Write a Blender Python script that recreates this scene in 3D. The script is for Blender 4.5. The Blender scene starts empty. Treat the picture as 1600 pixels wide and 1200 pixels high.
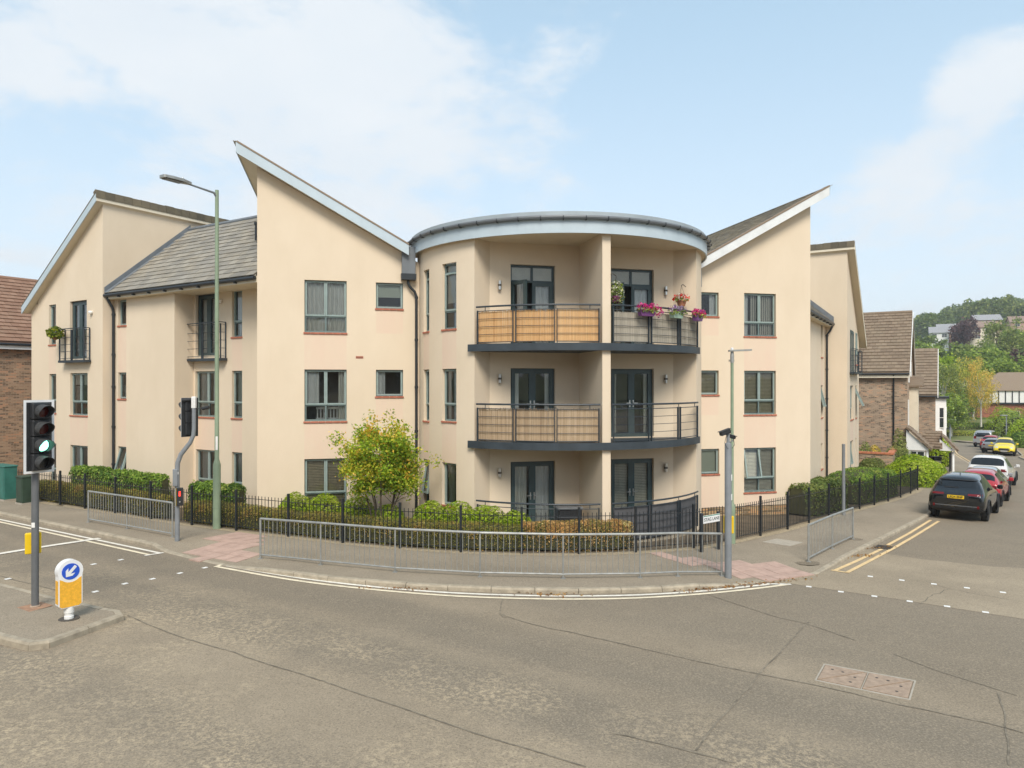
import bpy, bmesh, math, random
from mathutils import Vector, Matrix, noise
from mathutils.bvhtree import BVHTree
random.seed(7)
R = math.radians
scene = bpy.context.scene
COL = scene.collection

# ------------------------------------------------------------------ camera, sky, sun, exposure
cam_d = bpy.data.cameras.new('camera')
cam_d.sensor_width = 36.0
cam_d.lens = 24.75
cam_d.clip_start = 0.1
cam_d.clip_end = 4000.0
cam = bpy.data.objects.new('camera', cam_d)
COL.objects.link(cam)
cam.location = (0.0, 0.0, 4.5)
cam.rotation_euler = (R(90), 0, 0)
scene.camera = cam

SUN_DIR = Vector((0.05, -0.68, 0.70)).normalized()
sun_d = bpy.data.lights.new('sun', 'SUN')
sun_d.energy = 2.5
sun_d.angle = R(24)
sun_d.color = (1.0, 0.93, 0.82)
sun = bpy.data.objects.new('sun', sun_d)
COL.objects.link(sun)
sun.rotation_euler = SUN_DIR.to_track_quat('Z', 'Y').to_euler()

scene.view_settings.view_transform = 'Standard'
scene.view_settings.look = 'None'
scene.view_settings.exposure = 0.53
scene.view_settings.gamma = 1.0
scene.view_settings.use_curve_mapping = False
try:
    scene.cycles.max_bounces = 8
    scene.cycles.volume_bounces = 0
    scene.cycles.transparent_max_bounces = 12
    scene.cycles.caustics_reflective = False
    scene.cycles.caustics_refractive = False
    scene.cycles.use_denoising = True
    scene.cycles.sample_clamp_indirect = 6.0
except Exception:
    pass


def build_world():
    w = bpy.data.worlds.new('World')
    scene.world = w
    w.use_nodes = True
    nt = w.node_tree
    nt.nodes.clear()
    N, L = nt.nodes.new, nt.links.new
    out = N('ShaderNodeOutputWorld')
    bg = N('ShaderNodeBackground')
    bg.inputs['Strength'].default_value = 0.1
    L(bg.outputs[0], out.inputs[0])
    sky = N('ShaderNodeTexSky')
    sky.sky_type = 'NISHITA'
    sky.sun_disc = False
    sky.sun_elevation = math.asin(SUN_DIR.z)
    sky.sun_rotation = math.atan2(SUN_DIR.x, SUN_DIR.y)
    sky.air_density = 1.0
    sky.dust_density = 1.0
    sky.ozone_density = 1.5
    tc = N('ShaderNodeTexCoord')
    nrm = N('ShaderNodeVectorMath'); nrm.operation = 'NORMALIZE'
    L(tc.outputs['Generated'], nrm.inputs[0])
    sep = N('ShaderNodeSeparateXYZ')
    L(nrm.outputs[0], sep.inputs[0])

    def math_(op, a, b=None, c=None):
        m = N('ShaderNodeMath'); m.operation = op
        for i, x in enumerate((a, b, c)):
            if x is None:
                continue
            if isinstance(x, (int, float)):
                m.inputs[i].default_value = x
            else:
                L(x, m.inputs[i])
        return m.outputs[0]

    def mix(f, a, b):
        m = N('ShaderNodeMix'); m.data_type = 'RGBA'
        if isinstance(f, (int, float)):
            m.inputs[0].default_value = f
        else:
            L(f, m.inputs[0])
        for k, x in ((6, a), (7, b)):
            if isinstance(x, tuple):
                m.inputs[k].default_value = (*x, 1)
            else:
                L(x, m.inputs[k])
        return m.outputs[2]

    # thin high haze over the blue: pale, paler still towards the horizon
    hz = math_('SUBTRACT', 1.0, math_('MULTIPLY', math_('MAXIMUM', sep.outputs[2], 0.0), 1.55))
    hz = math_('MULTIPLY_ADD', math_('POWER', math_('MAXIMUM', hz, 0.0), 1.5), 0.45, 0.42)
    hz = math_('MINIMUM', hz, 0.9)
    el_ = math_('MINIMUM', math_('MULTIPLY', math_('MAXIMUM', sep.outputs[2], 0.0), 2.2), 1.0)
    base = mix(hz, sky.outputs[0], mix(el_, HAZE_LOW, HAZE))
    # clouds
    mp = N('ShaderNodeMapping')
    mp.inputs['Scale'].default_value = (1.0, 1.0, 2.1)
    mp.inputs['Location'].default_value = (3.3, 1.7, 0.4)
    L(nrm.outputs[0], mp.inputs[0])
    n1 = N('ShaderNodeTexNoise')
    n1.inputs['Scale'].default_value = 3.1
    n1.inputs['Detail'].default_value = 9.0
    n1.inputs['Roughness'].default_value = 0.62
    n1.inputs['Distortion'].default_value = 0.25
    L(mp.outputs[0], n1.inputs['Vector'])
    n3 = N('ShaderNodeTexNoise')
    n3.inputs['Scale'].default_value = 9.5
    n3.inputs['Detail'].default_value = 8.0
    n3.inputs['Roughness'].default_value = 0.6
    L(mp.outputs[0], n3.inputs['Vector'])
    dens = math_('ADD', n1.outputs['Fac'], math_('MULTIPLY', math_('SUBTRACT', n3.outputs['Fac'], 0.5), 0.34))

    def blob(px, py, k, amp, acc):
        d = Vector(((px - 800) / 1100.0, 1.0, (600 - py) / 1100.0)).normalized()
        dp = N('ShaderNodeVectorMath'); dp.operation = 'DOT_PRODUCT'
        L(nrm.outputs[0], dp.inputs[0]); dp.inputs[1].default_value = d
        g = math_('POWER', math_('MAXIMUM', dp.outputs['Value'], 0.0), k)
        return math_('MULTIPLY_ADD', g, amp, acc)
    dens = blob(230, 110, 18, 0.12, dens)
    dens = blob(620, 120, 50, 0.12, dens)
    dens = blob(930, 40, 240, 0.10, dens)
    dens = blob(1100, 130, 45, -0.20, dens)
    dens = blob(1330, 30, 90, -0.16, dens)
    dens = blob(1520, 120, 500, 0.22, dens)
    dens = blob(1330, 280, 300, 0.15, dens)
    dens = blob(1480, 260, 400, 0.12, dens)
    dens = blob(1560, 200, 900, -0.12, dens)
    dens = blob(1400, 190, 900, -0.10, dens)
    dens = blob(120, 420, 60, -0.10, dens)
    dens = blob(900, 330, 60, -0.06, dens)
    mr = N('ShaderNodeMapRange'); mr.interpolation_type = 'SMOOTHSTEP'
    mr.inputs[1].default_value = 0.47; mr.inputs[2].default_value = 0.69
    L(dens, mr.inputs[0])
    cl = math_('MULTIPLY', mr.outputs[0], 0.9)
    n2 = N('ShaderNodeTexNoise')
    n2.inputs['Scale'].default_value = 5.5
    n2.inputs['Detail'].default_value = 5.0
    L(mp.outputs[0], n2.inputs['Vector'])
    ccol = mix(n2.outputs['Fac'], CLOUD_LO, CLOUD_HI)
    fin = mix(cl, base, ccol)
    L(fin, bg.inputs['Color'])


# radiances in the units of the sky texture (background strength 0.1)
HAZE = (5.7, 7.8, 9.1)
HAZE_LOW = (6.9, 7.35, 7.75)
CLOUD_LO = (5.5, 6.05, 6.6)
CLOUD_HI = (6.8, 6.95, 7.05)
build_world()

# ------------------------------------------------------------------ plan of the place
TH, PH = R(13.5), R(31.5)
WD = Vector((math.cos(TH), math.sin(TH), 0)); ND = Vector((math.sin(TH), -math.cos(TH), 0))
VD = Vector((-math.cos(PH), math.sin(PH), 0)); UD = Vector((math.sin(PH), math.cos(PH), 0))
OO = Vector((0, 23.27, 0))
ZV = Vector((0, 0, 1))


def WT(s, t, z):            # along / in front of the corner block's fronts
    p = OO + WD * s + ND * t
    return Vector((p.x, p.y, z))


def UQ(u, q, z):            # along the lane / along the main road
    p = UD * u + VD * q
    return Vector((p.x, p.y, z))


def gz(x, y):               # road level: the place falls gently down the lane
    u = 0.5225 * x + 0.8526 * y
    return 0.565 - 0.034 * u


WM = {}


def wm(o):
    return WM.get(o.name, Matrix.Identity(4)) if o else Matrix.Identity(4)


def thing(name, label, cat, loc=(0, 0, 0), group=None, mat=None):
    o = bpy.data.objects.new(name, None)
    COL.objects.link(o)
    M = mat if mat is not None else Matrix.Translation(Vector(loc))
    o.matrix_basis = M
    o.empty_display_size = 0.2
    WM[o.name] = M.copy()
    o['label'] = label
    o['category'] = cat
    if group:
        o['group'] = group
    return o


def tag(o, label, cat, group=None):
    o['label'] = label
    o['category'] = cat
    if group:
        o['group'] = group
    return o


class MB:
    def __init__(s):
        s.v, s.f, s.m = [], [], []

    def face(s, pts, mi=0):
        b = len(s.v)
        s.v.extend(Vector(p) for p in pts)
        s.f.append(tuple(range(b, b + len(pts))))
        s.m.append(mi)

    def box(s, x0, x1, y0, y1, z0, z1, M=None, mi=0):
        P = [Vector((x, y, z)) for z in (z0, z1) for y in (y0, y1) for x in (x0, x1)]
        if M is not None:
            P = [M @ p for p in P]
        b = len(s.v)
        s.v.extend(P)
        for q in ((0, 2, 3, 1), (4, 5, 7, 6), (0, 1, 5, 4), (2, 6, 7, 3), (0, 4, 6, 2), (1, 3, 7, 5)):
            s.f.append(tuple(b + i for i in q)); s.m.append(mi)

    def cbox(s, x0, x1, y0, y1, z0, z1, c, M=None, mi=0):
        # box with its outline chamfered all round by c (24 corner points)
        bm = bmesh.new()
        t = MB(); t.box(x0, x1, y0, y1, z0, z1)
        vs = [bm.verts.new(p) for p in t.v]
        for f in t.f:
            bm.faces.new([vs[i] for i in f])
        bmesh.ops.bevel(bm, geom=list(bm.edges), offset=c, segments=1, affect='EDGES')
        bm.verts.index_update()
        b = len(s.v)
        for v in bm.verts:
            s.v.append(M @ v.co if M is not None else v.co.copy())
        for f in bm.faces:
            s.f.append(tuple(b + v.index for v in f.verts)); s.m.append(mi)
        bm.free()

    def bar(s, a, b, w, h, up=ZV, mi=0):
        a, b = Vector(a), Vector(b)
        d = (b - a); L = d.length; d.normalize()
        x = d.cross(up)
        if x.length < 1e-5:
            x = d.cross(Vector((1, 0, 0)))
        x.normalize(); y = x.cross(d)
        M = Matrix((x, d, y)).transposed().to_4x4()
        M.translation = a
        s.box(-w / 2, w / 2, 0, L, -h / 2, h / 2, M, mi)

    def tube(s, pts, r, n=8, mi=0, caps=True, radii=None):
        pts = [Vector(p) for p in pts]
        rings = []
        prev = None
        for i, p in enumerate(pts):
            d = (pts[min(i + 1, len(pts) - 1)] - pts[max(i - 1, 0)]).normalized()
            if prev is None:
                x = d.cross(ZV)
                if x.length < 1e-3:
                    x = d.cross(Vector((1, 0, 0)))
            else:
                x = prev - d * prev.dot(d)
            x.normalize(); prev = x
            y = d.cross(x)
            rr = radii[i] if radii else r
            b = len(s.v)
            for k in range(n):
                a = 2 * math.pi * k / n
                s.v.append(p + x * (rr * math.cos(a)) + y * (rr * math.sin(a)))
            rings.append(b)
        for i in range(len(rings) - 1):
            for k in range(n):
                k2 = (k + 1) % n
                s.f.append((rings[i] + k, rings[i] + k2, rings[i + 1] + k2, rings[i + 1] + k)); s.m.append(mi)
        if caps:
            s.f.append(tuple(rings[0] + k for k in range(n))[::-1]); s.m.append(mi)
            s.f.append(tuple(rings[-1] + k for k in range(n))); s.m.append(mi)

    def lathe(s, prof, n=20, M=None, mi=0):
        rings = []
        for r, z in prof:
            b = len(s.v)
            for k in range(n):
                a = 2 * math.pi * k / n
                p = Vector((r * math.cos(a), r * math.sin(a), z))
                s.v.append(M @ p if M is not None else p)
            rings.append(b)
        for i in range(len(rings) - 1):
            for k in range(n):
                k2 = (k + 1) % n
                s.f.append((rings[i] + k, rings[i] + k2, rings[i + 1] + k2, rings[i + 1] + k)); s.m.append(mi)
        s.f.append(tuple(rings[0] + k for k in range(n))[::-1]); s.m.append(mi)
        s.f.append(tuple(rings[-1] + k for k in range(n))); s.m.append(mi)

    def prism(s, poly, vec, mi=0):
        poly = [Vector(p) for p in poly]; vec = Vector(vec); n = len(poly)
        b = len(s.v)
        s.v.extend(poly); s.v.extend(p + vec for p in poly)
        s.f.append(tuple(range(b, b + n))); s.m.append(mi)
        s.f.append(tuple(range(b + 2 * n - 1, b + n - 1, -1))); s.m.append(mi)
        for i in range(n):
            j = (i + 1) % n
            s.f.append((b + j, b + i, b + n + i, b + n + j)); s.m.append(mi)

    def mesh(s, name, mats, smooth=False, inv=None, fix=False):
        me = bpy.data.meshes.new(name)
        vs = s.v if inv is None else [inv @ p for p in s.v]
        me.from_pydata([tuple(p) for p in vs], [], s.f)
        for m in (mats if isinstance(mats, (list, tuple)) else [mats]):
            me.materials.append(m)
        me.polygons.foreach_set('material_index', s.m)
        if fix:
            bm = bmesh.new(); bm.from_mesh(me)
            bmesh.ops.recalc_face_normals(bm, faces=bm.faces)
            bm.to_mesh(me); bm.free()
        if smooth:
            me.polygons.foreach_set('use_smooth', [True] * len(me.polygons))
            try:
                me.set_sharp_from_angle(angle=R(40))
            except Exception:
                pass
        me.update()
        return me


def link(name, me, parent=None, M=None):
    """one object; M is its world matrix (default: the parent's own frame)"""
    o = bpy.data.objects.new(name, me)
    COL.objects.link(o)
    if parent is not None:
        o.parent = parent
    pw = wm(parent)
    if M is None:
        WM[o.name] = pw.copy()
    else:
        o.matrix_basis = pw.inverted() @ M
        WM[o.name] = M.copy()
    return o


def part(name, mb, mats, parent=None, smooth=False, fix=False, label=None, kind=None):
    """mb is in world coordinates"""
    me = mb.mesh(name, mats, smooth, wm(parent).inverted() if parent else None, fix)
    o = link(name, me, parent)
    if label:
        o['label'] = label
    if kind:
        o['kind'] = kind
    return o


def structure(name, mb, mats, **k):
    return part(name, mb, mats, None, kind='structure', **k)


def solo(name, mb, mats, label, cat, loc, group=None, smooth=False, fix=False):
    """a thing that is one mesh; its origin at loc"""
    M = Matrix.Translation(Vector(loc))
    me = mb.mesh(name, mats, smooth, M.inverted(), fix)
    o = link(name, me, None, M)
    return tag(o, label, cat, group)


# ------------------------------------------------------------------ materials
MATS = {}


def nodes_of(name):
    m = bpy.data.materials.new(name)
    m.use_nodes = True
    nt = m.node_tree
    b = nt.nodes['Principled BSDF']
    MATS[name] = m
    return m, nt, b


def M_(name, col, rough=0.6, metal=0.0, var=0.08, scale=3.0, bump=0.0, bscale=80.0, coat=0.0, spec=0.5, stretch=(1, 1, 1)):
    m, nt, b = nodes_of(name)
    N, L = nt.nodes.new, nt.links.new
    b.inputs['Roughness'].default_value = rough
    b.inputs['Metallic'].default_value = metal
    b.inputs['Specular IOR Level'].default_value = spec
    if coat:
        b.inputs['Coat Weight'].default_value = coat
        b.inputs['Coat Roughness'].default_value = 0.04
    g = N('ShaderNodeNewGeometry')
    if var:
        mp = N('ShaderNodeMapping'); mp.inputs['Scale'].default_value = stretch
        L(g.outputs['Position'], mp.inputs[0])
        n = N('ShaderNodeTexNoise')
        n.inputs['Scale'].default_value = scale
        n.inputs['Detail'].default_value = 6.0
        n.inputs['Roughness'].default_value = 0.6
        L(mp.outputs[0], n.inputs['Vector'])
        r = N('ShaderNodeValToRGB')
        r.color_ramp.elements[0].position = 0.3
        r.color_ramp.elements[1].position = 0.7
        r.color_ramp.elements[0].color = (*[max(0, c * (1 - var)) for c in col], 1)
        r.color_ramp.elements[1].color = (*[min(1, c * (1 + var)) for c in col], 1)
        L(n.outputs['Fac'], r.inputs[0])
        L(r.outputs[0], b.inputs['Base Color'])
    else:
        b.inputs['Base Color'].default_value = (*col, 1)
    if bump:
        n = N('ShaderNodeTexNoise')
        n.inputs['Scale'].default_value = bscale
        n.inputs['Detail'].default_value = 4.0
        L(g.outputs['Position'], n.inputs['Vector'])
        bp = N('ShaderNodeBump')
        bp.inputs['Strength'].default_value = bump
        bp.inputs['Distance'].default_value = 0.01
        L(n.outputs['Fac'], bp.inputs['Height'])
        L(bp.outputs[0], b.inputs['Normal'])
    return m


def mixc(nt, f, a, b):
    m = nt.nodes.new('ShaderNodeMix'); m.data_type = 'RGBA'
    if isinstance(f, (int, float)):
        m.inputs[0].default_value = f
    else:
        nt.links.new(f, m.inputs[0])
    for k, x in ((6, a), (7, b)):
        if isinstance(x, tuple):
            m.inputs[k].default_value = (*x, 1)
        else:
            nt.links.new(x, m.inputs[k])
    return m.outputs[2]


def noise_(nt, vec, scale, detail=5.0, rough=0.55, stretch=None):
    N, L = nt.nodes.new, nt.links.new
    if stretch:
        mp = N('ShaderNodeMapping'); mp.inputs['Scale'].default_value = stretch
        L(vec, mp.inputs[0]); vec = mp.outputs[0]
    n = N('ShaderNodeTexNoise')
    n.inputs['Scale'].default_value = scale
    n.inputs['Detail'].default_value = detail
    n.inputs['Roughness'].default_value = rough
    L(vec, n.inputs['Vector'])
    return n.outputs['Fac']


def ramp_(nt, x, lo, hi, a=0.0, b=1.0):
    m = nt.nodes.new('ShaderNodeMapRange')
    m.inputs[1].default_value = lo; m.inputs[2].default_value = hi
    m.inputs[3].default_value = a; m.inputs[4].default_value = b
    nt.links.new(x, m.inputs[0])
    return m.outputs[0]


def bump_(nt, b, h, strength=0.3, dist=0.01):
    bp = nt.nodes.new('ShaderNodeBump')
    bp.inputs['Strength'].default_value = strength
    bp.inputs['Distance'].default_value = dist
    nt.links.new(h, bp.inputs['Height'])
    nt.links.new(bp.outputs[0], b.inputs['Normal'])


def render_mat(name, col, stain=None):
    m, nt, b = nodes_of(name)
    g = nt.nodes.new('ShaderNodeNewGeometry').outputs['Position']
    big = noise_(nt, g, 0.6, 6, 0.62, (1, 1, 0.6))
    c = mixc(nt, ramp_(nt, big, 0.3, 0.7), (col[0] * 0.94, col[1] * 0.925, col[2] * 0.90), tuple(min(1, x * 1.03) for x in col))
    streak = noise_(nt, g, 5.0, 4, 0.6, (1, 1, 0.10))
    c = mixc(nt, ramp_(nt, streak, 0.56, 0.85, 0, 0.13), c, (col[0] * 0.80, col[1] * 0.76, col[2] * 0.68))
    if stain:
        s2 = noise_(nt, g, 2.6, 5, 0.65, (1, 1, 0.35))
        c = mixc(nt, ramp_(nt, s2, 0.28, 0.66, 0.35, 0.95), c, stain)
    fine = noise_(nt, g, 38, 3, 0.6)
    c = mixc(nt, ramp_(nt, fine, 0.3, 0.7, 0, 0.12), c, tuple(x * 0.86 for x in col))
    nt.links.new(c, b.inputs['Base Color'])
    b.inputs['Roughness'].default_value = 0.93
    b.inputs['Specular IOR Level'].default_value = 0.25
    bump_(nt, b, noise_(nt, g, 140, 3, 0.6), 0.35, 0.004)
    return m


CREAM = (0.74, 0.62, 0.475)
render_cream = render_mat('cream_render', CREAM)
render_stain = render_mat('cream_render_brick_stained', CREAM, (0.735, 0.56, 0.435))


def brick_mat(name, c1, c2, mortar, sx=0.225, sz=0.075, dark=None):
    m, nt, b = nodes_of(name)
    N, L = nt.nodes.new, nt.links.new
    g = N('ShaderNodeNewGeometry')
    cr = N('ShaderNodeVectorMath'); cr.operation = 'CROSS_PRODUCT'
    cr.inputs[0].default_value = (0, 0, 1)
    L(g.outputs['True Normal'], cr.inputs[1])
    dt = N('ShaderNodeVectorMath'); dt.operation = 'DOT_PRODUCT'
    L(g.outputs['Position'], dt.inputs[0]); L(cr.outputs[0], dt.inputs[1])
    sp = N('ShaderNodeSeparateXYZ'); L(g.outputs['Position'], sp.inputs[0])
    cb = N('ShaderNodeCombineXYZ'); L(dt.outputs['Value'], cb.inputs[0]); L(sp.outputs[2], cb.inputs[1])
    br = N('ShaderNodeTexBrick')
    br.inputs['Scale'].default_value = 1.0
    br.inputs['Brick Width'].default_value = sx
    br.inputs['Row Height'].default_value = sz
    br.inputs['Mortar Size'].default_value = 0.006
    br.inputs['Mortar Smooth'].default_value = 0.2
    br.inputs['Bias'].default_value = 0.0
    br.inputs['Color1'].default_value = (*c1, 1); br.inputs['Color2'].default_value = (*c2, 1)
    br.inputs['Mortar'].default_value = (*mortar, 1)
    L(cb.outputs[0], br.inputs['Vector'])
    # a tint of its own for every brick, some burnt dark
    def mth(op, a_, b_=None):
        q = N('ShaderNodeMath'); q.operation = op
        for i_, x_ in enumerate((a_, b_)):
            if x_ is None:
                continue
            if isinstance(x_, (int, float)):
                q.inputs[i_].default_value = x_
            else:
                L(x_, q.inputs[i_])
        return q.outputs[0]
    row = mth('FLOOR', mth('DIVIDE', sp.outputs[2], sz))
    col = mth('FLOOR', mth('ADD', mth('DIVIDE', dt.outputs['Value'], sx), mth('MULTIPLY', row, 0.5)))
    ci = N('ShaderNodeCombineXYZ'); L(col, ci.inputs[0]); L(row, ci.inputs[1])
    wn = N('ShaderNodeTexWhiteNoise'); wn.noise_dimensions = '2D'; L(ci.outputs[0], wn.inputs['Vector'])
    c = mixc(nt, wn.outputs['Value'], tuple(x * 1.25 for x in c1), tuple(x * 0.8 for x in c2))
    c = mixc(nt, ramp_(nt, wn.outputs['Value'], 0.80, 0.84, 0, 0.75), c, dark or tuple(x * 0.35 for x in c1))
    c = mixc(nt, ramp_(nt, wn.outputs['Value'], 0.16, 0.13, 0, 0.6), c, (c1[0] * 1.35, c1[1] * 0.95, c1[2] * 0.75))
    c = mixc(nt, br.outputs['Fac'], c, mortar)
    n = noise_(nt, g.outputs['Position'], 0.8, 5)
    c = mixc(nt, ramp_(nt, n, 0.3, 0.7, 0, 0.25), c, tuple(x * 0.6 for x in c2))
    L(c, b.inputs['Base Color'])
    b.inputs['Roughness'].default_value = 0.9
    bump_(nt, b, br.outputs['Fac'], -0.4, 0.01)
    return m


brick_buff = brick_mat('buff_brown_brick', (0.38, 0.275, 0.19), (0.29, 0.20, 0.135), (0.45, 0.38, 0.29))
brick_red = brick_mat('red_brick', (0.34, 0.12, 0.06), (0.28, 0.09, 0.05), (0.36, 0.26, 0.20))
brick_stock = brick_mat('yellow_stock_brick', (0.42, 0.29, 0.15), (0.34, 0.22, 0.11), (0.40, 0.33, 0.24))
brick_dark = brick_mat('brown_brick', (0.16, 0.09, 0.06), (0.12, 0.07, 0.045), (0.22, 0.18, 0.15))
terracotta = M_('terracotta_tile', (0.42, 0.14, 0.085), 0.8, var=0.25, scale=9)
coping_red = M_('red_coping_brick', (0.50, 0.18, 0.09), 0.85, var=0.2, scale=6)

frame_grey = M_('window_frame_paint', (0.14, 0.19, 0.185), 0.45, var=0.10, scale=5)
sash_grey = M_('window_sash_paint', (0.265, 0.335, 0.315), 0.45, var=0.10, scale=5)
door_teal = M_('door_frame_paint', (0.045, 0.075, 0.080), 0.4, var=0.12, scale=4)
white_pvc = M_('white_plastic', (0.80, 0.79, 0.76), 0.5, var=0.04)
fascia_blue = M_('pale_blue_grey_fascia', (0.47, 0.55, 0.60), 0.5, var=0.06, scale=1.6)
barge_white = M_('weathered_white_board', (0.70, 0.71, 0.70), 0.6, var=0.09, scale=2.2, stretch=(1, 1, 1))
cream_board = M_('cream_board', (0.72, 0.64, 0.50), 0.7, var=0.06, scale=2)
soffit_cream = M_('cream_soffit', (0.70, 0.60, 0.44), 0.85, var=0.05, scale=1.5)
black_paint = M_('black_paint', (0.016, 0.020, 0.024), 0.42, var=0.2, scale=3)
gutter_black = M_('black_plastic_gutter', (0.022, 0.026, 0.03), 0.4, var=0.2, scale=3)
rail_dark = M_('dark_blue_grey_steel', (0.030, 0.040, 0.050), 0.45, var=0.2, scale=3)
deck_steel = M_('blue_grey_fascia_steel', (0.036, 0.047, 0.057), 0.5, var=0.25, scale=2)
lead_grey = M_('lead_flashing', (0.155, 0.172, 0.19), 0.6, var=0.14, scale=3)
zinc = M_('zinc_roof_edge', (0.36, 0.40, 0.42), 0.5, metal=0.1, var=0.12, scale=1.4)
galv = M_('galvanised_steel', (0.33, 0.335, 0.32), 0.5, metal=0.35, var=0.2, scale=6)
pole_grey = M_('grey_painted_pole', (0.23, 0.245, 0.26), 0.5, metal=0.1, var=0.12, scale=3)
pole_dark = M_('dark_grey_pole', (0.135, 0.14, 0.145), 0.5, var=0.15, scale=3)
lamp_green = M_('sage_green_paint', (0.235, 0.30, 0.20), 0.5, var=0.12, scale=2.5)
cab_green = M_('green_cabinet_paint', (0.035, 0.155, 0.125), 0.5, var=0.2, scale=3)
cab_dark = M_('dark_green_cabinet_paint', (0.03, 0.055, 0.035), 0.5, var=0.2, scale=3)
yellow_pl = M_('yellow_plastic', (0.83, 0.55, 0.01), 0.4, var=0.05)
orange_pl = M_('amber_reflective_sheet', (0.83, 0.43, 0.035), 0.5, var=0.16, scale=22)
white_gl = M_('white_glossy_plastic', (0.80, 0.80, 0.80), 0.3, var=0.04)
blue_sign = M_('blue_sign_face', (0.02, 0.09, 0.55), 0.35, var=0.03)
black_pl = M_('black_plastic', (0.02, 0.021, 0.023), 0.5, var=0.2, scale=6)
hood_grey = M_('dusty_black_visor', (0.045, 0.045, 0.045), 0.7, var=0.3, scale=12)
lens_red = M_('dark_red_lens', (0.09, 0.012, 0.01), 0.25, var=0)
lens_dark = M_('unlit_lens', (0.02, 0.02, 0.02), 0.25, var=0)
chrome = M_('brushed_metal', (0.62, 0.62, 0.60), 0.3, metal=0.9, var=0.05)
paint_white = M_('white_road_paint', (0.78, 0.73, 0.64), 0.8, var=0.16, scale=7)
paint_yellow = M_('yellow_road_paint', (0.72, 0.52, 0.27), 0.8, var=0.16, scale=7)
paint_cream = M_('faded_yellow_road_paint', (0.78, 0.68, 0.50), 0.8, var=0.16, scale=7)
kerb_stone_m = M_('kerb_concrete', (0.37, 0.315, 0.235), 0.9, var=0.26, scale=5, bump=0.3, bscale=90)
tar = M_('bitumen_seam', (0.20, 0.168, 0.124), 0.9, var=0.45, scale=7)
pink_slab = M_('pink_tactile_concrete', (0.46, 0.318, 0.258), 0.9, var=0.16, scale=3.5, bump=0.4, bscale=60)
pale_slab = M_('pale_concrete_cover', (0.40, 0.355, 0.29), 0.9, var=0.12, scale=6)
rust_iron = M_('rusty_cast_iron', (0.38, 0.28, 0.205), 0.75, metal=0.1, var=0.22, scale=10, bump=0.7, bscale=55)
iron_dark = M_('dark_cast_iron', (0.07, 0.06, 0.05), 0.7, var=0.3, scale=10)
soil = M_('garden_soil', (0.13, 0.10, 0.065), 0.95, var=0.4, scale=2.2, bump=0.5, bscale=20)
bark = M_('bark', (0.10, 0.075, 0.05), 0.9, var=0.3, scale=9)
birch = M_('birch_bark', (0.55, 0.52, 0.45), 0.8, var=0.25, scale=4)
interior_m = M_('dim_room', (0.22, 0.20, 0.17), 0.9, var=0.1)
curtain_m = M_('pale_curtain', (0.74, 0.72, 0.66), 0.9, var=0.10, scale=6, stretch=(4, 4, .4))
curtain_w = M_('white_net_curtain', (0.82, 0.81, 0.79), 0.9, var=0.06, scale=6, stretch=(4, 4, .4))
blind_m = M_('cream_blind', (0.72, 0.67, 0.56), 0.8, var=0.08)
blind_tan = M_('tan_wood_blind', (0.58, 0.49, 0.34), 0.8, var=0.12, scale=8)
leather_green = M_('green_roller_blind', (0.60, 0.63, 0.50), 0.85, var=0.06)


def glass_mat(name, tint=(0.90, 0.93, 0.91), k=1.5):
    m = bpy.data.materials.new(name); m.use_nodes = True
    nt = m.node_tree; nt.nodes.clear(); N, L = nt.nodes.new, nt.links.new
    out = N('ShaderNodeOutputMaterial'); mx = N('ShaderNodeMixShader')
    tr = N('ShaderNodeBsdfTransparent'); tr.inputs[0].default_value = (*tint, 1)
    gl = N('ShaderNodeBsdfGlossy'); gl.inputs['Roughness'].default_value = 0.015
    gl.inputs[0].default_value = (0.95, 0.97, 1, 1)
    fr = N('ShaderNodeFresnel'); fr.inputs[0].default_value = 1.5
    g = N('ShaderNodeNewGeometry')
    nz = noise_(nt, g.outputs['Position'], 1.1, 2)
    bp = N('ShaderNodeBump'); bp.inputs['Strength'].default_value = 0.16; bp.inputs['Distance'].default_value = 0.05
    L(nz, bp.inputs['Height']); L(bp.outputs[0], gl.inputs['Normal'])
    mu = N('ShaderNodeMath'); mu.operation = 'MULTIPLY'; mu.use_clamp = True; mu.inputs[1].default_value = k
    L(fr.outputs[0], mu.inputs[0]); L(mu.outputs[0], mx.inputs[0])
    L(tr.outputs[0], mx.inputs[1]); L(gl.outputs[0], mx.inputs[2]); L(mx.outputs[0], out.inputs[0])
    return m


pane_glass = glass_mat('window_glass')
clear_sheet = glass_mat('clear_plastic_sheet', (0.80, 0.80, 0.79), 1.6)
car_glass = M_('tinted_car_glass', (0.010, 0.013, 0.016), 0.03, var=0, spec=0.6)
screen_glass = M_('car_windscreen_glass', (0.05, 0.06, 0.065), 0.03, var=0, spec=0.7)
tyre_m = M_('tyre_rubber', (0.018, 0.018, 0.018), 0.8, var=0.2)
rim_m = M_('alloy_rim', (0.42, 0.43, 0.44), 0.3, metal=0.8, var=0.05)
trim_black = M_('black_trim', (0.012, 0.012, 0.013), 0.55, var=0)
lamp_red = M_('red_tail_lamp', (0.15, 0.006, 0.008), 0.15, var=0)
lamp_clear = M_('clear_head_lamp', (0.62, 0.64, 0.66), 0.1, metal=0.3, var=0)
plate_yel = M_('yellow_number_plate', (0.80, 0.52, 0.02), 0.4, var=0)
plate_wht = M_('white_number_plate', (0.75, 0.75, 0.72), 0.4, var=0)


def car_paint(name, col, metal=0.0, rough=0.3):
    return M_(name, col, rough, metal, var=0, coat=1.0, spec=0.15)


def emit_mat(name, col, strength):
    m, nt, b = nodes_of(name)
    b.inputs['Base Color'].default_value = (*col, 1)
    b.inputs['Emission Color'].default_value = (*col, 1)
    b.inputs['Emission Strength'].default_value = strength
    return m


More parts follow.
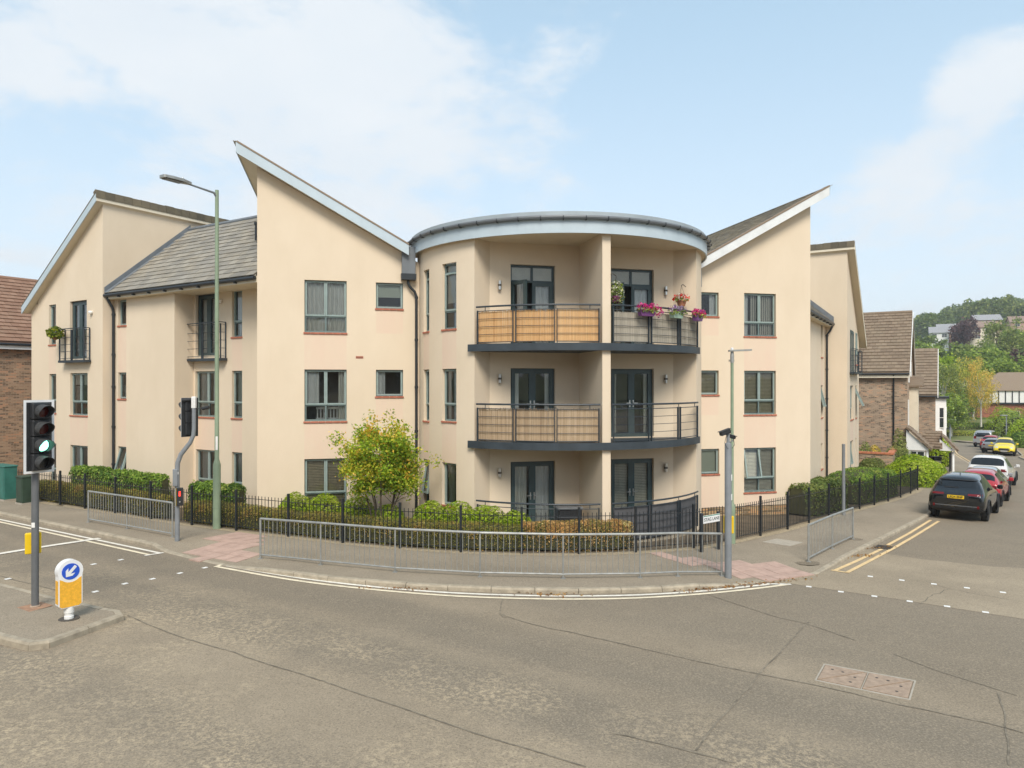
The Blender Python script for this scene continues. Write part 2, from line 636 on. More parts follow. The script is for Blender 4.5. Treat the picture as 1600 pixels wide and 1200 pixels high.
green_on = emit_mat('lit_green_lens', (0.30, 1.0, 0.72), 2.4)
red_on = emit_mat('lit_red_figure', (1.0, 0.05, 0.03), 1.3)


def leaf_mat(name, trans=0.45):
    """leaf colour comes from the 'tint' attribute (each leaf its own)"""
    m = bpy.data.materials.new(name); m.use_nodes = True
    nt = m.node_tree; nt.nodes.clear(); N, L = nt.nodes.new, nt.links.new
    out = N('ShaderNodeOutputMaterial')
    at = N('ShaderNodeAttribute'); at.attribute_name = 'tint'
    df = N('ShaderNodeBsdfPrincipled'); df.inputs['Roughness'].default_value = 0.55
    df.inputs['Specular IOR Level'].default_value = 0.25
    tl = N('ShaderNodeBsdfTranslucent')
    mx = N('ShaderNodeMixShader'); mx.inputs[0].default_value = trans
    L(at.outputs['Color'], df.inputs['Base Color']); L(at.outputs['Color'], tl.inputs[0])
    L(df.outputs[0], mx.inputs[1]); L(tl.outputs[0], mx.inputs[2]); L(mx.outputs[0], out.inputs[0])
    return m


leaf_m = leaf_mat('leaves')
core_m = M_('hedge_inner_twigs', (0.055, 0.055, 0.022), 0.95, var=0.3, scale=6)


def asphalt_mat(name, col, tracks=True):
    m, nt, b = nodes_of(name)
    N, L = nt.nodes.new, nt.links.new
    g = N('ShaderNodeNewGeometry').outputs['Position']
    big = noise_(nt, g, 0.34, 6, 0.6)
    mid = noise_(nt, g, 1.5, 5, 0.6)
    c = mixc(nt, ramp_(nt, big, 0.3, 0.7), tuple(x * 0.76 for x in col), tuple(x * 1.26 for x in col))
    c = mixc(nt, ramp_(nt, mid, 0.35, 0.7, 0, 0.4), c, tuple(x * 0.80 for x in col))
    if tracks:
        dt = N('ShaderNodeVectorMath'); dt.operation = 'DOT_PRODUCT'
        L(g, dt.inputs[0]); dt.inputs[1].default_value = UD
        wob = N('ShaderNodeMath'); wob.operation = 'MULTIPLY_ADD'
        wob.inputs[1].default_value = 1.1
        L(noise_(nt, g, 0.16, 3), wob.inputs[0]); L(dt.outputs['Value'], wob.inputs[2])
        # darker wheel tracks, paler crown between them
        cr = N('ShaderNodeValToRGB'); cr.color_ramp.interpolation = 'EASE'
        L(ramp_(nt, wob.outputs[0], 3.0, 13.0), cr.inputs[0])
        el = cr.color_ramp.elements
        el[0].position = 0.0; el[0].color = (0.35,) * 3 + (1,)
        el[1].position = 1.0; el[1].color = (0.40,) * 3 + (1,)
        for p, v in ((0.14, 0.85), (0.26, 0.45), (0.36, 0.95), (0.47, 0.95), (0.53, 0.30), (0.61, 0.22), (0.665, 0.62), (0.72, 0.25), (0.79, 0.30), (0.86, 0.9)):
            e = el.new(p); e.color = (v, v, v, 1)
        patch = ramp_(nt, noise_(nt, g, 0.35, 4, 0.6), 0.22, 0.55, 0.45, 1.0)
        mm = N('ShaderNodeMath'); mm.operation = 'MULTIPLY'
        inv = N('ShaderNodeMath'); inv.operation = 'SUBTRACT'; inv.inputs[0].default_value = 1.0
        L(cr.outputs[0], inv.inputs[1]); L(inv.outputs[0], mm.inputs[0]); L(patch, mm.inputs[1])
        c = mixc(nt, mm.outputs[0], c, (col[0] * 0.50, col[1] * 0.535, col[2] * 0.59))
        # bare pale aggregate near the worn crown
        wear = ramp_(nt, noise_(nt, g, 0.5, 4, 0.6), 0.40, 0.62)
        fl = ramp_(nt, noise_(nt, g, 13, 5, 0.8), 0.47, 0.58)
        m2 = N('ShaderNodeMath'); m2.operation = 'MULTIPLY'; L(wear, m2.inputs[0]); L(fl, m2.inputs[1])
        m3 = N('ShaderNodeMath'); m3.operation = 'MULTIPLY'; L(m2.outputs[0], m3.inputs[0])
        L(ramp_(nt, dt.outputs['Value'], 9.6, 8.0, 0.06, 0.9), m3.inputs[1])
        c = mixc(nt, m3.outputs[0], c, (col[0] * 1.75, col[1] * 1.72, col[2] * 1.6))
    fine = noise_(nt, g, 34, 4, 0.8)
    c = mixc(nt, ramp_(nt, fine, 0.46, 0.64, 0, 0.6), c, tuple(x * 1.5 for x in col))
    dark = noise_(nt, g, 43, 3, 0.8)
    c = mixc(nt, ramp_(nt, dark, 0.50, 0.66, 0, 0.8), c, tuple(x * 0.50 for x in col))
    grit = noise_(nt, g, 7.5, 5, 0.8)
    c = mixc(nt, ramp_(nt, grit, 0.52, 0.70, 0, 0.35), c, tuple(x * 0.62 for x in col))
    L(c, b.inputs['Base Color'])
    b.inputs['Roughness'].default_value = 0.92
    b.inputs['Specular IOR Level'].default_value = 0.3
    bump_(nt, b, fine, 0.5, 0.006)
    return m


ASPH = (0.295, 0.240, 0.172)
asphalt = asphalt_mat('worn_asphalt', ASPH)
asphalt_new = asphalt_mat('pale_new_asphalt', (0.325, 0.266, 0.19), False)
asphalt_path = asphalt_mat('pavement_asphalt', (0.300, 0.250, 0.186), False)
asphalt_dark = asphalt_mat('dark_fresh_asphalt', (0.20, 0.165, 0.12), False)


def slate_mat(name, a, b_, c_):
    m, nt, b = nodes_of(name)
    N, L = nt.nodes.new, nt.links.new
    g = N('ShaderNodeNewGeometry')
    oi = N('ShaderNodeObjectInfo')
    isl = g.outputs['Random Per Island']
    ad = N('ShaderNodeMath'); ad.operation = 'ADD'; L(isl, ad.inputs[0]); L(oi.outputs['Random'], ad.inputs[1])
    fr = N('ShaderNodeMath'); fr.operation = 'FRACT'; L(ad.outputs[0], fr.inputs[0])
    c = mixc(nt, fr.outputs[0], a, b_)
    n = noise_(nt, g.outputs['Position'], 1.3, 6, 0.65)
    c = mixc(nt, ramp_(nt, n, 0.45, 0.75, 0, 0.7), c, c_)
    L(c, b.inputs['Base Color'])
    b.inputs['Roughness'].default_value = 0.75
    bump_(nt, b, noise_(nt, g.outputs['Position'], 40, 4), 0.25, 0.006)
    return m


slate = slate_mat('grey_slate', (0.205, 0.19, 0.165), (0.32, 0.295, 0.25), (0.33, 0.28, 0.20))
slate_moss = slate_mat('lichened_slate', (0.185, 0.155, 0.115), (0.29, 0.245, 0.175), (0.36, 0.28, 0.15))
tile_brown = slate_mat('brown_concrete_tile', (0.185, 0.132, 0.088), (0.255, 0.185, 0.125), (0.25, 0.195, 0.13))
tile_red = slate_mat('red_brown_tile', (0.225, 0.12, 0.075), (0.30, 0.175, 0.115), (0.27, 0.18, 0.12))
ridge_dark = slate_mat('mossy_verge_tile', (0.085, 0.072, 0.048), (0.16, 0.13, 0.085), (0.22, 0.18, 0.10))

# ------------------------------------------------------------------ ground
def resample(pts, step):
    out = [Vector((*pts[0], 0))]
    acc = 0.0
    for a, b in zip(pts[:-1], pts[1:]):
        a = Vector((*a[:2], 0)); b = Vector((*b[:2], 0))
        L = (b - a).length
        d = (b - a) / L
        t = step - acc
        while t <= L:
            out.append(a + d * t); t += step
        acc = L - (t - step)
    return out


def smooth_pts(pts, n=6):
    """Catmull-Rom through the points"""
    P = [Vector((*p[:2], 0)) for p in pts]
    P = [P[0] * 2 - P[1]] + P + [P[-1] * 2 - P[-2]]
    out = []
    for i in range(1, len(P) - 2):
        for k in range(n):
            t = k / n
            a, b, c, d = P[i - 1], P[i], P[i + 1], P[i + 2]
            out.append(0.5 * ((2 * b) + (c - a) * t + (2 * a - 5 * b + 4 * c - d) * t * t + (3 * b - a - 3 * c + d) * t ** 3))
    out.append(P[-2])
    return [(p.x, p.y) for p in out]


KERB = [(-50.6, 43.6), (-16.55, 22.88), (-12.5, 20.40), (-9.58, 18.60), (-8.64, 17.80), (-6.79, 16.6), (-5.18, 15.83), (-4.21, 15.43),
        (-3.16, 15.11), (-2.03, 14.87), (-1.07, 14.74), (0.0, 14.68), (1.33, 14.70), (2.7, 14.88), (3.57, 15.09), (4.5, 15.42),
        (5.47, 15.86), (6.45, 16.35), (7.45, 16.98), (9.09, 18.86), (12.28, 22.5), (16.11, 26.97), (19.9, 32.19), (32.45, 49.57),
        (41.47, 66.64), (48.6, 78.8), (50.0, 84.0), (46.0, 89.5), (30.0, 96.0)]
F_MAIN = [(-18.7, 26.5), (-15.96, 24.87), (-14.62, 24.1), (-13.1, 23.25), (-11.42, 22.25), (-9.7, 21.33), (-8.05, 20.55), (-6.29, 19.8),
          (-4.58, 19.05), (-2.94, 18.48), (-1.32, 18.14), (0.25, 18.04), (1.73, 18.16), (3.25, 18.50), (4.95, 19.20), (6.25, 20.12)]
F_LANE = [(6.25, 20.12), (7.49, 21.22), (8.79, 22.45), (10.04, 23.80), (11.3, 25.1), (12.4, 26.25), (13.53, 27.40), (14.72, 28.60),
          (15.95, 29.85), (17.25, 31.25), (18.6, 32.85), (19.79, 34.34)]
BACK = [(24.5, 41.5), (30.7, 50.8), (39.8, 67.6), (46.6, 79.4), (47.6, 83.4), (44.4, 87.4), (29.0, 93.5)]
KS = smooth_pts(KERB, 8)
DROP1 = [(-8.5, 17.7), (-7.6, 17.1), (-6.6, 16.55)]
DROP2 = [(5.3, 15.8), (6.3, 16.3), (7.3, 16.9)]


def seg_d(p, a, b):
    a = Vector((*a, 0)); b = Vector((*b, 0)); p = Vector((p[0], p[1], 0))
    t = max(0, min(1, (p - a).dot(b - a) / (b - a).length_squared))
    return (p - a - (b - a) * t).length


def hp(x, y):
    """height of the pavement's surface: 0.1 over the road, dropped at the crossings"""
    d = min(min(seg_d((x, y), a, b) for a, b in zip(D[:-1], D[1:])) for D in (DROP1, DROP2))
    t = max(0.0, min(1.0, (d - 0.15) / 1.35)); t = t * t * (3 - 2 * t)
    return gz(x, y) + 0.012 + 0.088 * t


def on_road(p, off):
    return Vector((p[0], p[1], gz(p[0], p[1]) + off))


mb = MB()
mb.face([UQ(u, q, 0) for u, q in ((-14, 75), (-14, -75), (109, -75), (109, 75))])
for p in mb.v:
    p.z = gz(p.x, p.y)
road = structure('road', mb, asphalt)


def hill_z(x, y):
    u = 0.5225 * x + 0.8526 * y
    z = gz(x, y) if u < 112 else 0.565 - 0.034 * 112
    z -= 0.3
    if u > 108:
        t = min(1, (u - 108) / 8.0)
        z += 0.36 * t
    d = max(0.0, math.hypot(x, y) - 118)
    px = x / max(y, 1.0)
    side = max(0.0, min(1.0, (px - 0.35) / 0.33)) if y > 0 else 0.0
    side = side * side * (3 - 2 * side)
    rise = 0.126 * d if d < 166 else 20.9 + 0.098 * (d - 166)
    rise = min(rise, 52 + 5 * math.sin(x * 0.02))
    return z + rise * (0.12 + 0.88 * side)


mb = MB()
nx = [-1000, -800, -500, -300, -200, -140, -100, -70, -45, -20, 0, 20, 35, 45, 55, 65, 75, 85, 95, 105, 115, 130, 150, 170, 190, 215, 240, 270, 300, 340, 380, 430, 500, 600, 750, 1000]
ny = [-1000, -700, -300, -100, -40, 0, 20, 40, 60, 75, 85, 92, 97, 102, 107, 113, 120, 130, 140, 150, 165, 180, 200, 220, 245, 270, 300, 335, 370, 420, 480, 560, 700, 1000]
for j in ny:
    for i in nx:
        mb.v.append(Vector((i, j, hill_z(i, j))))
for j in range(len(ny) - 1):
    for i in range(len(nx) - 1):
        a = j * len(nx) + i
        mb.f.append((a, a + 1, a + 1 + len(nx), a + len(nx))); mb.m.append(0)
dry_grass = M_('dry_grass_ground', (0.34, 0.245, 0.125), 0.95, var=0.3, scale=0.6, bump=0.4, bscale=14)
terr_m = M_('meadow_ground', (0.13, 0.15, 0.05), 0.95, var=0.5, scale=0.05, bump=0.3, bscale=4)
structure('terrain', mb, terr_m, smooth=True)

# pavement: strips between the kerb and the fence line
INN = F_MAIN + F_LANE[1:] + BACK
INS = resample(smooth_pts([(-46.0, 43.4)] + INN, 6), 0.4)
KR = resample(KS, 0.45)
rows = []
jlast = 0
for i, p in enumerate(KR):
    d = (KR[min(i + 1, len(KR) - 1)] - KR[max(i - 1, 0)]).normalized()
    nrm = Vector((-d.y, d.x, 0))
    a = p + nrm * 0.118
    best = min(range(jlast, min(len(INS), jlast + 14)), key=lambda j: (INS[j] - p).length - 0.15 * (INS[j] - p).normalized().dot(nrm)) if i else 0
    jlast = best
    b = INS[best]
    rows.append([a + (b - a) * t for t in (0, .12, .26, .42, .62, .82, 1.0)])
mb = MB()
for r in rows:
    for p in r:
        mb.v.append(Vector((p.x, p.y, hp(p.x, p.y))))
for i in range(len(rows) - 1):
    for k in range(6):
        a = i * 7 + k
        mb.f.append((a, a + 7, a + 8, a + 1)); mb.m.append(0)
pavement = structure('pavement', mb, asphalt_path, smooth=True)

# ground of the building plot behind the fence
mb = MB()
out = [(p.x, p.y) for p in INS] + [(22.0, 104.0), (-60.0, 104.0), (-60.0, 52.0)]
mb.face([(x, y, gz(x, y) + 0.101) for x, y in out])
structure('garden_ground', mb, soil)

# gravelly strip under the fence
def ribbon(pts, w, off, closed=False):
    P = [Vector((p[0], p[1], 0)) for p in pts]
    mb = MB()
    for i, p in enumerate(P):
        d = (P[min(i + 1, len(P) - 1)] - P[max(i - 1, 0)]).normalized()
        n = Vector((-d.y, d.x, 0)) * (w / 2)
        for q in (p + n, p - n):
            mb.v.append(Vector((q.x, q.y, gz(q.x, q.y) + off)))
    for i in range(len(P) - 1):
        a = 2 * i
        mb.f.append((a, a + 1, a + 3, a + 2)); mb.m.append(0)
    return mb


edging_m = M_('fence_edging_gravel', (0.36, 0.29, 0.19), 0.95, var=0.35, scale=14, bump=0.6, bscale=40)
part('edging', ribbon([(p.x, p.y) for p in INS if -20 < p.x < 20.5 and p.y < 36], 0.34, 0.106), edging_m, pavement)


def sheet(name, poly, off, m, parent, **k):
    mb = MB()
    mb.face([(x, y, gz(x, y) + off) for x, y in poly])
    return part(name, mb, m, parent, **k)


# pale newer asphalt across the mouth of the lane
edge = [p for p in KS if (5.6 < p[0] < 10.3 and 15.0 < p[1] < 20.2)]
patch = edge[:] + [(10.2, 19.9), (10.35, 19.35), (10.91, 18.76), (11.59, 18.41), (12.3, 18.02), (12.96, 17.92), (13.8, 17.4), (16.5, 16.4), (15.2, 10.2), (10.14, 13.22),
                    (9.75, 13.50), (8.92, 14.09), (8.05, 14.75), (7.0, 15.42), (6.28, 15.88)]
sheet('asphalt_patch', patch, 0.004, asphalt_new, road)


def wiggle(pts, amp, step=0.12):
    out = []
    for i, p in enumerate(resample(smooth_pts(pts, 5), step)):
        d = noise.noise_vector(Vector((p.x * 2.3, p.y * 2.3, 1.7))) * amp + noise.noise_vector(Vector((p.x * 9, p.y * 9, 4.1))) * amp * 0.35
        out.append((p.x + d.x, p.y + d.y))
    return out


for pts, w, amp in (
        ([(3.98, 15.08), (4.9, 13.48), (5.4, 12.92), (5.89, 12.01)], 0.022, 0.02),
        ([(6.17, 11.4), (6.49, 10.66), (7.09, 9.75)], 0.018, 0.03),
        ([(-0.18, 13.18), (0.34, 12.64), (1.1, 12.15), (2.1, 11.46), (2.96, 10.85), (3.69, 10.4), (4.44, 9.98), (5.16, 9.46), (6.0, 8.93), (6.3, 8.66)], 0.026, 0.03),
        ([(5.48, 13.04), (3.71, 10.48), (2.69, 8.98), (2.08, 8.04)], 0.026, 0.025),
        ([(-6.93, 12.7), (-5.64, 11.71), (-4.52, 11.08), (-3.87, 10.62), (-2.7, 9.92), (-1.68, 9.22), (-0.78, 8.62), (0.0, 8.15), (0.9, 7.6)], 0.026, 0.03),
        ([(1.23, 8.48), (1.72, 8.23), (2.08, 8.03), (2.6, 7.74)], 0.024, 0.05),
        ([(8.21, 14.34), (8.83, 14.95), (9.3, 15.3), (9.77, 15.58), (10.33, 14.95), (10.67, 14.68)], 0.02, 0.09),
        ([(9.77, 15.58), (9.6, 16.0), (9.63, 16.5)], 0.018, 0.06),
        ([(-0.19, 14.22), (-0.22, 13.18), (-0.05, 12.95)], 0.02, 0.02),
        ([(6.84, 9.9), (6.3, 9.0), (5.52, 7.81)], 0.022, 0.04),
        ([(-11.15, 15.33), (-10.46, 14.94), (-9.35, 14.35), (-8.7, 13.95)], 0.03, 0.02)):
    part('seam', ribbon(wiggle(pts, amp), w, 0.006), tar, road)

# painted lines
LW = 0.10
dyl_out = [(-6.9, 16.5), (-5.44, 15.72), (-4.14, 15.14), (-2.67, 14.68), (-1.31, 14.38), (0.0, 14.27), (1.3, 14.29), (2.63, 14.47), (4.06, 14.88), (5.31, 15.38), (6.2, 15.80)]
dyl_in = [(-6.72, 16.62), (-5.56, 16.01), (-4.22, 15.40), (-2.73, 14.91), (-1.33, 14.61), (0.0, 14.50), (1.32, 14.52), (2.68, 14.70), (4.15, 15.12), (5.43, 15.64), (5.75, 15.78)]
part('painted_line', ribbon(smooth_pts(dyl_out), LW, 0.0085), paint_cream, road)
part('painted_line', ribbon(smooth_pts(dyl_in), LW, 0.0085), paint_white, road)
part('painted_line', ribbon([(-6.86, 16.82), (-6.94, 16.46)], LW, 0.012), paint_cream, road)
part('painted_line', ribbon([(5.62, 15.80), (6.26, 15.80)], LW, 0.012), paint_white, road)
part('painted_line', ribbon([(-46, 40.45), (-16.12, 22.22), (-8.94, 17.86)], LW, 0.0085), paint_white, road)
part('painted_line', ribbon([(-46, 40.1), (-15.95, 21.88), (-9.06, 17.62)], LW, 0.0085), paint_cream, road)
part('painted_line', ribbon([(-8.86, 17.90), (-9.14, 17.52)], LW, 0.012), paint_white, road)
part('stop_line', ribbon([(-12.95, 16.95), (-12.48, 17.83), (-12.05, 18.60), (-11.45, 19.55)], 0.2, 0.016), paint_white, road)
for pts in ([(7.92, 17.25), (9.06, 18.44), (10.50, 20.00)], [(11.0, 20.62), (12.77, 22.65), (15.2, 25.55)],
            [(8.09, 17.02), (9.45, 18.52), (10.98, 20.22), (12.85, 22.38), (15.35, 25.32)], [(7.84, 17.28), (8.15, 17.0)]):
    part('painted_line', ribbon(pts, LW, 0.0125), paint_yellow, road)
for off in (0.32, 0.58):
    part('painted_line', ribbon([(p[0] + 0.82 * off, p[1] - 0.57 * off) for p in ((26.5, 41.3), (32.45, 49.57), (37.0, 58.2), (41.47, 66.64), (45.0, 72.6))], LW, 0.0085), paint_yellow, road)
stud_me = MB(); stud_me.box(-0.055, 0.055, -0.045, 0.045, 0, 0.006)
stud_me = stud_me.mesh('stud_marking', white_pvc)
for x, y in [(6.59, 15.63), (7.12, 15.24), (7.68, 14.92), (8.23, 14.57), (8.8, 14.24), (9.33, 13.87), (8.5, 16.7), (9.07, 16.38), (9.63, 16.07), (10.19, 15.77), (10.76, 15.43),
             (-9.83, 16.54), (-9.47, 17.04), (-8.17, 14.86), (-8.41, 14.21), (-7.81, 15.29), (-7.47, 15.84), (-7.15, 16.39), (-10.8, 15.08)]:
    link('stud_marking', stud_me, road, Matrix.Translation((x, y, gz(x, y) + 0.005)) @ Matrix.Rotation(R(-28 if x > 0 else 60), 4, 'Z'))

# kerb stones
kerb = bpy.data.objects.new('kerb', None); COL.objects.link(kerb); kerb['kind'] = 'structure'
kmat = [kerb_stone_m]


def kerb_piece(a, b, parent, top=None, name='kerb_stone'):
    d = (b - a).normalized(); n = Vector((-d.y, d.x, 0))
    a = a + d * 0.006; b = b - d * 0.006
    mb = MB()
    tf = top or hp
    jig = random.uniform(-0.004, 0.004)
    prof = []
    for p in (a, b):
        zr = gz(p.x, p.y) - 0.03; zt = tf(p.x, p.y) + 0.004 + jig
        h = zt - zr
        prof.append([Vector((p.x, p.y, zr)), Vector((p.x, p.y, zr + max(0.03, h - 0.035))) + n * 0.004, Vector((p.x, p.y, zt)) + n * 0.028,
                     Vector((p.x, p.y, zt)) + n * 0.125, Vector((p.x, p.y, zr)) + n * 0.125])
    A, B = prof
    for k in range(5):
        j = (k + 1) % 5
        mb.face([A[k], B[k], B[j], A[j]])
    mb.face(A[::-1]); mb.face(B)
    return part(name, mb, kerb_stone_m, parent, fix=True)


KP = resample(KS, 0.915)
far_k = MB()
for a, b in zip(KP[:-1], KP[1:]):
    if -19 < a.x < 20 and a.y < 36:
        kerb_piece(a, b, kerb)
    else:
        d = (b - a).normalized(); n = Vector((-d.y, d.x, 0))
        far_k.prism([(a.x, a.y, gz(a.x, a.y) - .03), (a.x, a.y, hp(a.x, a.y) + .004), (a.x + n.x * .125, a.y + n.y * .125, hp(a.x, a.y) + .004), (a.x + n.x * .125, a.y + n.y * .125, gz(a.x, a.y) - .03)], (b - a) * 0.99 + Vector((0, 0, gz(b.x, b.y) - gz(a.x, a.y))))
part('far_kerb_run', far_k, kerb_stone_m, kerb, kind='stuff')

# pink tactile slabs at the crossings
def inside(p, poly):
    c = False
    for i in range(len(poly)):
        a, b = poly[i], poly[i - 1]
        if (a[1] > p[1]) != (b[1] > p[1]) and p[0] < (b[0] - a[0]) * (p[1] - a[1]) / (b[1] - a[1]) + a[0]:
            c = not c
    return c


def slabs(poly, ang, size=0.4):
    ex = Vector((math.cos(ang), math.sin(ang), 0)); ey = Vector((-ex.y, ex.x, 0))
    cx = sum(p[0] for p in poly) / len(poly); cy = sum(p[1] for p in poly) / len(poly)
    for i in range(-12, 13):
        for j in range(-12, 13):
            c = Vector((cx, cy, 0)) + ex * (i * size) + ey * (j * size)
            if not inside((c.x, c.y), poly):
                continue
            h = size / 2 - 0.006
            mb = MB()
            q = [c - ex * h - ey * h, c + ex * h - ey * h, c + ex * h + ey * h, c - ex * h + ey * h]
            jz = random.uniform(0.004, 0.010)
            T = [Vector((p.x, p.y, hp(p.x, p.y) + jz + 0.006)) for p in q]
            B = [Vector((p.x, p.y, hp(p.x, p.y) - 0.02)) for p in q]
            mb.face(T)
            for k in range(4):
                mb.face([B[k], B[(k + 1) % 4], T[(k + 1) % 4], T[k]])
            part('tactile_slab', mb, pink_slab, pavement)


slabs([(-8.5, 17.85), (-7.6, 17.2), (-6.55, 16.7), (-6.25, 17.6), (-7.0, 18.1), (-6.55, 18.7), (-7.1, 19.8), (-7.9, 20.3), (-8.4, 19.5), (-7.9, 18.9)], R(-29))
slabs([(3.3, 18.62), (4.3, 18.25), (5.3, 17.45), (6.45, 17.72), (7.3, 16.98), (6.3, 16.42), (5.75, 16.15), (5.1, 16.5), (4.0, 17.75)], R(28))

# service covers
def cover_slab(name, pts, m, label, cat, th=0.012):
    c = sum((Vector((*p, 0)) for p in pts), Vector()) / len(pts)
    mb = MB()
    mb.prism([(x, y, hp(x, y) - 0.02) for x, y in pts], (0, 0, 0.02 + th))
    return solo(name, mb, m, label, cat, (c.x, c.y, hp(c.x, c.y)), fix=True)


cover_slab('access_cover', [(7.83, 20.81), (8.39, 20.28), (7.78, 19.72), (7.2, 20.25)], pale_slab, 'pale concrete access cover set flush in the pavement by the lane fence', 'access cover')
mc = [(4.83, 10.86), (5.86, 10.26), (5.42, 9.62), (4.43, 10.24)]
cen = sum((Vector((*p, 0)) for p in mc), Vector()) / 4
man = thing('manhole_cover', 'long rusty manhole cover of hinged triangular plates in the road', 'manhole cover', (cen.x, cen.y, gz(cen.x, cen.y)))
A, B, C, D = [on_road(p, 0.0) for p in mc]


def lerp2(s, t):
    return (A * (1 - s) + B * s) * (1 - t) + (D * (1 - s) + C * s) * t


mb = MB()
for s0, s1, t0, t1 in ((-.02, 1.02, -.05, 0.0), (-.02, 1.02, 1.0, 1.05), (-.02, 0.0, 0, 1), (1.0, 1.02, 0, 1), (.495, .505, 0, 1)):
    q = [lerp2(s0, t0), lerp2(s1, t0), lerp2(s1, t1), lerp2(s0, t1)]
    mb.prism([p + Vector((0, 0, -0.01)) for p in q], (0, 0, 0.02))
part('frame', mb, pale_slab, man, fix=True)
for tri in (((0.008, .02), (0.46, .02), (0.008, .97)), ((.49, .03), (.49, .98), (.03, .98)), ((.512, .02), (.965, .02), (.512, .97)), ((.992, .03), (.992, .98), (.53, .98))):
    mb = MB(); P = [lerp2(s, t) for s, t in tri]
    c = sum(P, Vector()) / 3
    P = [c + (p - c) * 0.985 for p in P]
    mb.prism([p + Vector((0, 0, -0.01)) for p in P], (0, 0, 0.024))
    for wgt in ((.6, .2, .2), (.2, .6, .2), (.2, .2, .6)):
        c2 = P[0] * wgt[0] + P[1] * wgt[1] + P[2] * wgt[2]
    pl = part('cover_plate', mb, rust_iron, man, fix=True)
    mb = MB()
    for wgt in ((.55, .22, .23), (.22, .5, .28)):
        c2 = P[0] * wgt[0] + P[1] * wgt[1] + P[2] * wgt[2]
        mb.lathe([(0.022, 0.010), (0.022, 0.017)], 8, Matrix.Translation(c2))
    part('keyhole', mb, iron_dark, pl)
g = thing('drain_gully', 'small dark iron drain grate in the lane gutter by yellow lines', 'drain grate', (10.7, 20.25, gz(10.7, 20.25)))
gm = Matrix.Translation((10.70, 20.26, gz(10.7, 20.26) + 0.004)) @ Matrix.Rotation(R(50), 4, 'Z')
mb = MB()
for y in (-0.2, 0.18):
    mb.box(-0.22, 0.22, y, y + 0.02, 0, 0.022, gm)
for x in (-0.22, 0.2):
    mb.box(x, x + 0.02, -0.18, 0.18, 0, 0.022, gm)
part('frame', mb, iron_dark, g)
for k in range(7):
    mb = MB(); mb.box(-0.17 + k * 0.052, -0.145 + k * 0.052, -0.175, 0.175, 0, 0.018, gm)
    part('grate_bar', mb, iron_dark, g)
# patch of dark tarmac round the first post of the lane guard rail
for c, r in (((7.45, 17.8), 0.28), ((10.2, 20.95), 0.2)):
    mb = MB()
    mb.face([(c[0] + r * 1.2 * math.cos(a), c[1] + r * math.sin(a), hp(c[0], c[1]) + 0.006) for a in [k * math.pi / 4 for k in range(8)]])
    part('tarmac_patch', mb, asphalt_dark, pavement)

# traffic island
IS = [(-13.4, 13.95), (-8.17, 11.16), (-7.45, 10.84), (-7.21, 10.98), (-6.84, 12.42), (-7.05, 12.68), (-7.4, 12.80), (-8.9, 13.52), (-13.0, 15.75)]
island = bpy.data.objects.new('traffic_island', None); COL.objects.link(island); island['kind'] = 'structure'


def itop(x, y):
    return gz(x, y) + 0.115


cI = sum((Vector((*p, 0)) for p in IS), Vector()) / len(IS)
inner = []
for i, p in enumerate(IS):
    a = Vector((*IS[i - 1], 0)); b = Vector((*p, 0)); c = Vector((*IS[(i + 1) % len(IS)], 0))
    n1 = Vector((-(b - a).y, (b - a).x, 0)).normalized(); n2 = Vector((-(c - b).y, (c - b).x, 0)).normalized()
    m = (n1 + n2).normalized()
    inner.append(b + m * (0.13 / max(0.4, m.dot(n1))))
mb = MB()
mb.face([(p.x, p.y, itop(p.x, p.y) - 0.004) for p in inner])
part('island_surface', mb, asphalt_path, island)
for i in range(len(IS)):
    a = Vector((*IS[i], 0)); b = Vector((*IS[(i + 1) % len(IS)], 0))
    if i == len(IS) - 1:
        continue
    L = (b - a).length
    n = max(1, round(L / 0.9))
    for k in range(n):
        kerb_piece(a + (b - a) * (k / n), a + (b - a) * ((k + 1) / n), island, itop)
mb = MB(); c = Vector((-8.65, 12.77)); ang = R(-30)
mb.face([(c.x + x * math.cos(ang) - y * math.sin(ang), c.y + x * math.sin(ang) + y * math.cos(ang), itop(c.x, c.y) + 0.003) for x, y in ((-.22, -.2), (.24, -.22), (.22, .2), (-.2, .2))])
part('rusty_patch', mb, M_('rust_stain', (0.36, 0.21, 0.13), 0.9, var=0.3, scale=9), island)

# the air: far things pale a little
hz_m = bpy.data.materials.new('air'); hz_m.use_nodes = True
hz_m.node_tree.nodes.clear()
_o = hz_m.node_tree.nodes.new('ShaderNodeOutputMaterial'); _v = hz_m.node_tree.nodes.new('ShaderNodeVolumePrincipled')
_v.inputs['Color'].default_value = (0.93, 0.96, 1.0, 1); _v.inputs['Density'].default_value = 0.0005; _v.inputs['Anisotropy'].default_value = 0.2
hz_m.node_tree.links.new(_v.outputs[0], _o.inputs['Volume'])
mb = MB(); mb.box(-1003, 1003, -1003, 1003, -75, 80)
haze = structure('haze', mb, hz_m); haze['kind'] = 'stuff'

# ------------------------------------------------------------------ the block of flats
BLD = thing('apartment_building', 'cream rendered three storey block of flats with curved corner balconies and slanting gables', 'apartment building', (1.5, 26.0, 0.0))


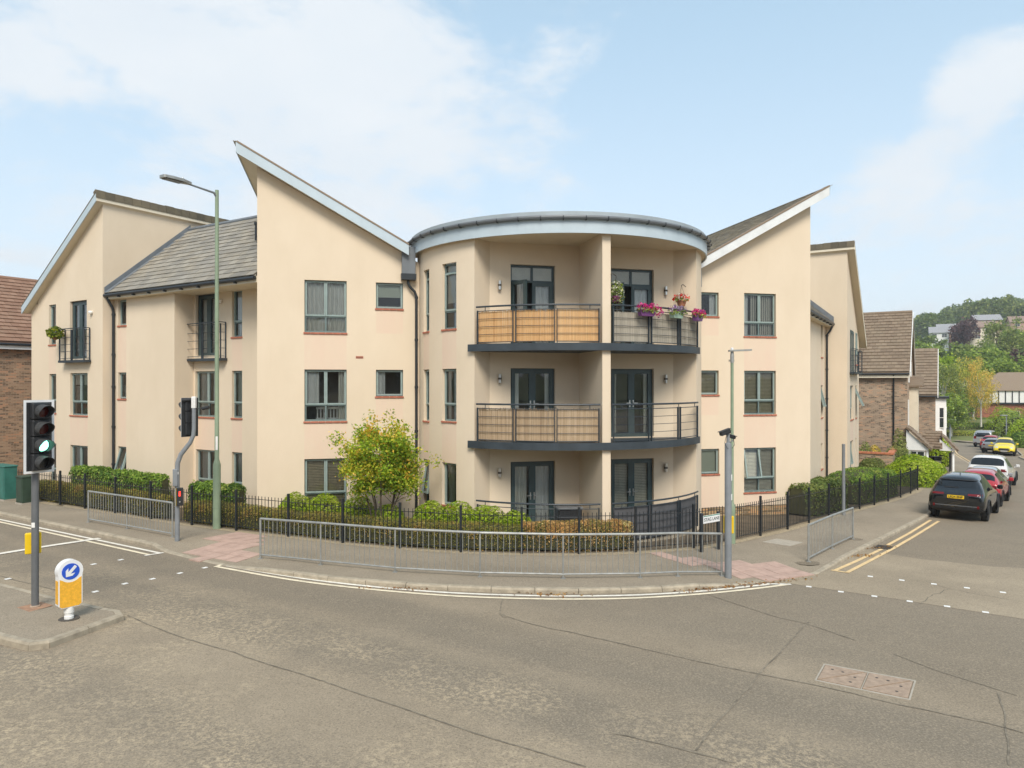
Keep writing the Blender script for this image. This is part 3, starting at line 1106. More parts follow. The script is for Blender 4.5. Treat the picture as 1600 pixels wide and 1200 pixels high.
def wall(name, fmap, s0, s1, z0, z1, ops=(), rec=0.10, smax=None, top=None, mats=None, stain=True, parent=BLD, label=None):
    """a wall with recessed openings. fmap(s, z, depth); top = list of (s, z) for a sloping head above z1"""
    xs = {s0, s1}; zs = {z0, z1}
    for o in ops:
        xs.update(o[:2]); zs.update(o[2:4])
    if smax:
        n = max(1, math.ceil((s1 - s0) / smax))
        xs.update(s0 + (s1 - s0) * k / n for k in range(n + 1))
    xs = sorted(xs); zs = sorted(zs)
    xs = [x for i, x in enumerate(xs) if i == 0 or x - xs[i - 1] > 1e-4]
    mb = MB()
    for a, b in zip(xs[:-1], xs[1:]):
        for c, d in zip(zs[:-1], zs[1:]):
            xm, zm = (a + b) / 2, (c + d) / 2
            if any(o[0] < xm < o[1] and o[2] < zm < o[3] for o in ops):
                continue
            st = 0
            if stain:
                for o in ops:
                    if len(o) > 4 and o[4] and o[0] < xm < o[1] and zm < o[2] and o[2] - zm < 1.25:
                        st = 1
            mb.face([fmap(a, c, 0), fmap(b, c, 0), fmap(b, d, 0), fmap(a, d, 0)], st)
    for o in ops:
        a, b, c, d = o[:4]
        cuts = [x for x in xs if a - 1e-6 <= x <= b + 1e-6]
        for e, f in zip(cuts[:-1], cuts[1:]):
            mb.face([fmap(e, d, 0), fmap(f, d, 0), fmap(f, d, rec), fmap(e, d, rec)])
            mb.face([fmap(f, c, 0), fmap(e, c, 0), fmap(e, c, rec), fmap(f, c, rec)])
        mb.face([fmap(a, c, 0), fmap(a, d, 0), fmap(a, d, rec), fmap(a, c, rec)])
        mb.face([fmap(b, d, 0), fmap(b, c, 0), fmap(b, c, rec), fmap(b, d, rec)])
    if top:
        mb.face([fmap(s, z, 0) for s, z in top])
    return part(name, mb, mats or [render_cream, render_stain], parent, label=label)


CACHE = {}


def cached(key, fn):
    if key not in CACHE:
        CACHE[key] = fn()
    return CACHE[key]


def frame_mesh(w, h, bars, m, prof=0.055, dep=0.07):
    mb = MB()
    p = prof
    mb.box(0, p, 0, dep, 0, h); mb.box(w - p, w, 0, dep, 0, h)
    mb.box(p, w - p, 0.001, dep, 0, p); mb.box(p, w - p, 0.001, dep, h - p, h)
    for b in bars:
        mb.box(b[0], b[1], 0.002, dep - 0.002, b[2], b[3])
    return mb.mesh('window_frame', m)


def ring_mesh(w, h, m, prof, y0, y1, vent=False):
    mb = MB(); p = prof
    mb.box(0, p, y0, y1, -h, 0); mb.box(w - p, w, y0, y1, -h, 0)
    mb.box(p, w - p, y0 + .001, y1, -p, 0); mb.box(p, w - p, y0 + .001, y1, -h, -h + p)
    if vent:
        mb.box(w * .3, w * .72, y0 - 0.014, y0, -p * .75, -p * .25)
    return mb.mesh('sash', m)


def quad_mesh(w, h, m, y=0.02):
    mb = MB(); mb.face([(0, y, -h), (w, y, -h), (w, y, 0), (0, y, 0)])
    return mb.mesh('pane', m)


def interior_mesh(w, h):
    mb = MB(); d = 0.85; y = 0.075
    mb.face([(0, d, 0), (w, d, 0), (w, d, h), (0, d, h)])
    mb.face([(0, y, 0), (0, d, 0), (0, d, h), (0, y, h)]); mb.face([(w, d, 0), (w, y, 0), (w, y, h), (w, d, h)])
    mb.face([(0, y, 0), (w, y, 0), (w, d, 0), (0, d, 0)]); mb.face([(0, d, h), (w, d, h), (w, y, h), (0, y, h)])
    return mb.mesh('room', interior_m)


def curtain_mesh(w, h, seed, m, folds=9.0, y=0.115, amp=0.025):
    mb = MB(); n = max(8, int(w / 0.025)); rnd = random.Random(seed)
    ph = rnd.random() * 6
    col = []
    for i in range(n + 1):
        x = w * i / n
        yy = y + amp * math.sin(ph + x * folds * 6.0 + 0.7 * math.sin(x * 9 + ph)) + 0.01 * math.sin(x * 61)
        col.append((x, yy))
    for (a, ya), (b, yb) in zip(col[:-1], col[1:]):
        mb.face([(a, ya, 0), (b, yb, 0), (b, yb, h), (a, ya, h)])
    return mb.mesh('curtain', m, smooth=True)


def slats_mesh(w, h, m, pitch=0.05, tilt=50, y=0.105):
    mb = MB(); z = h - 0.03
    c, s_ = math.cos(R(tilt)), math.sin(R(tilt))
    while z > 0.02:
        hw = 0.024
        mb.face([(0.01, y - hw * c, z - hw * s_), (w - 0.01, y - hw * c, z - hw * s_), (w - 0.01, y + hw * c, z + hw * s_), (0.01, y + hw * c, z + hw * s_)])
        z -= pitch
    for x in (w * .2, w * .8):
        mb.box(x - .003, x + .003, y - 0.03, y - 0.026, 0.02, h - .02)
    return mb.mesh('blind', m)


def vslats_mesh(w, h, m, pitch=0.085, y=0.11):
    mb = MB(); x = 0.02; k = 0
    while x < w - 0.05:
        a = 0.014
        mb.face([(x, y - a, 0.02), (x + 0.078, y + a, 0.02), (x + 0.078, y + a, h - 0.02), (x, y - a, h - 0.02)])
        x += pitch; k += 1
    return mb.mesh('blind', m)


def flat_mesh(w, h, m, y=0.08, name='blind'):
    mb = MB(); mb.face([(0, y, 0), (w, y, 0), (w, y, h), (0, y, h)])
    return mb.mesh(name, m)


def sill_brick_mesh(w):
    mb = MB(); mb.cbox(0, w, -0.035, 0.115, 0, 0.055, 0.006)
    return mb.mesh('sill_brick', terracotta)


def opening_matrix(fmap, o, rec):
    a, b, c, d = o[:4]
    p0 = fmap(a, c, rec); p1 = fmap(b, c, rec)
    ex = (p1 - p0); w = ex.length; ex.normalize()
    yin = ZV.cross(ex)
    M = Matrix((ex, yin, ZV)).transposed().to_4x4(); M.translation = p0
    return M, w, d - c


def T3(x, y, z):
    return Matrix.Translation((x, y, z))


def drape(win, M, w, h, items, seed):
    """items: (kind, x0, x1, z0, z1) in fractions of the opening"""
    for k, (kind, x0, x1, z0, z1) in enumerate(items):
        ww, hh = w * (x1 - x0), h * (z1 - z0)
        key = (kind, round(ww, 2), round(hh, 2), seed % 3)
        nm = 'curtain'
        if kind == 'curtain':
            me = cached(key, lambda: curtain_mesh(ww, hh, seed, curtain_m))
        elif kind == 'net':
            me = cached(key, lambda: curtain_mesh(ww, hh, seed, curtain_w, 7, 0.105, 0.02))
        elif kind == 'venetian':
            me = cached(key, lambda: slats_mesh(ww, hh, blind_tan)); nm = 'blind'
        elif kind == 'venetian_pale':
            me = cached(key, lambda: slats_mesh(ww, hh, blind_m)); nm = 'blind'
        elif kind == 'vertical':
            me = cached(key, lambda: vslats_mesh(ww, hh, blind_m)); nm = 'blind'
        elif kind == 'green':
            me = cached(key, lambda: flat_mesh(ww, hh, leather_green)); nm = 'blind'
        else:
            me = cached(key, lambda: flat_mesh(ww, hh, blind_m)); nm = 'blind'
        link(nm, me, win, M @ T3(w * x0, 0.002 * k, h * z0))


SEED = [0]


def window(fmap, o, kind='big', inside=(), opened=None, rec=0.10, sill=True, lower=0.31, label=None):
    SEED[0] += 1
    M, w, h = opening_matrix(fmap, o, rec)
    mul = 0.05
    sashes = []; fixed = []; bars = []
    p = 0.05
    if kind == 'big':
        zt = h * lower
        bars = [(w / 2 - mul / 2, w / 2 + mul / 2, p, h - p), (p, w / 2 - mul / 2, zt - .028, zt + .028), (w / 2 + mul / 2, w - p, zt - .028, zt + .028)]
        half = w / 2 - 0.018
        sashes = [(0.02, h - 0.02, half, h - zt - 0.03), (w / 2 - 0.002, h - 0.02, half, h - zt - 0.03)]
        fixed = [(p, zt - 0.028, w / 2 - p - mul / 2, zt - 0.028 - p), (w / 2 + mul / 2, zt - 0.028, w / 2 - p - mul / 2, zt - 0.028 - p)]
    elif kind == 'narrow':
        zt = h * lower
        bars = [(p, w - p, zt - .028, zt + .028)]
        sashes = [(0.018, h - 0.02, w - 0.036, h - zt - 0.03)]
        fixed = [(p, zt - 0.028, w - 2 * p, zt - 0.028 - p)]
    elif kind == 'tall':        # with a small top light
        zt, zu = h * 0.27, h * 0.86
        bars = [(p, w - p, zt - .028, zt + .028), (p, w - p, zu - .024, zu + .024)]
        sashes = [(0.018, zu - 0.006, w - 0.036, zu - zt - 0.022)]
        fixed = [(p, zt - 0.028, w - 2 * p, zt - 0.028 - p), (p, h - p, w - 2 * p, h - zu - 0.024 - p)]
    elif kind == 'single':
        sashes = [(0.02, h - 0.02, w - 0.04, h - 0.04)]
    r3 = lambda *a: tuple(round(x, 3) for x in a)
    win = link('window', cached(('fr', kind, r3(w, h), lower), lambda: frame_mesh(w, h, bars, frame_grey)), BLD, M)
    if label:
        win['label'] = label
    for k, (x, zt_, sw, sh) in enumerate(sashes):
        ang = (opened or {}).get(k, 0)
        Ms = M @ T3(x, -0.004, zt_) @ Matrix.Rotation(R(-ang), 4, 'X')
        link('sash', cached(('sa', r3(sw, sh)), lambda: ring_mesh(sw, sh, sash_grey, 0.052, -0.018, 0.05, True)), win, Ms)
        link('pane', cached(('pn', r3(sw, sh)), lambda: quad_mesh(sw - .09, sh - .09, pane_glass)), win, Ms @ T3(0.045, 0, -0.045))
    for x, zt_, sw, sh in fixed:
        link('pane', cached(('pf', r3(sw, sh)), lambda: quad_mesh(sw, sh, pane_glass, 0.03)), win, M @ T3(x, 0, zt_))
    link('room', cached(('in', r3(w, h)), lambda: interior_mesh(w, h)), win, M)
    drape(win, M, w, h, inside, SEED[0])
    if sill:
        n = max(2, round((w + 0.06) / 0.218)); bw = (w + 0.06) / n
        me = cached(('sb', round(bw, 3)), lambda: sill_brick_mesh(bw - 0.008))
        for k in range(n):
            link('sill_brick', me, win, M @ T3(-0.03 + k * bw, -rec + 0.0 + random.uniform(-.003, .003), -0.055))
    return win


def french_door(fmap, o, inside=(), rec=0.12, transom=False, open_left=0, handles=True):
    SEED[0] += 1
    M, w, h = opening_matrix(fmap, o, rec)
    p = 0.06
    hd = h * 0.80 if transom else h
    bars = []
    if transom:
        bars = [(p, w - p, hd - .03, hd + .03), (w / 2 - .03, w / 2 + .03, hd + .03, h - p)]
    r3 = lambda *a: tuple(round(x, 3) for x in a)
    door = link('french_door', cached(('df', r3(w, h), transom), lambda: frame_mesh(w, h, bars, door_teal, p, 0.08)), BLD, M)
    lw = w / 2 - p + 0.012; lh = hd - (0.03 if transom else p) + 0.01
    for k in (0, 1):
        x = p - 0.01 if k == 0 else w / 2 - 0.002
        Ms = M @ T3(x, -0.006, lh)
        if k == 0 and open_left:
            Ms = M @ T3(x, -0.006, lh) @ Matrix.Rotation(R(-open_left), 4, 'Z')
        lf = link('door_leaf', cached(('dl', r3(lw, lh)), lambda: ring_mesh(lw, lh, door_teal, 0.105, -0.02, 0.05)), door, Ms)
        link('pane', cached(('dp', r3(lw, lh)), lambda: quad_mesh(lw - .2, lh - .2, pane_glass)), door, Ms @ T3(0.1, 0, -0.1))
        if handles:
            mb = MB(); hx = lw - 0.06 if k == 0 else 0.06
            mb.box(hx - .016, hx + .016, -.032, -.02, -lh + .92, -lh + 1.14)
            mb.box(hx - .012, hx + .012, -.07, -.032, -lh + 1.035, -lh + 1.06)
            mb.box(hx - (0.13 if k == 0 else .012), hx + (.012 if k == 0 else .13), -.085, -.068, -lh + 1.035, -lh + 1.06)
            link('handle', mb.mesh('handle', chrome), door, Ms)
    if transom:
        for x in (p, w / 2 + .03):
            link('pane', cached(('dt', r3(w, h)), lambda: quad_mesh(w / 2 - p - .03, h - hd - .03 - p, pane_glass, 0.03)), door, M @ T3(x, 0, h - p))
    link('room', cached(('in', r3(w, h)), lambda: interior_mesh(w, h)), door, M)
    drape(door, M, w, h, inside, SEED[0])
    return door


Z_TOP, Z_MID, Z_GND = (6.10, 7.72), (3.345, 4.95), (0.62, 2.18)
gab = lambda s, z, d: WT(s, -d, z)
SL = 0.556

# -- left gable of the corner block
oL = [(-6.59, -5.32, *Z_TOP, 1), (-6.59, -5.32, *Z_MID, 1), (-6.59, -5.32, *Z_GND, 1), (-4.42, -3.57, 6.89, 7.71, 1), (-4.42, -3.57, 4.11, 4.95, 1), (-4.42, -3.57, 1.34, 2.18, 1)]
zL = lambda s: 11.10 - SL * (s + 7.97)
wall('wall', gab, -7.97, -2.6, -0.6, 7.9, oL, top=[(-7.97, 7.9), (-2.6, 7.9), (-2.6, zL(-2.6)), (-7.97, zL(-7.97))])
window(gab, oL[0], 'big', [('curtain', .03, .49, 0, 1), ('curtain', .51, .97, 0, 1)])
window(gab, oL[1], 'big', [('net', .03, .34, .3, 1), ('curtain', .8, .97, 0, 1)])
window(gab, oL[2], 'big', [('venetian', .03, .97, 0, 1)])
window(gab, oL[3], 'single', [('green', .05, .95, .45, 1)])
window(gab, oL[4], 'single', [('net', .05, .35, 0, 1)])
window(gab, oL[5], 'single', [('venetian_pale', .05, .95, 0, 1)])
# white cot rail standing inside the middle window
mb = MB(); Mw, ww, hh = opening_matrix(gab, oL[1], 0.10)
for k in range(9):
    mb.box(ww * .28 + k * .1, ww * .28 + k * .1 + .04, .3, .33, .04, .36, Mw)
mb.box(ww * .26, ww * .96, .295, .335, .36, .42, Mw); mb.box(ww * .26, ww * .96, .295, .335, .05, .09, Mw)
solo('cot_rail', mb, white_pvc, 'white slatted cot rail seen inside the first floor window of the left gable', 'cot rail', Mw @ Vector((ww / 2, .3, .04)))
# side wall of the left gable (faces the left wing)
side = lambda s, z, d: WT(-7.97 + d, -s, z)
mb = MB(); mb.face([WT(-7.97, -11, -0.6), WT(-7.97, 0, -0.6), WT(-7.97, 0, 11.10), WT(-7.97, -11, 11.10)])
part('wall', mb, render_cream, BLD)

# -- right gable
oR = [(8.57, 9.86, 6.22, 7.77, 1), (8.57, 9.86, 3.40, 4.98, 1), (8.57, 9.86, 0.60, 2.20, 1), (6.70, 7.56, 6.90, 7.75, 1), (6.70, 7.56, 4.12, 4.98, 1), (6.70, 7.58, 1.31, 2.20, 1)]
zR = lambda s: 11.12 - SL * (11.29 - s)
wall('wall', gab, 5.7, 11.29, 0.12, 7.9, oR, top=[(5.7, 7.9), (11.29, 7.9), (11.29, zR(11.29)), (5.7, zR(5.7))])
mb = MB(); mb.face([WT(11.29, 0, -1.2), WT(11.29, -11, -1.2), WT(11.29, -11, 11.12), WT(11.29, 0, 11.12)])
part('wall', mb, render_cream, BLD)
mb = MB(); mb.face([WT(5.2, -0.03, -1.2), WT(11.27, -0.03, -1.2), WT(11.27, -0.03, 0.12), WT(5.2, -0.03, 0.12)])
part('brick_plinth', mb, brick_stock, BLD)
window(gab, oR[0], 'big', [('net', .03, .2, 0, 1), ('vertical', .51, .97, 0, 1), ('vertical', .28, .49, 0, 1)])
window(gab, oR[1], 'big', [('venetian', .03, .97, 0, 1)])
window(gab, oR[2], 'big', [('venetian_pale', .03, .97, 0, 1)], {0: 12})
window(gab, oR[3], 'single', [('net', .7, .95, 0, 1)])
window(gab, oR[4], 'single', [('venetian', .05, .95, 0, 1)])
window(gab, oR[5], 'single', [('green', .05, .95, 0, 1)])

# -- mono-pitch gable roofs
def mono_roof(low_s, high_s, z_of, t_front, t_back, tiles, slate_m):
    up = 1 if high_s > low_s else -1
    q = lambda s, dz, t: WT(s, t, z_of(s) + dz)
    mb = MB()
    mb.prism([q(low_s, 0.02, t_front), q(high_s, 0.02, t_front), q(high_s, 0.27, t_front), q(low_s, 0.27, t_front)], ND * (t_back - t_front))
    roof = part('roof', mb, soffit_cream, BLD, fix=True)
    mb = MB()          # front barge board
    mb.prism([q(low_s, -0.03, t_front), q(high_s, -0.03, t_front), q(high_s, 0.285, t_front), q(low_s, 0.285, t_front)], ND * 0.03)
    part('bargeboard', mb, barge_white if up > 0 else fascia_blue, roof, fix=True)
    mb = MB()
    mb.prism([q(low_s, .29, t_front + .045), q(high_s, .29, t_front + .045), q(high_s, .345, t_front + .045), q(low_s, .345, t_front + .045)], ND * -.30)
    part('verge_tile', mb, tile_brown, roof, fix=True)
    mb = MB()          # high edge board
    e = WD * (0.028 * up)
    mb.prism([q(high_s, 0.0, t_front + 0.03) + e * 0, q(high_s, 0.285, t_front + 0.03), q(high_s, 0.285, t_back), q(high_s, 0.0, t_back)], e)
    part('verge_board', mb, fascia_blue, roof, fix=True)
    return roof


def slate_rows(mb_or_none, origin, along, upv, length, run, w, expo, th=0.014, rnd=None, skip=None, pieces=None, limit=0, parent=None, m=None, name='slate', stuff_name='slate_field'):
    """laps rows of slates up a slope; the first `limit` become parts, the rest one joined part"""
    along = along.normalized(); upv = upv.normalized(); nrm = along.cross(upv).normalized()
    if nrm.z < 0:
        nrm = -nrm
    rnd = rnd or random.Random(3)
    gp_ = max(.004, w * .02); base = MB(); base.box(gp_, w - gp_, 0, expo * 1.35, 0, th)
    me = base.mesh(name, m)
    rest = MB(); n_row = int(run / expo + 0.5); cnt = 0
    tilt = math.atan2(th * 1.2, expo)
    for r in range(n_row):
        off = (w / 2) * (r % 2)
        n = int(length / w) + 1
        for k in range(n + 1):
            x = k * w - off
            if x + w * .25 < 0 or x + w * .25 > length:
                continue
            cut0, cut1 = max(0.0, -x), max(0.0, x + w - length)
            o = origin + along * x + upv * (r * expo) + nrm * rnd.uniform(0.0, 0.006)
            Mx = Matrix((along, upv, nrm)).transposed().to_4x4(); Mx.translation = o
            Mx = Mx @ Matrix.Rotation(-tilt + rnd.uniform(-.006, .006), 4, 'X') @ Matrix.Rotation(rnd.uniform(-.008, .008), 4, 'Z')
            Mx = Mx @ Matrix.Translation((0, 0, th * 1.2))
            if skip and skip(o):
                continue
            if cut0 > .01 or cut1 > .01:
                rest.box(gp_ + cut0, w - gp_ - cut1, 0, expo * 1.3, 0, th, Mx)
            elif cnt < limit:
                link(name, me, parent, Mx); cnt += 1
            else:
                rest.box(gp_, w - gp_, 0, expo * 1.3, 0, th, Mx)
    if rest.v:
        part(stuff_name, rest, m, parent, kind='stuff')


roofL = mono_roof(-3.42, -8.50, zL, 0.36, -11.0, False, slate)
roofR = mono_roof(6.35, 11.80, zR, 0.36, -11.0, False, slate)
cs = math.cos(math.atan(SL)); sn = math.sin(math.atan(SL))
slate_rows(None, WT(6.33, 0.37, zR(6.33) + 0.275), -ND, WD * cs + ZV * sn, 11.3, (11.84 - 6.33) / cs, 0.36, 0.22, parent=roofR, m=slate_moss, stuff_name='slate_field')
slate_rows(None, WT(-3.40, 0.37, zL(-3.40) + 0.275), -ND, -WD * cs + ZV * sn, 11.3, (8.54 - 3.42) / cs, 0.45, 0.28, parent=roofL, m=slate_moss, stuff_name='slate_field')
for rf, s, zf, d in ((roofL, -8.50, zL, -1), (roofR, 11.80, zR, 1)):
    for k in range(22):          # capping tiles along the high edge
        mb = MB(); t0 = 0.37 - k * 0.515
        mb.prism([WT(s + d * .05, t0, zf(s) + .20), WT(s + d * .05, t0, zf(s) + .345), WT(s - d * .12, t0, zf(s) + .31 - .556 * .1), WT(s - d * .12, t0, zf(s) + .25)], -ND * 0.505)
        part('ridge_tile', mb, ridge_dark, rf, fix=True)

# -- cylinder
CS, CT = 1.72, -0.60


def CY(ang, r, z):
    a = R(ang)
    return WT(CS + r * math.cos(a), CT + r * math.sin(a), z)


RW = 4.82
cyl = lambda s, z, d: CY(180 - s, RW - d, z)       # s grows to the right
oC = [(13.3, 18.6, 6.13, 8.05, 1), (13.3, 18.6, 3.36, 4.95, 1), (13.3, 18.6, 0.62, 2.16, 1), (27.8, 35.5, 6.13, 8.08, 1), (27.8, 35.5, 3.40, 4.95, 1), (27.8, 35.5, 0.9, 2.16, 1)]
wall('curved_wall', cyl, 4.0, 43.7, -0.6, 8.75, oC, smax=2.2)
window(cyl, oC[0], 'tall', [('flat', .05, .95, .42, 1)])
window(cyl, oC[1], 'narrow', [('curtain', .55, .97, 0, 1)])
window(cyl, oC[2], 'narrow', [('curtain', .5, .95, 0, 1)], opened={0: 9})
window(cyl, oC[3], 'tall', [('flat', .05, .95, .40, 1), ('net', .5, .95, 0, .4)])
window(cyl, oC[4], 'narrow', [('net', .5, .97, 0, 1), ('curtain', .05, .3, 0, 1)])
window(cyl, oC[5], 'single', [('curtain', .05, .45, 0, 1), ('net', .55, .97, 0, 1)])
wall('curved_wall', cyl, 137.1, 176.0, -0.9, 8.75, (), smax=2.2)
# recess: side walls, back wall, fin
TB = 2.25
pl = [CY(136.3, RW, 0), WT(-1.22, TB, 0)]
pr = [WT(4.68, TB, 0), CY(42.9, RW, 0)]


def plain_wall(name, a, b, z0, z1, m=render_cream):
    mb = MB(); mb.face([(a.x, a.y, z0), (b.x, b.y, z0), (b.x, b.y, z1), (a.x, a.y, z1)])
    return part(name, mb, m, BLD)


plain_wall('wall', pl[0], pl[1], -0.6, 8.7); plain_wall('wall', pr[0], pr[1], -0.9, 8.7)
DZ = ((5.62, 8.07), (2.86, 4.97), (0.10, 2.18))
backw = lambda s, z, d: WT(s, TB - d, z)
oB = [(-0.58, 0.80, *DZ[0], 0), (-0.58, 0.80, *DZ[1], 0), (-0.58, 0.80, *DZ[2], 0), (2.60, 4.02, *DZ[0], 0), (2.60, 4.02, *DZ[1], 0), (2.60, 4.02, *DZ[2], 0)]
wall('wall', backw, -1.22, 4.68, -0.9, 8.7, oB, rec=0.12)
french_door(backw, oB[0], [('net', .18, .40, 0, .8), ('net', .55, .93, 0, .8), ('flat', .04, .96, .82, 1)], transom=True, open_left=62, handles=False)
french_door(backw, oB[1], [('net', .06, .22, 0, 1), ('net', .80, .94, 0, 1)])
french_door(backw, oB[2], [('curtain', .06, .40, 0, 1), ('net', .52, .94, 0, 1)])
french_door(backw, oB[3], [('net', .55, .93, 0, .8), ('flat', .04, .96, .82, 1)], transom=True, open_left=80, handles=False)
french_door(backw, oB[4], [('curtain', .06, .18, 0, 1), ('curtain', .82, .94, 0, 1)])
french_door(backw, oB[5], [('venetian_pale', .06, .94, 0, 1)])
mb = MB()
fs0, fs1 = 1.565, 1.81
tf = CT + math.sqrt(RW ** 2 - (1.69 - CS) ** 2)
mb.face([WT(fs0, TB, -.9), WT(fs0, tf, -.9), WT(fs0, tf, 8.7), WT(fs0, TB, 8.7)])
mb.face([WT(fs0, tf, -.9), WT(fs1, tf, -.9), WT(fs1, tf, 8.7), WT(fs0, tf, 8.7)])
mb.face([WT(fs1, tf, -.9), WT(fs1, TB, -.9), WT(fs1, TB, 8.7), WT(fs1, tf, 8.7)])
part('dividing_wall', mb, render_cream, BLD)
# drum roof: soffit, fascia ring, gutter, roof edge
def ring(r0, z0, r1, z1, a0, a1, n, mbx):
    for k in range(n):
        a, b = a0 + (a1 - a0) * k / n, a0 + (a1 - a0) * (k + 1) / n
        mbx.face([CY(b, r0, z0), CY(a, r0, z0), CY(a, r1, z1), CY(b, r1, z1)])


mb = MB(); mb.face([CY(a, 4.98, 8.70) for a in range(184, -6, -3)])
part('soffit', mb, soffit_cream, BLD, fix=False)
drum = MB(); ring(4.99, 8.98, 4.99, 9.235, 186, -6, 72, drum); ring(4.99, 9.235, 4.7, 9.27, 186, -6, 72, drum); ring(4.7, 9.27, 0.1, 9.42, 186, -6, 72, drum)
drum_roof = part('drum_roof', drum, zinc, BLD, smooth=True)
mb = MB(); ring(5.0, 8.64, 5.0, 9.02, 186, -6, 72, mb); ring(4.96, 8.64, 5.0, 8.64, 186, -6, 72, mb)
part('fascia', mb, fascia_blue, drum_roof, smooth=True)
mb = MB(); mb.tube([CY(a, 5.07, 9.055) for a in range(186, -7, -3)], 0.058, 8)
gut = part('gutter', mb, M_('grey_gutter', (.13, .14, .15), .45, var=.15), drum_roof, smooth=True)
for a in range(182, -4, -7):
    mb = MB()
    for dz in (0,):
        mb.tube([CY(a, 5.01, 8.99), CY(a, 5.09, 8.975), CY(a, 5.145, 9.02), CY(a, 5.14, 9.08)], 0.014, 5)
    part('gutter_bracket', mb, gutter_black, drum_roof)

# balconies
RB = 4.93
PL = [(135.0, 134.0), (120.9, 120.0), (107.3, 106.4), (94.0, 93.2)]
BAY = {'left': (134.4, 121.4, 120.4, 107.7, 106.9, 93.3), 'right': (88.3, 74.9, 73.7, 60.4, 59.0, 44.8)}


def balcony(zf, first_panels=('left', 'right'), slab=True):
    mb = MB()
    if slab:
        poly = [CY(a, RB - .10, zf - 0.16) for a in range(137, 42, -3)] + [WT(4.68, TB + .01, zf - .16), WT(-1.22, TB + .01, zf - .16)]
        mb.prism(poly, (0, 0, 0.15))
    else:
        poly = [CY(a, RB - .10, zf - 0.5) for a in range(137, 42, -3)] + [WT(4.68, TB + .01, zf - .5), WT(-1.22, TB + .01, zf - .5)]
        mb.prism(poly, (0, 0, 0.5))
    bal = part('balcony', mb, deck_steel if slab else kerb_stone_m, BLD, fix=True)
    if slab:
        mb = MB()          # curved steel edge
        n = 48; A0, A1 = 138.2, 42.6
        ring(RB, zf - .17, RB, zf + .035, A0, A1, n, mb); ring(RB - .06, zf - .17, RB, zf - .17, A0, A1, n, mb); ring(RB, zf + .035, RB - .06, zf + .035, A0, A1, n, mb); ring(RB - .06, zf + .035, RB - .06, zf - .17, A0, A1, n, mb)
        for a in (A0, A1):
            mb.face([CY(a, RB, zf - .17), CY(a, RB - .06, zf - .17), CY(a, RB - .06, zf + .035), CY(a, RB, zf + .035)])
        part('edge_beam', mb, deck_steel, bal, smooth=True)
    r = RB - 0.035
    for side_, A in BAY.items():
        mb = MB(); mb.tube([CY(A[0] + .5 + (A[-1] - A[0] - 1.0) * k / 16, r, zf + 1.09) for k in range(17)], 0.026, 8)
        part('handrail', mb, rail_dark, bal, smooth=True)
        for i in range(0, 6, 2):
            a0, a1 = A[i], A[i + 1]
            for a in (a0, a1):
                mb = MB(); p = CY(a, r, 0); d = (CY(a, r + 1, 0) - p)
                mb.bar((p.x, p.y, zf + .03), (p.x, p.y, zf + 0.99), .022, .055, d)
                part('post', mb, rail_dark, bal)
            for z in (.08, .30, .52, .74, .965):
                mb = MB(); mb.tube([CY(a0 + (a1 - a0) * k / 6, r, zf + z) for k in range(7)], 0.012 if z in (.08, .965) else .008, 5)
                part('rail', mb, rail_dark, bal)
        for a in (A[0] - 3, A[1] - .5, A[3] - .4, A[5] + 3):
            mb = MB(); p = CY(a, r, 0); mb.tube([(p.x, p.y, zf + .965), (p.x, p.y, zf + 1.08)], .012, 6)
            part('rail_stub', mb, rail_dark, bal)
    return bal


balcony(5.60); balcony(2.84); balcony(0.09, slab=False)

# wall lights beside the balcony doors
for s in (-0.93, 4.40):
    for z in (7.42, 4.66, 1.88):
        p = WT(s, TB + 0.075, z)
        mb = MB(); mb.lathe([(0.05, -.13), (0.05, .13)], 14, Matrix.Translation(p))
        lt = part('wall_light', mb, chrome, BLD, smooth=True)
        mb = MB(); mb.lathe([(0.053, -.028), (0.053, .028)], 14, Matrix.Translation(p)); mb.box(-.03, .03, -.02, .08, -.05, .05, Matrix.Translation(p) @ Matrix.Rotation(R(13.5), 4, 'Z'))
        part('light_band', mb, iron_dark, lt)

# hopper and downpipe in the corner
mb = MB()
mb.prism([WT(-3.62, .02, 7.98), WT(-3.20, .02, 7.98), WT(-3.20, .02, 8.84), WT(-3.62, .02, 8.84)], ND * .22)
hop = part('hopper', mb, lead_grey, BLD, fix=True)
mb = MB(); mb.prism([WT(-3.64, .015, 7.80), WT(-3.18, .015, 7.80), WT(-3.17, .015, 7.99), WT(-3.65, .015, 7.99)], ND * .24)
part('hopper_outlet', mb, gutter_black, hop, fix=True)


def downpipe(pts, r=0.045, clips=(), parent=BLD):
    mb = MB(); mb.tube(pts, r, 10)
    dp = part('downpipe', mb, gutter_black, parent, smooth=True)
    for p in clips:
        mb = MB(); mb.lathe([(r * 1.35, -.035), (r * 1.35, .035)], 10, Matrix.Translation(p))
        part('pipe_collar', mb, gutter_black, dp)
    return dp


downpipe([WT(-3.42, .13, 7.82), WT(-3.42, .13, 7.7), WT(-3.36, .13, 7.58), WT(-3.22, .13, 7.44), WT(-3.16, .12, 7.3), WT(-3.16, .12, 0.1)], clips=[WT(-3.16, .12, z) for z in (7.25, 5.9, 4.4, 3.0, 1.6)])
mb = MB(); mb.prism([WT(6.42, .02, 7.9), WT(6.78, .02, 7.9), WT(6.78, .02, 8.7), WT(6.42, .02, 8.7)], ND * .2)
hop2 = part('hopper', mb, lead_grey, BLD, fix=True)
mb = MB(); mb.prism([WT(6.5, .02, 7.4), WT(6.66, .02, 7.4), WT(6.66, .02, 7.9), WT(6.5, .02, 7.9)], ND * .15)
part('hopper_outlet', mb, gutter_black, hop2, fix=True)
downpipe([WT(6.45, .12, 7.5), WT(6.45, .12, .0)])
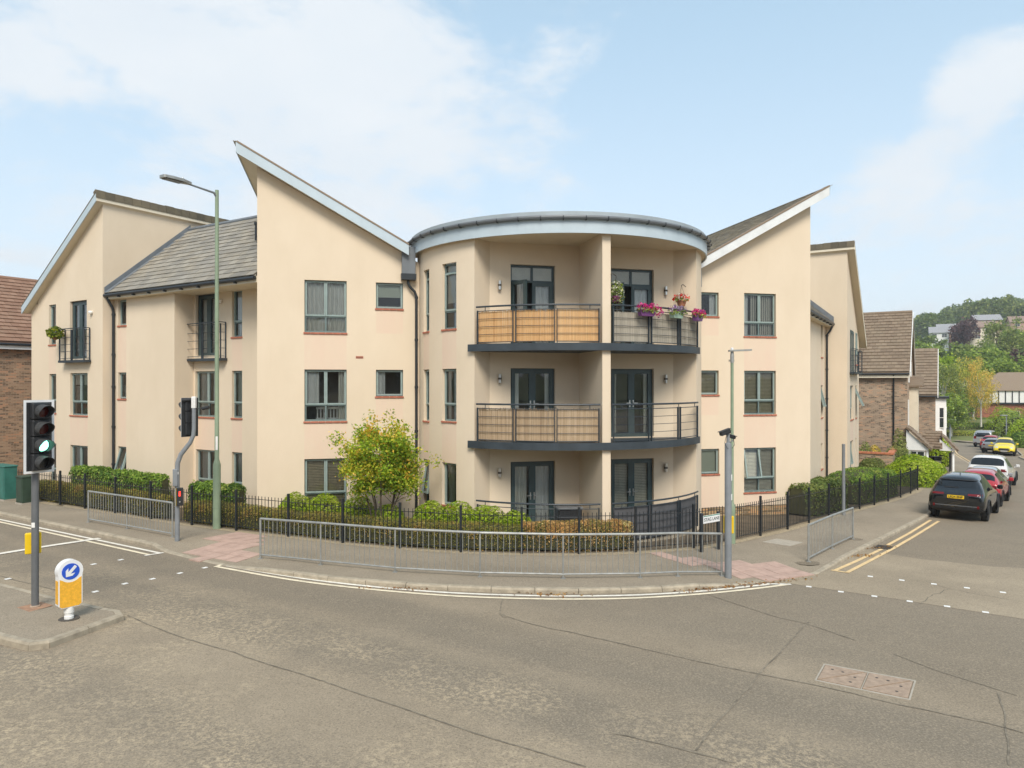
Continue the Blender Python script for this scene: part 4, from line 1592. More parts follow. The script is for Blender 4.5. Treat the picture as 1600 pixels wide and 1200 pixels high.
# air bricks
for f, s, z in ((gab, -5.04, 5.30), (gab, 7.95, 5.30), (gab, 7.95, 2.62)):
    mb = MB(); mb.prism([f(s, z, .01), f(s + .23, z, .01), f(s + .23, z + .075, .01), f(s, z + .075, .01)], ND * .018)
    v = part('air_vent', mb, terracotta if s < 0 else pale_slab, BLD, fix=True)
    mb = MB()
    for k in range(6):
        mb.prism([f(s + .02 + k * .034, z + .015, -.006), f(s + .035 + k * .034, z + .015, -.006), f(s + .035 + k * .034, z + .06, -.006), f(s + .02 + k * .034, z + .06, -.006)], ND * .004)
    part('vent_slot', mb, iron_dark, v, fix=True)

# -- left wing
mid = lambda s, z, d: UQ(14.76 + d, -s, z)
oM = [(-26.33, -25.79, 6.68, 7.64, 1), (-26.33, -25.79, 3.95, 4.93, 1), (-26.33, -25.79, 1.2, 2.17, 1)]
wall('wall', mid, -26.62, -22.83, -0.5, 7.9, oM)
window(mid, oM[0], 'single', [('net', .5, .95, 0, 1)])
window(mid, oM[1], 'single', [('venetian_pale', .05, .95, 0, .5)])
window(mid, oM[2], 'single', opened={0: 16})
mb = MB(); mb.face([UQ(14.76, 22.83, -.5), UQ(15.53, 22.83, -.5), UQ(15.53, 22.83, 7.9), UQ(14.76, 22.83, 7.9)])
part('wall', mb, render_cream, BLD)
recs = lambda s, z, d: UQ(15.50 + d, -s, z)
oW = [(-22.72, -21.50, 5.50, 7.66, 0), (-20.72, -20.18, *Z_TOP, 1), (-22.74, -21.48, *Z_MID, 1), (-20.72, -20.18, *Z_MID, 1), (-22.70, -21.46, *Z_GND, 1), (-20.72, -20.18, *Z_GND, 1)]
wall('wall', recs, -22.83, -18.4, -0.5, 7.9, oW)
french_door(recs, oW[0], [('curtain', .08, .5, 0, 1), ('net', .5, .92, 0, 1)], handles=False)
window(recs, oW[1], 'narrow', [('net', .1, .95, 0, 1)])
window(recs, oW[2], 'big', [('curtain', .04, .3, 0, 1), ('net', .6, .96, .3, 1)])
window(recs, oW[3], 'narrow', [('curtain', .1, .95, 0, 1)])
window(recs, oW[4], 'big', [('curtain', .04, .34, 0, 1), ('curtain', .66, .96, 0, 1)])
window(recs, oW[5], 'narrow', [('curtain', .1, .95, 0, 1)])


def wing_roof(u_or_q, e0, e1, z_e, run, rise, frame, limit, w, expo, wallp, sm, t0=None, t1=None, skip=None):
    """frame(along, back, z) -> point; eaves from e0 to e1"""
    th = 0.12
    mb = MB()
    t0 = e0 if t0 is None else t0; t1 = e1 if t1 is None else t1
    a0, a1, b0, b1 = frame(e0, 0, z_e), frame(e1, 0, z_e), frame(t0, run, z_e + rise), frame(t1, run, z_e + rise)
    nup = Vector((0, 0, th))
    for q in ([a0, a1, b1, b0], [a0 + nup, b0 + nup, b1 + nup, a1 + nup], [a0, a0 + nup, a1 + nup, a1], [b1, b1 + nup, b0 + nup, b0], [a0, b0, b0 + nup, a0 + nup], [a1, a1 + nup, b1 + nup, b1]):
        mb.face(q)
    # the far slope, out of sight from the street
    c0, c1 = frame(t0, 2 * run, z_e), frame(t1, 2 * run, z_e)
    mb.face([b0 + nup, c0 + nup, c1 + nup, b1 + nup])
    rf = part('slate_roof', mb, sm, BLD, fix=True)
    al = a1 - a0; up = frame(e0, run, z_e + rise) - a0
    slate_rows(None, a0 + nup - up.normalized() * 0.04 + Vector((0, 0, .004)), al, up, al.length, up.length, w, expo, 0.02, parent=rf, m=sm, limit=limit, skip=skip)
    mb = MB(); mb.tube([b0 + nup * 1.2, b1 + nup * 1.2], .09, 8)
    part('ridge_roll', mb, lead_grey, rf)
    mb = MB(); 
    d = al.normalized(); bk = (frame(e0, 1, 0) - frame(e0, 0, 0)); bk.z = 0
    z0 = z_e - 0.10
    s0, s1 = frame(e0, 0.03, z0), frame(e1, 0.03, z0)
    mb.prism([s0, s0 + bk * .03, s0 + bk * .03 + ZV * .20, s0 + ZV * .20], s1 - s0)
    part('fascia', mb, cream_board, rf, fix=True)
    mb = MB(); mb.prism([s0 + bk * .03, s0 + bk * wallp, s0 + bk * wallp + ZV * .03, s0 + bk * .03 + ZV * .03], s1 - s0)
    part('soffit', mb, soffit_cream, rf, fix=True)
    mb = MB(); g0, g1 = frame(e0, -0.04, z_e + .03), frame(e1, -0.04, z_e + .03)
    mb.tube([g0, g1], .062, 8)
    part('gutter', mb, gutter_black, rf)
    n = max(2, int((g1 - g0).length / 0.9))
    for k in range(1, n):
        p = g0 + (g1 - g0) * (k / n)
        mb = MB(); mb.bar(p - ZV * .085 + d * .02, p - ZV * .085 - d * .02, .12, .05)
        part('gutter_bracket', mb, gutter_black, rf)
    return rf


fr_left = lambda a, b, z: UQ(14.45 + b, 26.62 - a, z)
s_of = lambda p: (p - OO).dot(WD)
roofW = wing_roof(None, 0.0, 8.45, 7.76, 3.45, 2.98, fr_left, 290, 0.40, 0.30, 1.1, slate, t1=5.2, skip=lambda p: s_of(p) > -8.1)
# stepped lead flashing against the far gable's side wall
mb = MB()
f0, f1 = UQ(14.40, 26.61, 7.80), UQ(17.9, 26.61, 10.78)
mb.prism([f0, f1, f1 + ZV * .30, f0 + ZV * .30], -VD * .03)
part('flashing', mb, lead_grey, roofW, fix=True)
mb = MB(); mb.prism([f0 + ZV * .1, f1 + ZV * .1, f1 + ZV * .115, f0 + ZV * .115], -VD * .26)
part('flashing', mb, lead_grey, roofW, fix=True)
mb = MB()
pr_ = UQ(16.1, 20.2, 9.45); mb.tube([pr_, pr_ + Vector((0, 0, .55))], .06, 8); mb.lathe([(.09, .55), (.09, .62)], 10, Matrix.Translation(pr_))
part('soil_vent', mb, gutter_black, roofW)
downpipe([UQ(14.47, 26.55, 7.72), UQ(14.52, 26.5, 7.55), UQ(14.66, 26.52, 7.35), UQ(14.69, 26.52, 7.2), UQ(14.69, 26.52, .1)], 0.05, [UQ(14.69, 26.52, z) for z in (7.1, 5.6, 4.4, 2.9, 1.5)])

# -- far left gable
fg = lambda s, z, d: UQ(14.35 + d, -s, z)
oF = [(-30.54, -30.0, 6.07, 7.66, 1), (-28.95, -27.72, 5.47, 7.70, 0), (-30.52, -29.98, 3.35, 4.90, 1), (-28.92, -27.66, 3.30, 4.92, 1), (-30.52, -29.98, .62, 2.14, 1), (-28.92, -27.66, .60, 2.14, 1)]
sF = 0.69
zF = lambda q: 11.18 - sF * (q - 26.62)
wall('wall', fg, -31.95, -26.62, -0.5, 7.75, oF, top=[(-31.42, 7.75), (-26.62, 7.75), (-26.62, 11.18), (-31.42, zF(31.42)), (-31.42, 7.76)])
mb = MB(); mb.face([UQ(14.35, 31.95, -.5), UQ(14.35, 31.95, 7.5), UQ(24, 31.95, 7.5), UQ(24, 31.95, -.5)])
part('wall', mb, render_cream, BLD)
mb = MB(); mb.face([UQ(14.35, 26.62, -.5), UQ(24.5, 26.62, -.5), UQ(24.5, 26.62, 11.18), UQ(14.35, 26.62, 11.18)])
part('wall', mb, render_cream, BLD)
window(fg, oF[0], 'narrow', [('net', .1, .95, 0, 1)])
french_door(fg, oF[1], [('net', .1, .95, 0, 1)], handles=False)
window(fg, oF[2], 'narrow', [('venetian_pale', .1, .95, 0, 1)])
window(fg, oF[3], 'big', [('flat', .04, .96, .72, 1), ('venetian_pale', .04, .48, .3, .7)])
window(fg, oF[4], 'narrow', [('curtain', .1, .95, 0, 1)])
window(fg, oF[5], 'big', [('net', .04, .3, 0, 1), ('net', .75, .96, 0, 1)])


def mono_roof_uq(P, low, high, zf, f0, f1, fm):
    """P(a, b, z): a across the slope, b front-to-back"""
    q = lambda a, dz, b: P(a, b, zf(a) + dz)
    sgn = 1 if high > low else -1
    dirb = (P(0, 1, 0) - P(0, 0, 0)); dira = (P(1, 0, 0) - P(0, 0, 0)) * sgn
    mb = MB()
    mb.prism([q(low, .02, f0), q(high, .02, f0), q(high, .25, f0), q(low, .25, f0)], dirb * (f1 - f0))
    rf = part('roof', mb, slate, BLD, fix=True)
    mb = MB(); mb.prism([q(low, .0, f0), q(high, .0, f0), q(high, .018, f0), q(low, .018, f0)], dirb * (f1 - f0)); part('soffit', mb, soffit_cream, rf, fix=True)
    mb = MB(); mb.prism([q(low, -.04, f0), q(high, -.04, f0), q(high, .24, f0), q(low, .24, f0)], dirb * -.03)
    part('bargeboard', mb, fm, rf, fix=True)
    mb = MB(); mb.prism([q(low, .24, f0 - .03), q(high, .24, f0 - .03), q(high, .31, f0 - .03), q(low, .31, f0 - .03)], dirb * 0.35)
    part('verge_tile', mb, ridge_dark, rf, fix=True)
    mb = MB(); mb.prism([q(high, -.02, f0 + .001), q(high, .10, f0 + .001), q(high, .10, f1), q(high, -.02, f1)], dira * .03)
    part('verge_board', mb, cream_board, rf, fix=True)
    n = int((f1 - f0) / .34)
    for k in range(n):
        b = f0 - .02 + k * .34
        mb = MB(); jz = random.uniform(-.012, .012)
        mb.prism([q(high, .10, b) + dira * .055, q(high, .37 + jz, b) + dira * .04, q(high, .40 + jz, b) - dira * .05, q(high, .30, b) - dira * .2, q(high, .12, b) - dira * .03], dirb * .33)
        part('ridge_tile', mb, ridge_dark, rf, fix=True)
    return rf


PF = lambda a, b, z: UQ(14.35 + b, a, z)
mono_roof_uq(PF, 32.1, 26.52, lambda q: 11.18 - sF * (q - 26.62), -0.28, 9.8, fascia_blue)

# -- right wing and far right gable (half a step lower, down the lane)
rw = lambda s, z, d: UQ(s, 4.82 + d, z)
oRW = [(35.15, 35.75, 5.75, 7.22, 1), (35.15, 35.75, 2.95, 4.44, 1), (35.15, 35.75, 0.55, 1.74, 1)]
wall('wall', rw, 28.6, 36.62, -1.4, 7.5, oRW)
for k, o in enumerate(oRW):
    window(rw, o, 'narrow', [('curtain', .1, .9, 0, 1)], {0: 14} if k == 1 else None)
fr_right = lambda a, b, z: UQ(28.5 + a, 4.50 + b, z)
roofRW = wing_roof(None, 0.0, 8.1, 7.32, 3.45, 2.98, fr_right, 0, 0.40, 0.30, .4, slate, t0=3.2, skip=lambda p: s_of(p) < 11.25)
mb = MB(); f0, f1 = UQ(36.60, 4.45, 7.40), UQ(36.60, 7.95, 10.38)
mb.prism([f0, f1, f1 + ZV * .30, f0 + ZV * .30], -UD * .04)
part('flashing', mb, lead_grey, roofRW, fix=True)
downpipe([UQ(36.42, 4.5, 7.25), UQ(36.42, 4.6, 7.0), UQ(36.42, 4.73, 6.85), UQ(36.42, 4.73, -1.0)], 0.05, [UQ(36.42, 4.73, z) for z in (6.8, 5.2, 3.8, 2.3, 1.0)])
fr_ = lambda s, z, d: UQ(s, 3.87 + d, z)
oFR = [(37.8, 39.2, 4.95, 7.15, 0), (40.2, 40.8, 5.5, 7.15, 1), (37.85, 39.2, 2.75, 4.42, 1), (40.2, 40.8, 2.75, 4.42, 1), (37.85, 39.2, 0.05, 1.70, 1), (40.2, 40.8, 0.05, 1.70, 1)]
zFR = lambda u_: 10.75 - 0.72 * (u_ - 36.62)
wall('wall', fr_, 36.62, 41.9, -1.6, 6.9, oFR and [o for o in oFR if o[3] < 6.9], top=[(36.62, 6.9), (41.9, 6.9), (41.9, 6.95), (36.62, 10.75)])
french_door(lambda s, z, d: UQ(s, 3.87 - 0.13 + d, z), oFR[0], [('net', .1, .9, 0, 1)], handles=False)
window(lambda s, z, d: UQ(s, 3.87 - .12 + d, z), oFR[1], 'narrow', [('net', .1, .9, 0, 1)])
for k in (2, 3, 4, 5):
    window(fr_, oFR[k], 'big' if k in (2, 4) else 'narrow', [('curtain', .1, .9, 0, 1)], {0: 24} if k == 3 else ({0: 8} if k == 4 else None))
mb = MB(); mb.face([UQ(36.62, 12.5, -1.6), UQ(36.62, 3.87, -1.6), UQ(36.62, 3.87, 10.75), UQ(36.62, 12.5, 10.75)])
part('wall', mb, render_cream, BLD)
mb = MB(); mb.face([UQ(41.9, 3.87, -1.8), UQ(41.9, 12.5, -1.8), UQ(41.9, 12.5, 6.95), UQ(41.9, 3.87, 6.95)])
part('wall', mb, render_cream, BLD)
PFR = lambda a, b, z: UQ(a, 3.87 + b, z)
mono_roof_uq(PFR, 42.6, 36.50, zFR, -0.30, 9.0, cream_board)
# back walls so that the block is closed
for a, b in ((UQ(24, 32, 0), UQ(24.5, 18, 0)), (UQ(24.5, 18, 0), UQ(36.6, 12.5, 0)), (UQ(36.6, 12.5, 0), UQ(41.9, 12.5, 0))):
    plain_wall('wall', a, b, -1.5, 7.0)


# juliet balconies
def juliet(P, a0, a1, z0, z1):
    """P(a, out, z)"""
    mb = MB(); b = [P(a0 - .06, 0.02, z0), P(a1 + .06, 0.02, z0), P(a1 + .06, .27, z0), P(a0 - .06, .27, z0)]
    mb.prism(b, (0, 0, .09))
    jb = part('juliet_balcony', mb, rail_dark, BLD, fix=True)
    for a in (a0, (a0 + a1) / 2 - .03, (a0 + a1) / 2 + .03, a1):
        mb = MB(); mb.bar(P(a, .24, z0 + .09), P(a, .24, z1 - .05), .05, .02, P(1, 0, 0) - P(0, 0, 0)); part('post', mb, rail_dark, jb)
    for a in (a0, a1):
        mb = MB(); mb.bar(P(a, .04, z1), P(a, .24, z1), .03, .03); mb.bar(P(a, .04, z0 + .09), P(a, .04, z1), .02, .04); part('side_rail', mb, rail_dark, jb)
    for k in range(5):
        z = z0 + .16 + k * (z1 - .07 - z0 - .16) / 4
        mb = MB(); mb.tube([P(a0, .24, z), P(a1, .24, z)], .009, 5); mb.tube([P(a0, .04, z), P(a0, .24, z)], .009, 5); mb.tube([P(a1, .04, z), P(a1, .24, z)], .009, 5)
        part('rail', mb, rail_dark, jb)
    mb = MB(); mb.bar(P(a0 - .02, .24, z1), P(a1 + .02, .24, z1), .045, .03); part('handrail', mb, rail_dark, jb)


juliet(lambda a, o, z: UQ(14.35 - o, -a, z), -29.22, -27.45, 5.32, 6.62)
juliet(lambda a, o, z: UQ(15.50 - o, -a, z), -22.98, -21.0, 5.30, 6.62)
juliet(lambda a, o, z: UQ(a, 3.87 - o, z), 37.6, 40.9, 5.0, 6.2)
# small alarm boxes / lights on the walls
for p in (UQ(14.30, 27.35, 7.2), UQ(15.45, 21.3, 7.35)):
    mb = MB(); mb.lathe([(0.07, -.05), (.085, 0), (0.07, .05)], 12, Matrix.Translation(p))
    part('security_light', mb, white_pvc, BLD)

# ------------------------------------------------------------------ vegetation
import numpy as np


def leaves_mesh(name, pos, size, palette, seed, nrm=None, aspect=0.55, inv=None, mat=None):
    """one small pointed leaf (two triangles folded along its rib) per position; each leaf has its own tint"""
    rs = np.random.RandomState(seed)
    pos = np.asarray(pos, dtype=np.float64)
    n = len(pos)
    a = rs.normal(size=(n, 3))
    a /= np.linalg.norm(a, axis=1)[:, None]
    if nrm is not None:
        b = np.asarray(nrm) + rs.normal(size=(n, 3)) * 0.55
    else:
        b = rs.normal(size=(n, 3)) + np.array([0, 0, 0.7])
    x = np.cross(a, b); x /= (np.linalg.norm(x, axis=1)[:, None] + 1e-9)
    y = np.cross(b, x); y /= (np.linalg.norm(y, axis=1)[:, None] + 1e-9)
    L = (size * (0.6 + 0.8 * rs.rand(n)))[:, None]
    z = np.cross(x, y)
    v = np.stack([pos - x * L * .5, pos + y * L * aspect * .5 + z * L * .12, pos + x * L * .5, pos - y * L * aspect * .5 + z * L * .12], axis=1).reshape(-1, 3)
    me = bpy.data.meshes.new(name)
    me.vertices.add(4 * n); me.loops.add(4 * n); me.polygons.add(n)
    if inv is not None:
        M = np.array(inv)
        v = v @ M[:3, :3].T + M[:3, 3]
    me.vertices.foreach_set('co', v.astype(np.float32).ravel())
    me.loops.foreach_set('vertex_index', np.arange(4 * n, dtype=np.int32))
    me.polygons.foreach_set('loop_start', np.arange(0, 4 * n, 4, dtype=np.int32))
    try:
        me.polygons.foreach_set('loop_total', np.full(n, 4, dtype=np.int32))
    except Exception:
        pass
    me.update(calc_edges=True)
    cols = np.array([c for c, _ in palette]); wt = np.array([w for _, w in palette], dtype=float); wt /= wt.sum()
    # neighbouring leaves tend to share a tint
    cell = np.floor(pos / (size * 7)).astype(int)
    h = (cell[:, 0] * 73856093 ^ cell[:, 1] * 19349663 ^ cell[:, 2] * 83492791) % 1000 / 1000.0
    pick = np.where(rs.rand(n) < 0.45, h, rs.rand(n))
    idx = np.searchsorted(np.cumsum(wt), pick).clip(0, len(cols) - 1)
    c = cols[idx] * (0.72 + 0.56 * rs.rand(n))[:, None]
    c4 = np.ones((n, 4), dtype=np.float32); c4[:, :3] = c
    at = me.attributes.new('tint', 'FLOAT_COLOR', 'FACE')
    at.data.foreach_set('color', c4.ravel())
    me.materials.append(mat or leaf_m)
    me.validate()
    return me


P_LAUREL = [((0.201, 0.319, 0.051), 4), ((0.308, 0.450, 0.070), 3), ((0.107, 0.201, 0.043), 3), ((0.472, 0.520, 0.119), 1)]
P_BOX = [((.36, .31, .075), 4), ((.47, .38, .10), 3), ((.22, .21, .055), 3), ((.58, .38, .13), 2), ((.29, .33, .065), 3)]
P_DRY = [((0.647, 0.388, 0.141), 5), ((0.850, 0.543, 0.220), 4), ((0.388, 0.259, 0.090), 3), ((0.285, 0.285, 0.078), 3), ((0.850, 0.724, 0.337), 1)]
P_BRIGHT = [((.39, .52, .032), 5), ((.50, .62, .055), 3), ((.25, .37, .028), 3), ((.56, .62, .11), 1)]
P_AUTUMN = [((0.465, 0.540, 0.045), 6), ((0.300, 0.450, 0.038), 6), ((0.630, 0.570, 0.060), 3), ((0.850, 0.540, 0.075), 2), ((0.195, 0.315, 0.033), 4), ((0.850, 0.630, 0.120), 1)]
P_BIRCH = [((0.437, 0.513, 0.089), 4), ((0.642, 0.616, 0.116), 3), ((0.850, 0.694, 0.141), 2), ((0.257, 0.346, 0.078), 3)]
P_YELLOW = [((0.840, 0.597, 0.133), 4), ((0.663, 0.530, 0.111), 3), ((0.850, 0.663, 0.199), 2), ((0.398, 0.420, 0.088), 2)]
P_GREEN = [((0.294, 0.398, 0.072), 4), ((0.451, 0.526, 0.102), 3), ((0.176, 0.255, 0.058), 3)]
P_DARK = [((0.198, 0.268, 0.074), 4), ((0.309, 0.351, 0.097), 3), ((0.121, 0.174, 0.055), 3)]
P_OLIVE = [((0.294, 0.350, 0.098), 4), ((0.420, 0.448, 0.140), 3), ((0.182, 0.238, 0.078), 3)]
P_PURPLE = [((0.148, 0.080, 0.080), 4), ((0.211, 0.110, 0.104), 3), ((0.087, 0.049, 0.055), 2)]


def offset_path(path, off):
    P = [Vector((*p, 0)) for p in path]; out = []
    for i, p in enumerate(P):
        d = (P[min(i + 1, len(P) - 1)] - P[max(i - 1, 0)]).normalized()
        out.append((p.x - d.y * off, p.y + d.x * off))
    return out


def hedge(name, label, path, width, height, palette, n, size=0.055, seed=1, rough=0.05, group=None, cat='hedge', zoff=0.1, round_=0.25, dome=0.0):
    """clipped hedge along a path: dark inner twigs and a skin of single leaves"""
    rs = np.random.RandomState(seed)
    P = resample([tuple(p) for p in smooth_pts(path, 5)], 0.25)
    c = P[len(P) // 2]
    root = thing(name, label, cat, (c.x, c.y, gz(c.x, c.y) + zoff), group)
    m = len(P)
    # cross-section (s across, z) as a rounded box
    sec = []
    K = 16
    for k in range(K + 1):
        a = math.pi * k / K
        ca, sa = math.cos(a), math.sin(a)
        e = 0.42
        sx = math.copysign(abs(ca) ** e, ca); sz = abs(sa) ** e
        sec.append((sx, sz))

    def frame_at(i):
        d = (P[min(i + 1, m - 1)] - P[max(i - 1, 0)]).normalized()
        return P[i], Vector((-d.y, d.x, 0))
    mb = MB()
    prof = []
    for i in range(m):
        p, nv = frame_at(i)
        endf = min(1.0, 0.55 + 0.45 * min(i, m - 1 - i) / 2.0)
        hh = height * (1 + 0.06 * noise.noise(Vector((p.x * .7, p.y * .7, seed)))) + dome * math.sin(math.pi * i / max(1, m - 1))
        ring_ = []
        for sx, sz in sec:
            ring_.append(Vector((p.x, p.y, gz(p.x, p.y) + zoff)) + nv * (sx * width / 2 * endf) + ZV * (sz * hh * (0.9 + .1 * endf)))
        prof.append(ring_)
    for i in range(m - 1):
        for k in range(K):
            q = [prof[i][k], prof[i + 1][k], prof[i + 1][k + 1], prof[i][k + 1]]
            mb.face(q)
    mb.face(prof[0]); mb.face(prof[-1][::-1])
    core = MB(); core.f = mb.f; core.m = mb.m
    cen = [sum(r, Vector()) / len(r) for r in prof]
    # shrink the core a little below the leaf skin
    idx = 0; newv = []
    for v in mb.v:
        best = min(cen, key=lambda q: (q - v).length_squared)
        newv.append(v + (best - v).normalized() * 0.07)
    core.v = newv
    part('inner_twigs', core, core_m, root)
    pos = np.empty((n, 3)); nr = np.empty((n, 3))
    for j in range(n):
        i = rs.randint(0, m - 1); t = rs.rand(); k = rs.randint(0, K); s = rs.rand()
        a = prof[i][k].lerp(prof[i][k + 1], s); b = prof[i + 1][k].lerp(prof[i + 1][k + 1], s)
        q = a.lerp(b, t)
        e1 = prof[i + 1][k] - prof[i][k]; e2 = prof[i][k + 1] - prof[i][k]
        nn = e2.cross(e1).normalized() if e1.length * e2.length > 0 else ZV
        if nn.dot(q - cen[i]) < 0:
            nn = -nn
        q = q + nn * (rs.rand() * 0.10 - 0.07 + rough * noise.noise(q * 3.1))
        pos[j] = q; nr[j] = nn
    me = leaves_mesh('foliage', pos, size, palette, seed, nr, inv=wm(root).inverted())
    o = link('foliage', me, root)
    return root


def crown_points(rs, n, rad, clusters, cl_size, hollow=0.45, flat_bottom=0.0):
    """leaf positions gathered in clumps through an ellipsoid"""
    C = []
    while len(C) < clusters:
        p = rs.normal(size=3); p /= np.linalg.norm(p)
        r = hollow + (1 - hollow) * rs.rand() ** 0.6
        p = p * r
        if p[2] < -0.85 + flat_bottom:
            continue
        C.append(p * (1 + 0.14 * rs.normal()))
    C = np.array(C)
    k = rs.randint(0, clusters, size=n)
    d = rs.normal(size=(n, 3)) * cl_size
    return (C[k] + d) * np.array(rad), C * np.array(rad)


TREE_MESH = {}


def tree(name, label, x, y, height, width, palette, seed, kind='round', leaf=0.28, n=2600, trunk_m=None, group=None, trunk_h=0.22, zbase=None, cat='tree', clusters=46, cl=0.16):
    z = hill_z(x, y) if zbase is None else zbase
    z = max(z, gz(x, y) + 0.02) if math.hypot(x, y) < 118 else z
    root = thing(name, label, cat, (x, y, z - 0.05), group)
    key = (kind, seed % 3, tuple(palette[0][0]), round(leaf / height, 3), n)
    rs = np.random.RandomState(seed % 3 + 11)
    if key not in TREE_MESH:
        pts, C = crown_points(rs, n, (0.5, 0.5, 0.5), clusters, cl)
        me = leaves_mesh('crown', pts, leaf / height, palette, seed)
        tm = MB()
        tm.tube([(0, 0, -0.5 - trunk_h), (0.006, 0.004, -.35), (0, .01, -.1), (.01, 0, .12)], 0.02, 7, radii=[.032, .024, .017, .006])
        for c in C[:14]:
            s = Vector((0, 0, -0.34 + 0.3 * rs.rand()))
            e = Vector(c) * 0.86
            mid_ = (s + e) / 2 + Vector((0, 0, 0.05))
            tm.tube([s, mid_, e], .01, 5, radii=[.011, .007, .002])
        TREE_MESH[key] = (me, tm)
    me, tm = TREE_MESH[key]
    ch = height * (1 - trunk_h)
    zc = z + height * trunk_h + ch * 0.5
    S = Matrix.Translation((x, y, zc)) @ Matrix.Rotation(seed * 1.7, 4, 'Z') @ Matrix.Diagonal((width, width, ch, 1))
    link('crown', me, root, S)
    tk = ('t', key, trunk_m.name if trunk_m else 'b')
    if tk not in TREE_MESH:
        TREE_MESH[tk] = tm.mesh('trunk', trunk_m or bark, smooth=True)
    link('trunk', TREE_MESH[tk], root, S)
    return root


def mound(name, label, x, y, rx, ry, h, palette, seed, n=2500, leaf=0.09, cat='shrub', group=None, zoff=0.1, spiky=False, rot=0.0):
    """a rounded shrub"""
    rs = np.random.RandomState(seed)
    z = gz(x, y) + zoff if y < 110 else hill_z(x, y)
    root = thing(name, label, cat, (x, y, z), group)
    d = rs.normal(size=(n, 3)); d /= np.linalg.norm(d, axis=1)[:, None]; d[:, 2] = np.abs(d[:, 2])
    bumps = rs.normal(size=(16, 3)); bumps /= np.linalg.norm(bumps, axis=1)[:, None]; bumps[:, 2] = np.abs(bumps[:, 2])
    rad = 0.84 + 0.20 * np.max(np.clip((d @ bumps.T - 0.72) / 0.28, 0, 1), axis=1)
    dep = 1 - 0.24 * rs.rand(n) ** 2
    pos = d * (rad * dep)[:, None] * np.array([rx, ry, h])
    nr = d.copy()
    if spiky:
        nr = d * .7 + rs.normal(size=(n, 3)) * .3
    c, s = math.cos(rot), math.sin(rot)
    Rm = np.array([[c, -s, 0], [s, c, 0], [0, 0, 1]])
    me = leaves_mesh('foliage', pos @ Rm.T, leaf, palette, seed, nr, aspect=0.28 if spiky else 0.55)
    link('foliage', me, root, wm(root))
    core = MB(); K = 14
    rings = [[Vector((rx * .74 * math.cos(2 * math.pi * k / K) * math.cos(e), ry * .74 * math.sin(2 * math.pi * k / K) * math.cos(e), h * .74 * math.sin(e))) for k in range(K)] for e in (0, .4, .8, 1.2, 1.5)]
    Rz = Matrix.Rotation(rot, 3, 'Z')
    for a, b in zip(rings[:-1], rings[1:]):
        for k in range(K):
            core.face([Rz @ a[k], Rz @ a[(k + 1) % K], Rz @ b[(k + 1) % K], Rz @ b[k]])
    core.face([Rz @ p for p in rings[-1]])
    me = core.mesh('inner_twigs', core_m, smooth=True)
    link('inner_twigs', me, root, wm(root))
    return root


# hedges behind the railings
FM = resample(smooth_pts(F_MAIN, 5), 0.2)
FL = resample(smooth_pts(F_LANE, 5), 0.2)


def along(F, x0, x1, off, step=4):
    P = [(p.x, p.y) for p in F if x0 <= p.x <= x1][::step]
    return offset_path(P, off)


hedge('clipped_hedge', 'long clipped olive green box hedge behind the main road railings, curving round the corner', along(FM, -10.6, 1.0, 0.62), 0.72, 0.64, P_BOX, 30000, 0.042, 3)
hedge('clipped_hedge', 'dry browned stretch of clipped hedge in front of the ground floor balcony', along(FM, 0.15, 3.6, 0.60), 0.66, 0.74, P_DRY, 12500, 0.042, 4)
hedge('clipped_hedge', 'clipped hedge behind the railings at the far left, beside the green cabinets', along(FM, -18.0, -10.7, 0.45), 0.60, 0.70, P_BOX + [((.40, .35, .07), 2)], 13500, 0.05, 5)
hedge('laurel_hedge', 'bright green laurel hedge along the left wing below the open window', along(FM, -17.0, -11.9, 1.12), 0.60, 1.25, P_LAUREL, 7000, 0.085, 6, rough=0.10)
hedge('laurel_hedge', 'lower laurel hedge under the recessed windows of the left wing', along(FM, -11.2, -8.3, 1.25), 0.62, 1.12, P_LAUREL, 5000, 0.085, 7, rough=0.10)
for k, (px_, Y_, rx, ry, h, nm) in enumerate(((462, 21.3, .62, .5, 0.98, 'low conifer at the left end of the bed under the left gable window'), (512, 21.0, .74, .55, 1.0, 'low spreading conifer under the middle of the left gable window'),
                                (560, 20.7, .62, .5, .98, 'low conifer touching the left stems of the autumn tree'), (608, 20.3, .5, .45, .82, 'smallest conifer at the foot of the autumn tree'),
                                (672, 19.95, .55, .5, .98, 'conifer beside the downpipe foot under the slim curved wall window'), (716, 19.8, .62, .5, 1.0, 'conifer under the wider curved wall window'),
                                (762, 19.7, .66, .5, .93, 'conifer right of the curved wall windows, by the terrace rail end'), (806, 19.5, .5, .4, .82, 'rightmost conifer, in front of the terrace rail'))):
    X_ = (px_ - 800) / 1100 * Y_
    mound('conifer_shrub', nm, X_, Y_, rx * 1.12, ry, h + .06, P_BRIGHT, 20 + k, 3000, 0.095, group='low conifers in the corner bed', spiky=True)
hedge('laurel_hedge', 'dark glossy laurel hedge behind the lane railings under the right wing', along(FL, 10.9, 14.2, 0.95), 1.2, 1.12, P_DARK + [((.14, .19, .045), 3)], 7500, 0.09, 8, rough=0.12)
hedge('domed_hedge', 'smooth domed bright green hedge behind the lane railings', along(FL, 14.3, 18.2, 1.1), 1.7, 1.08, P_LAUREL, 9500, 0.065, 9, rough=0.05, dome=0.22)
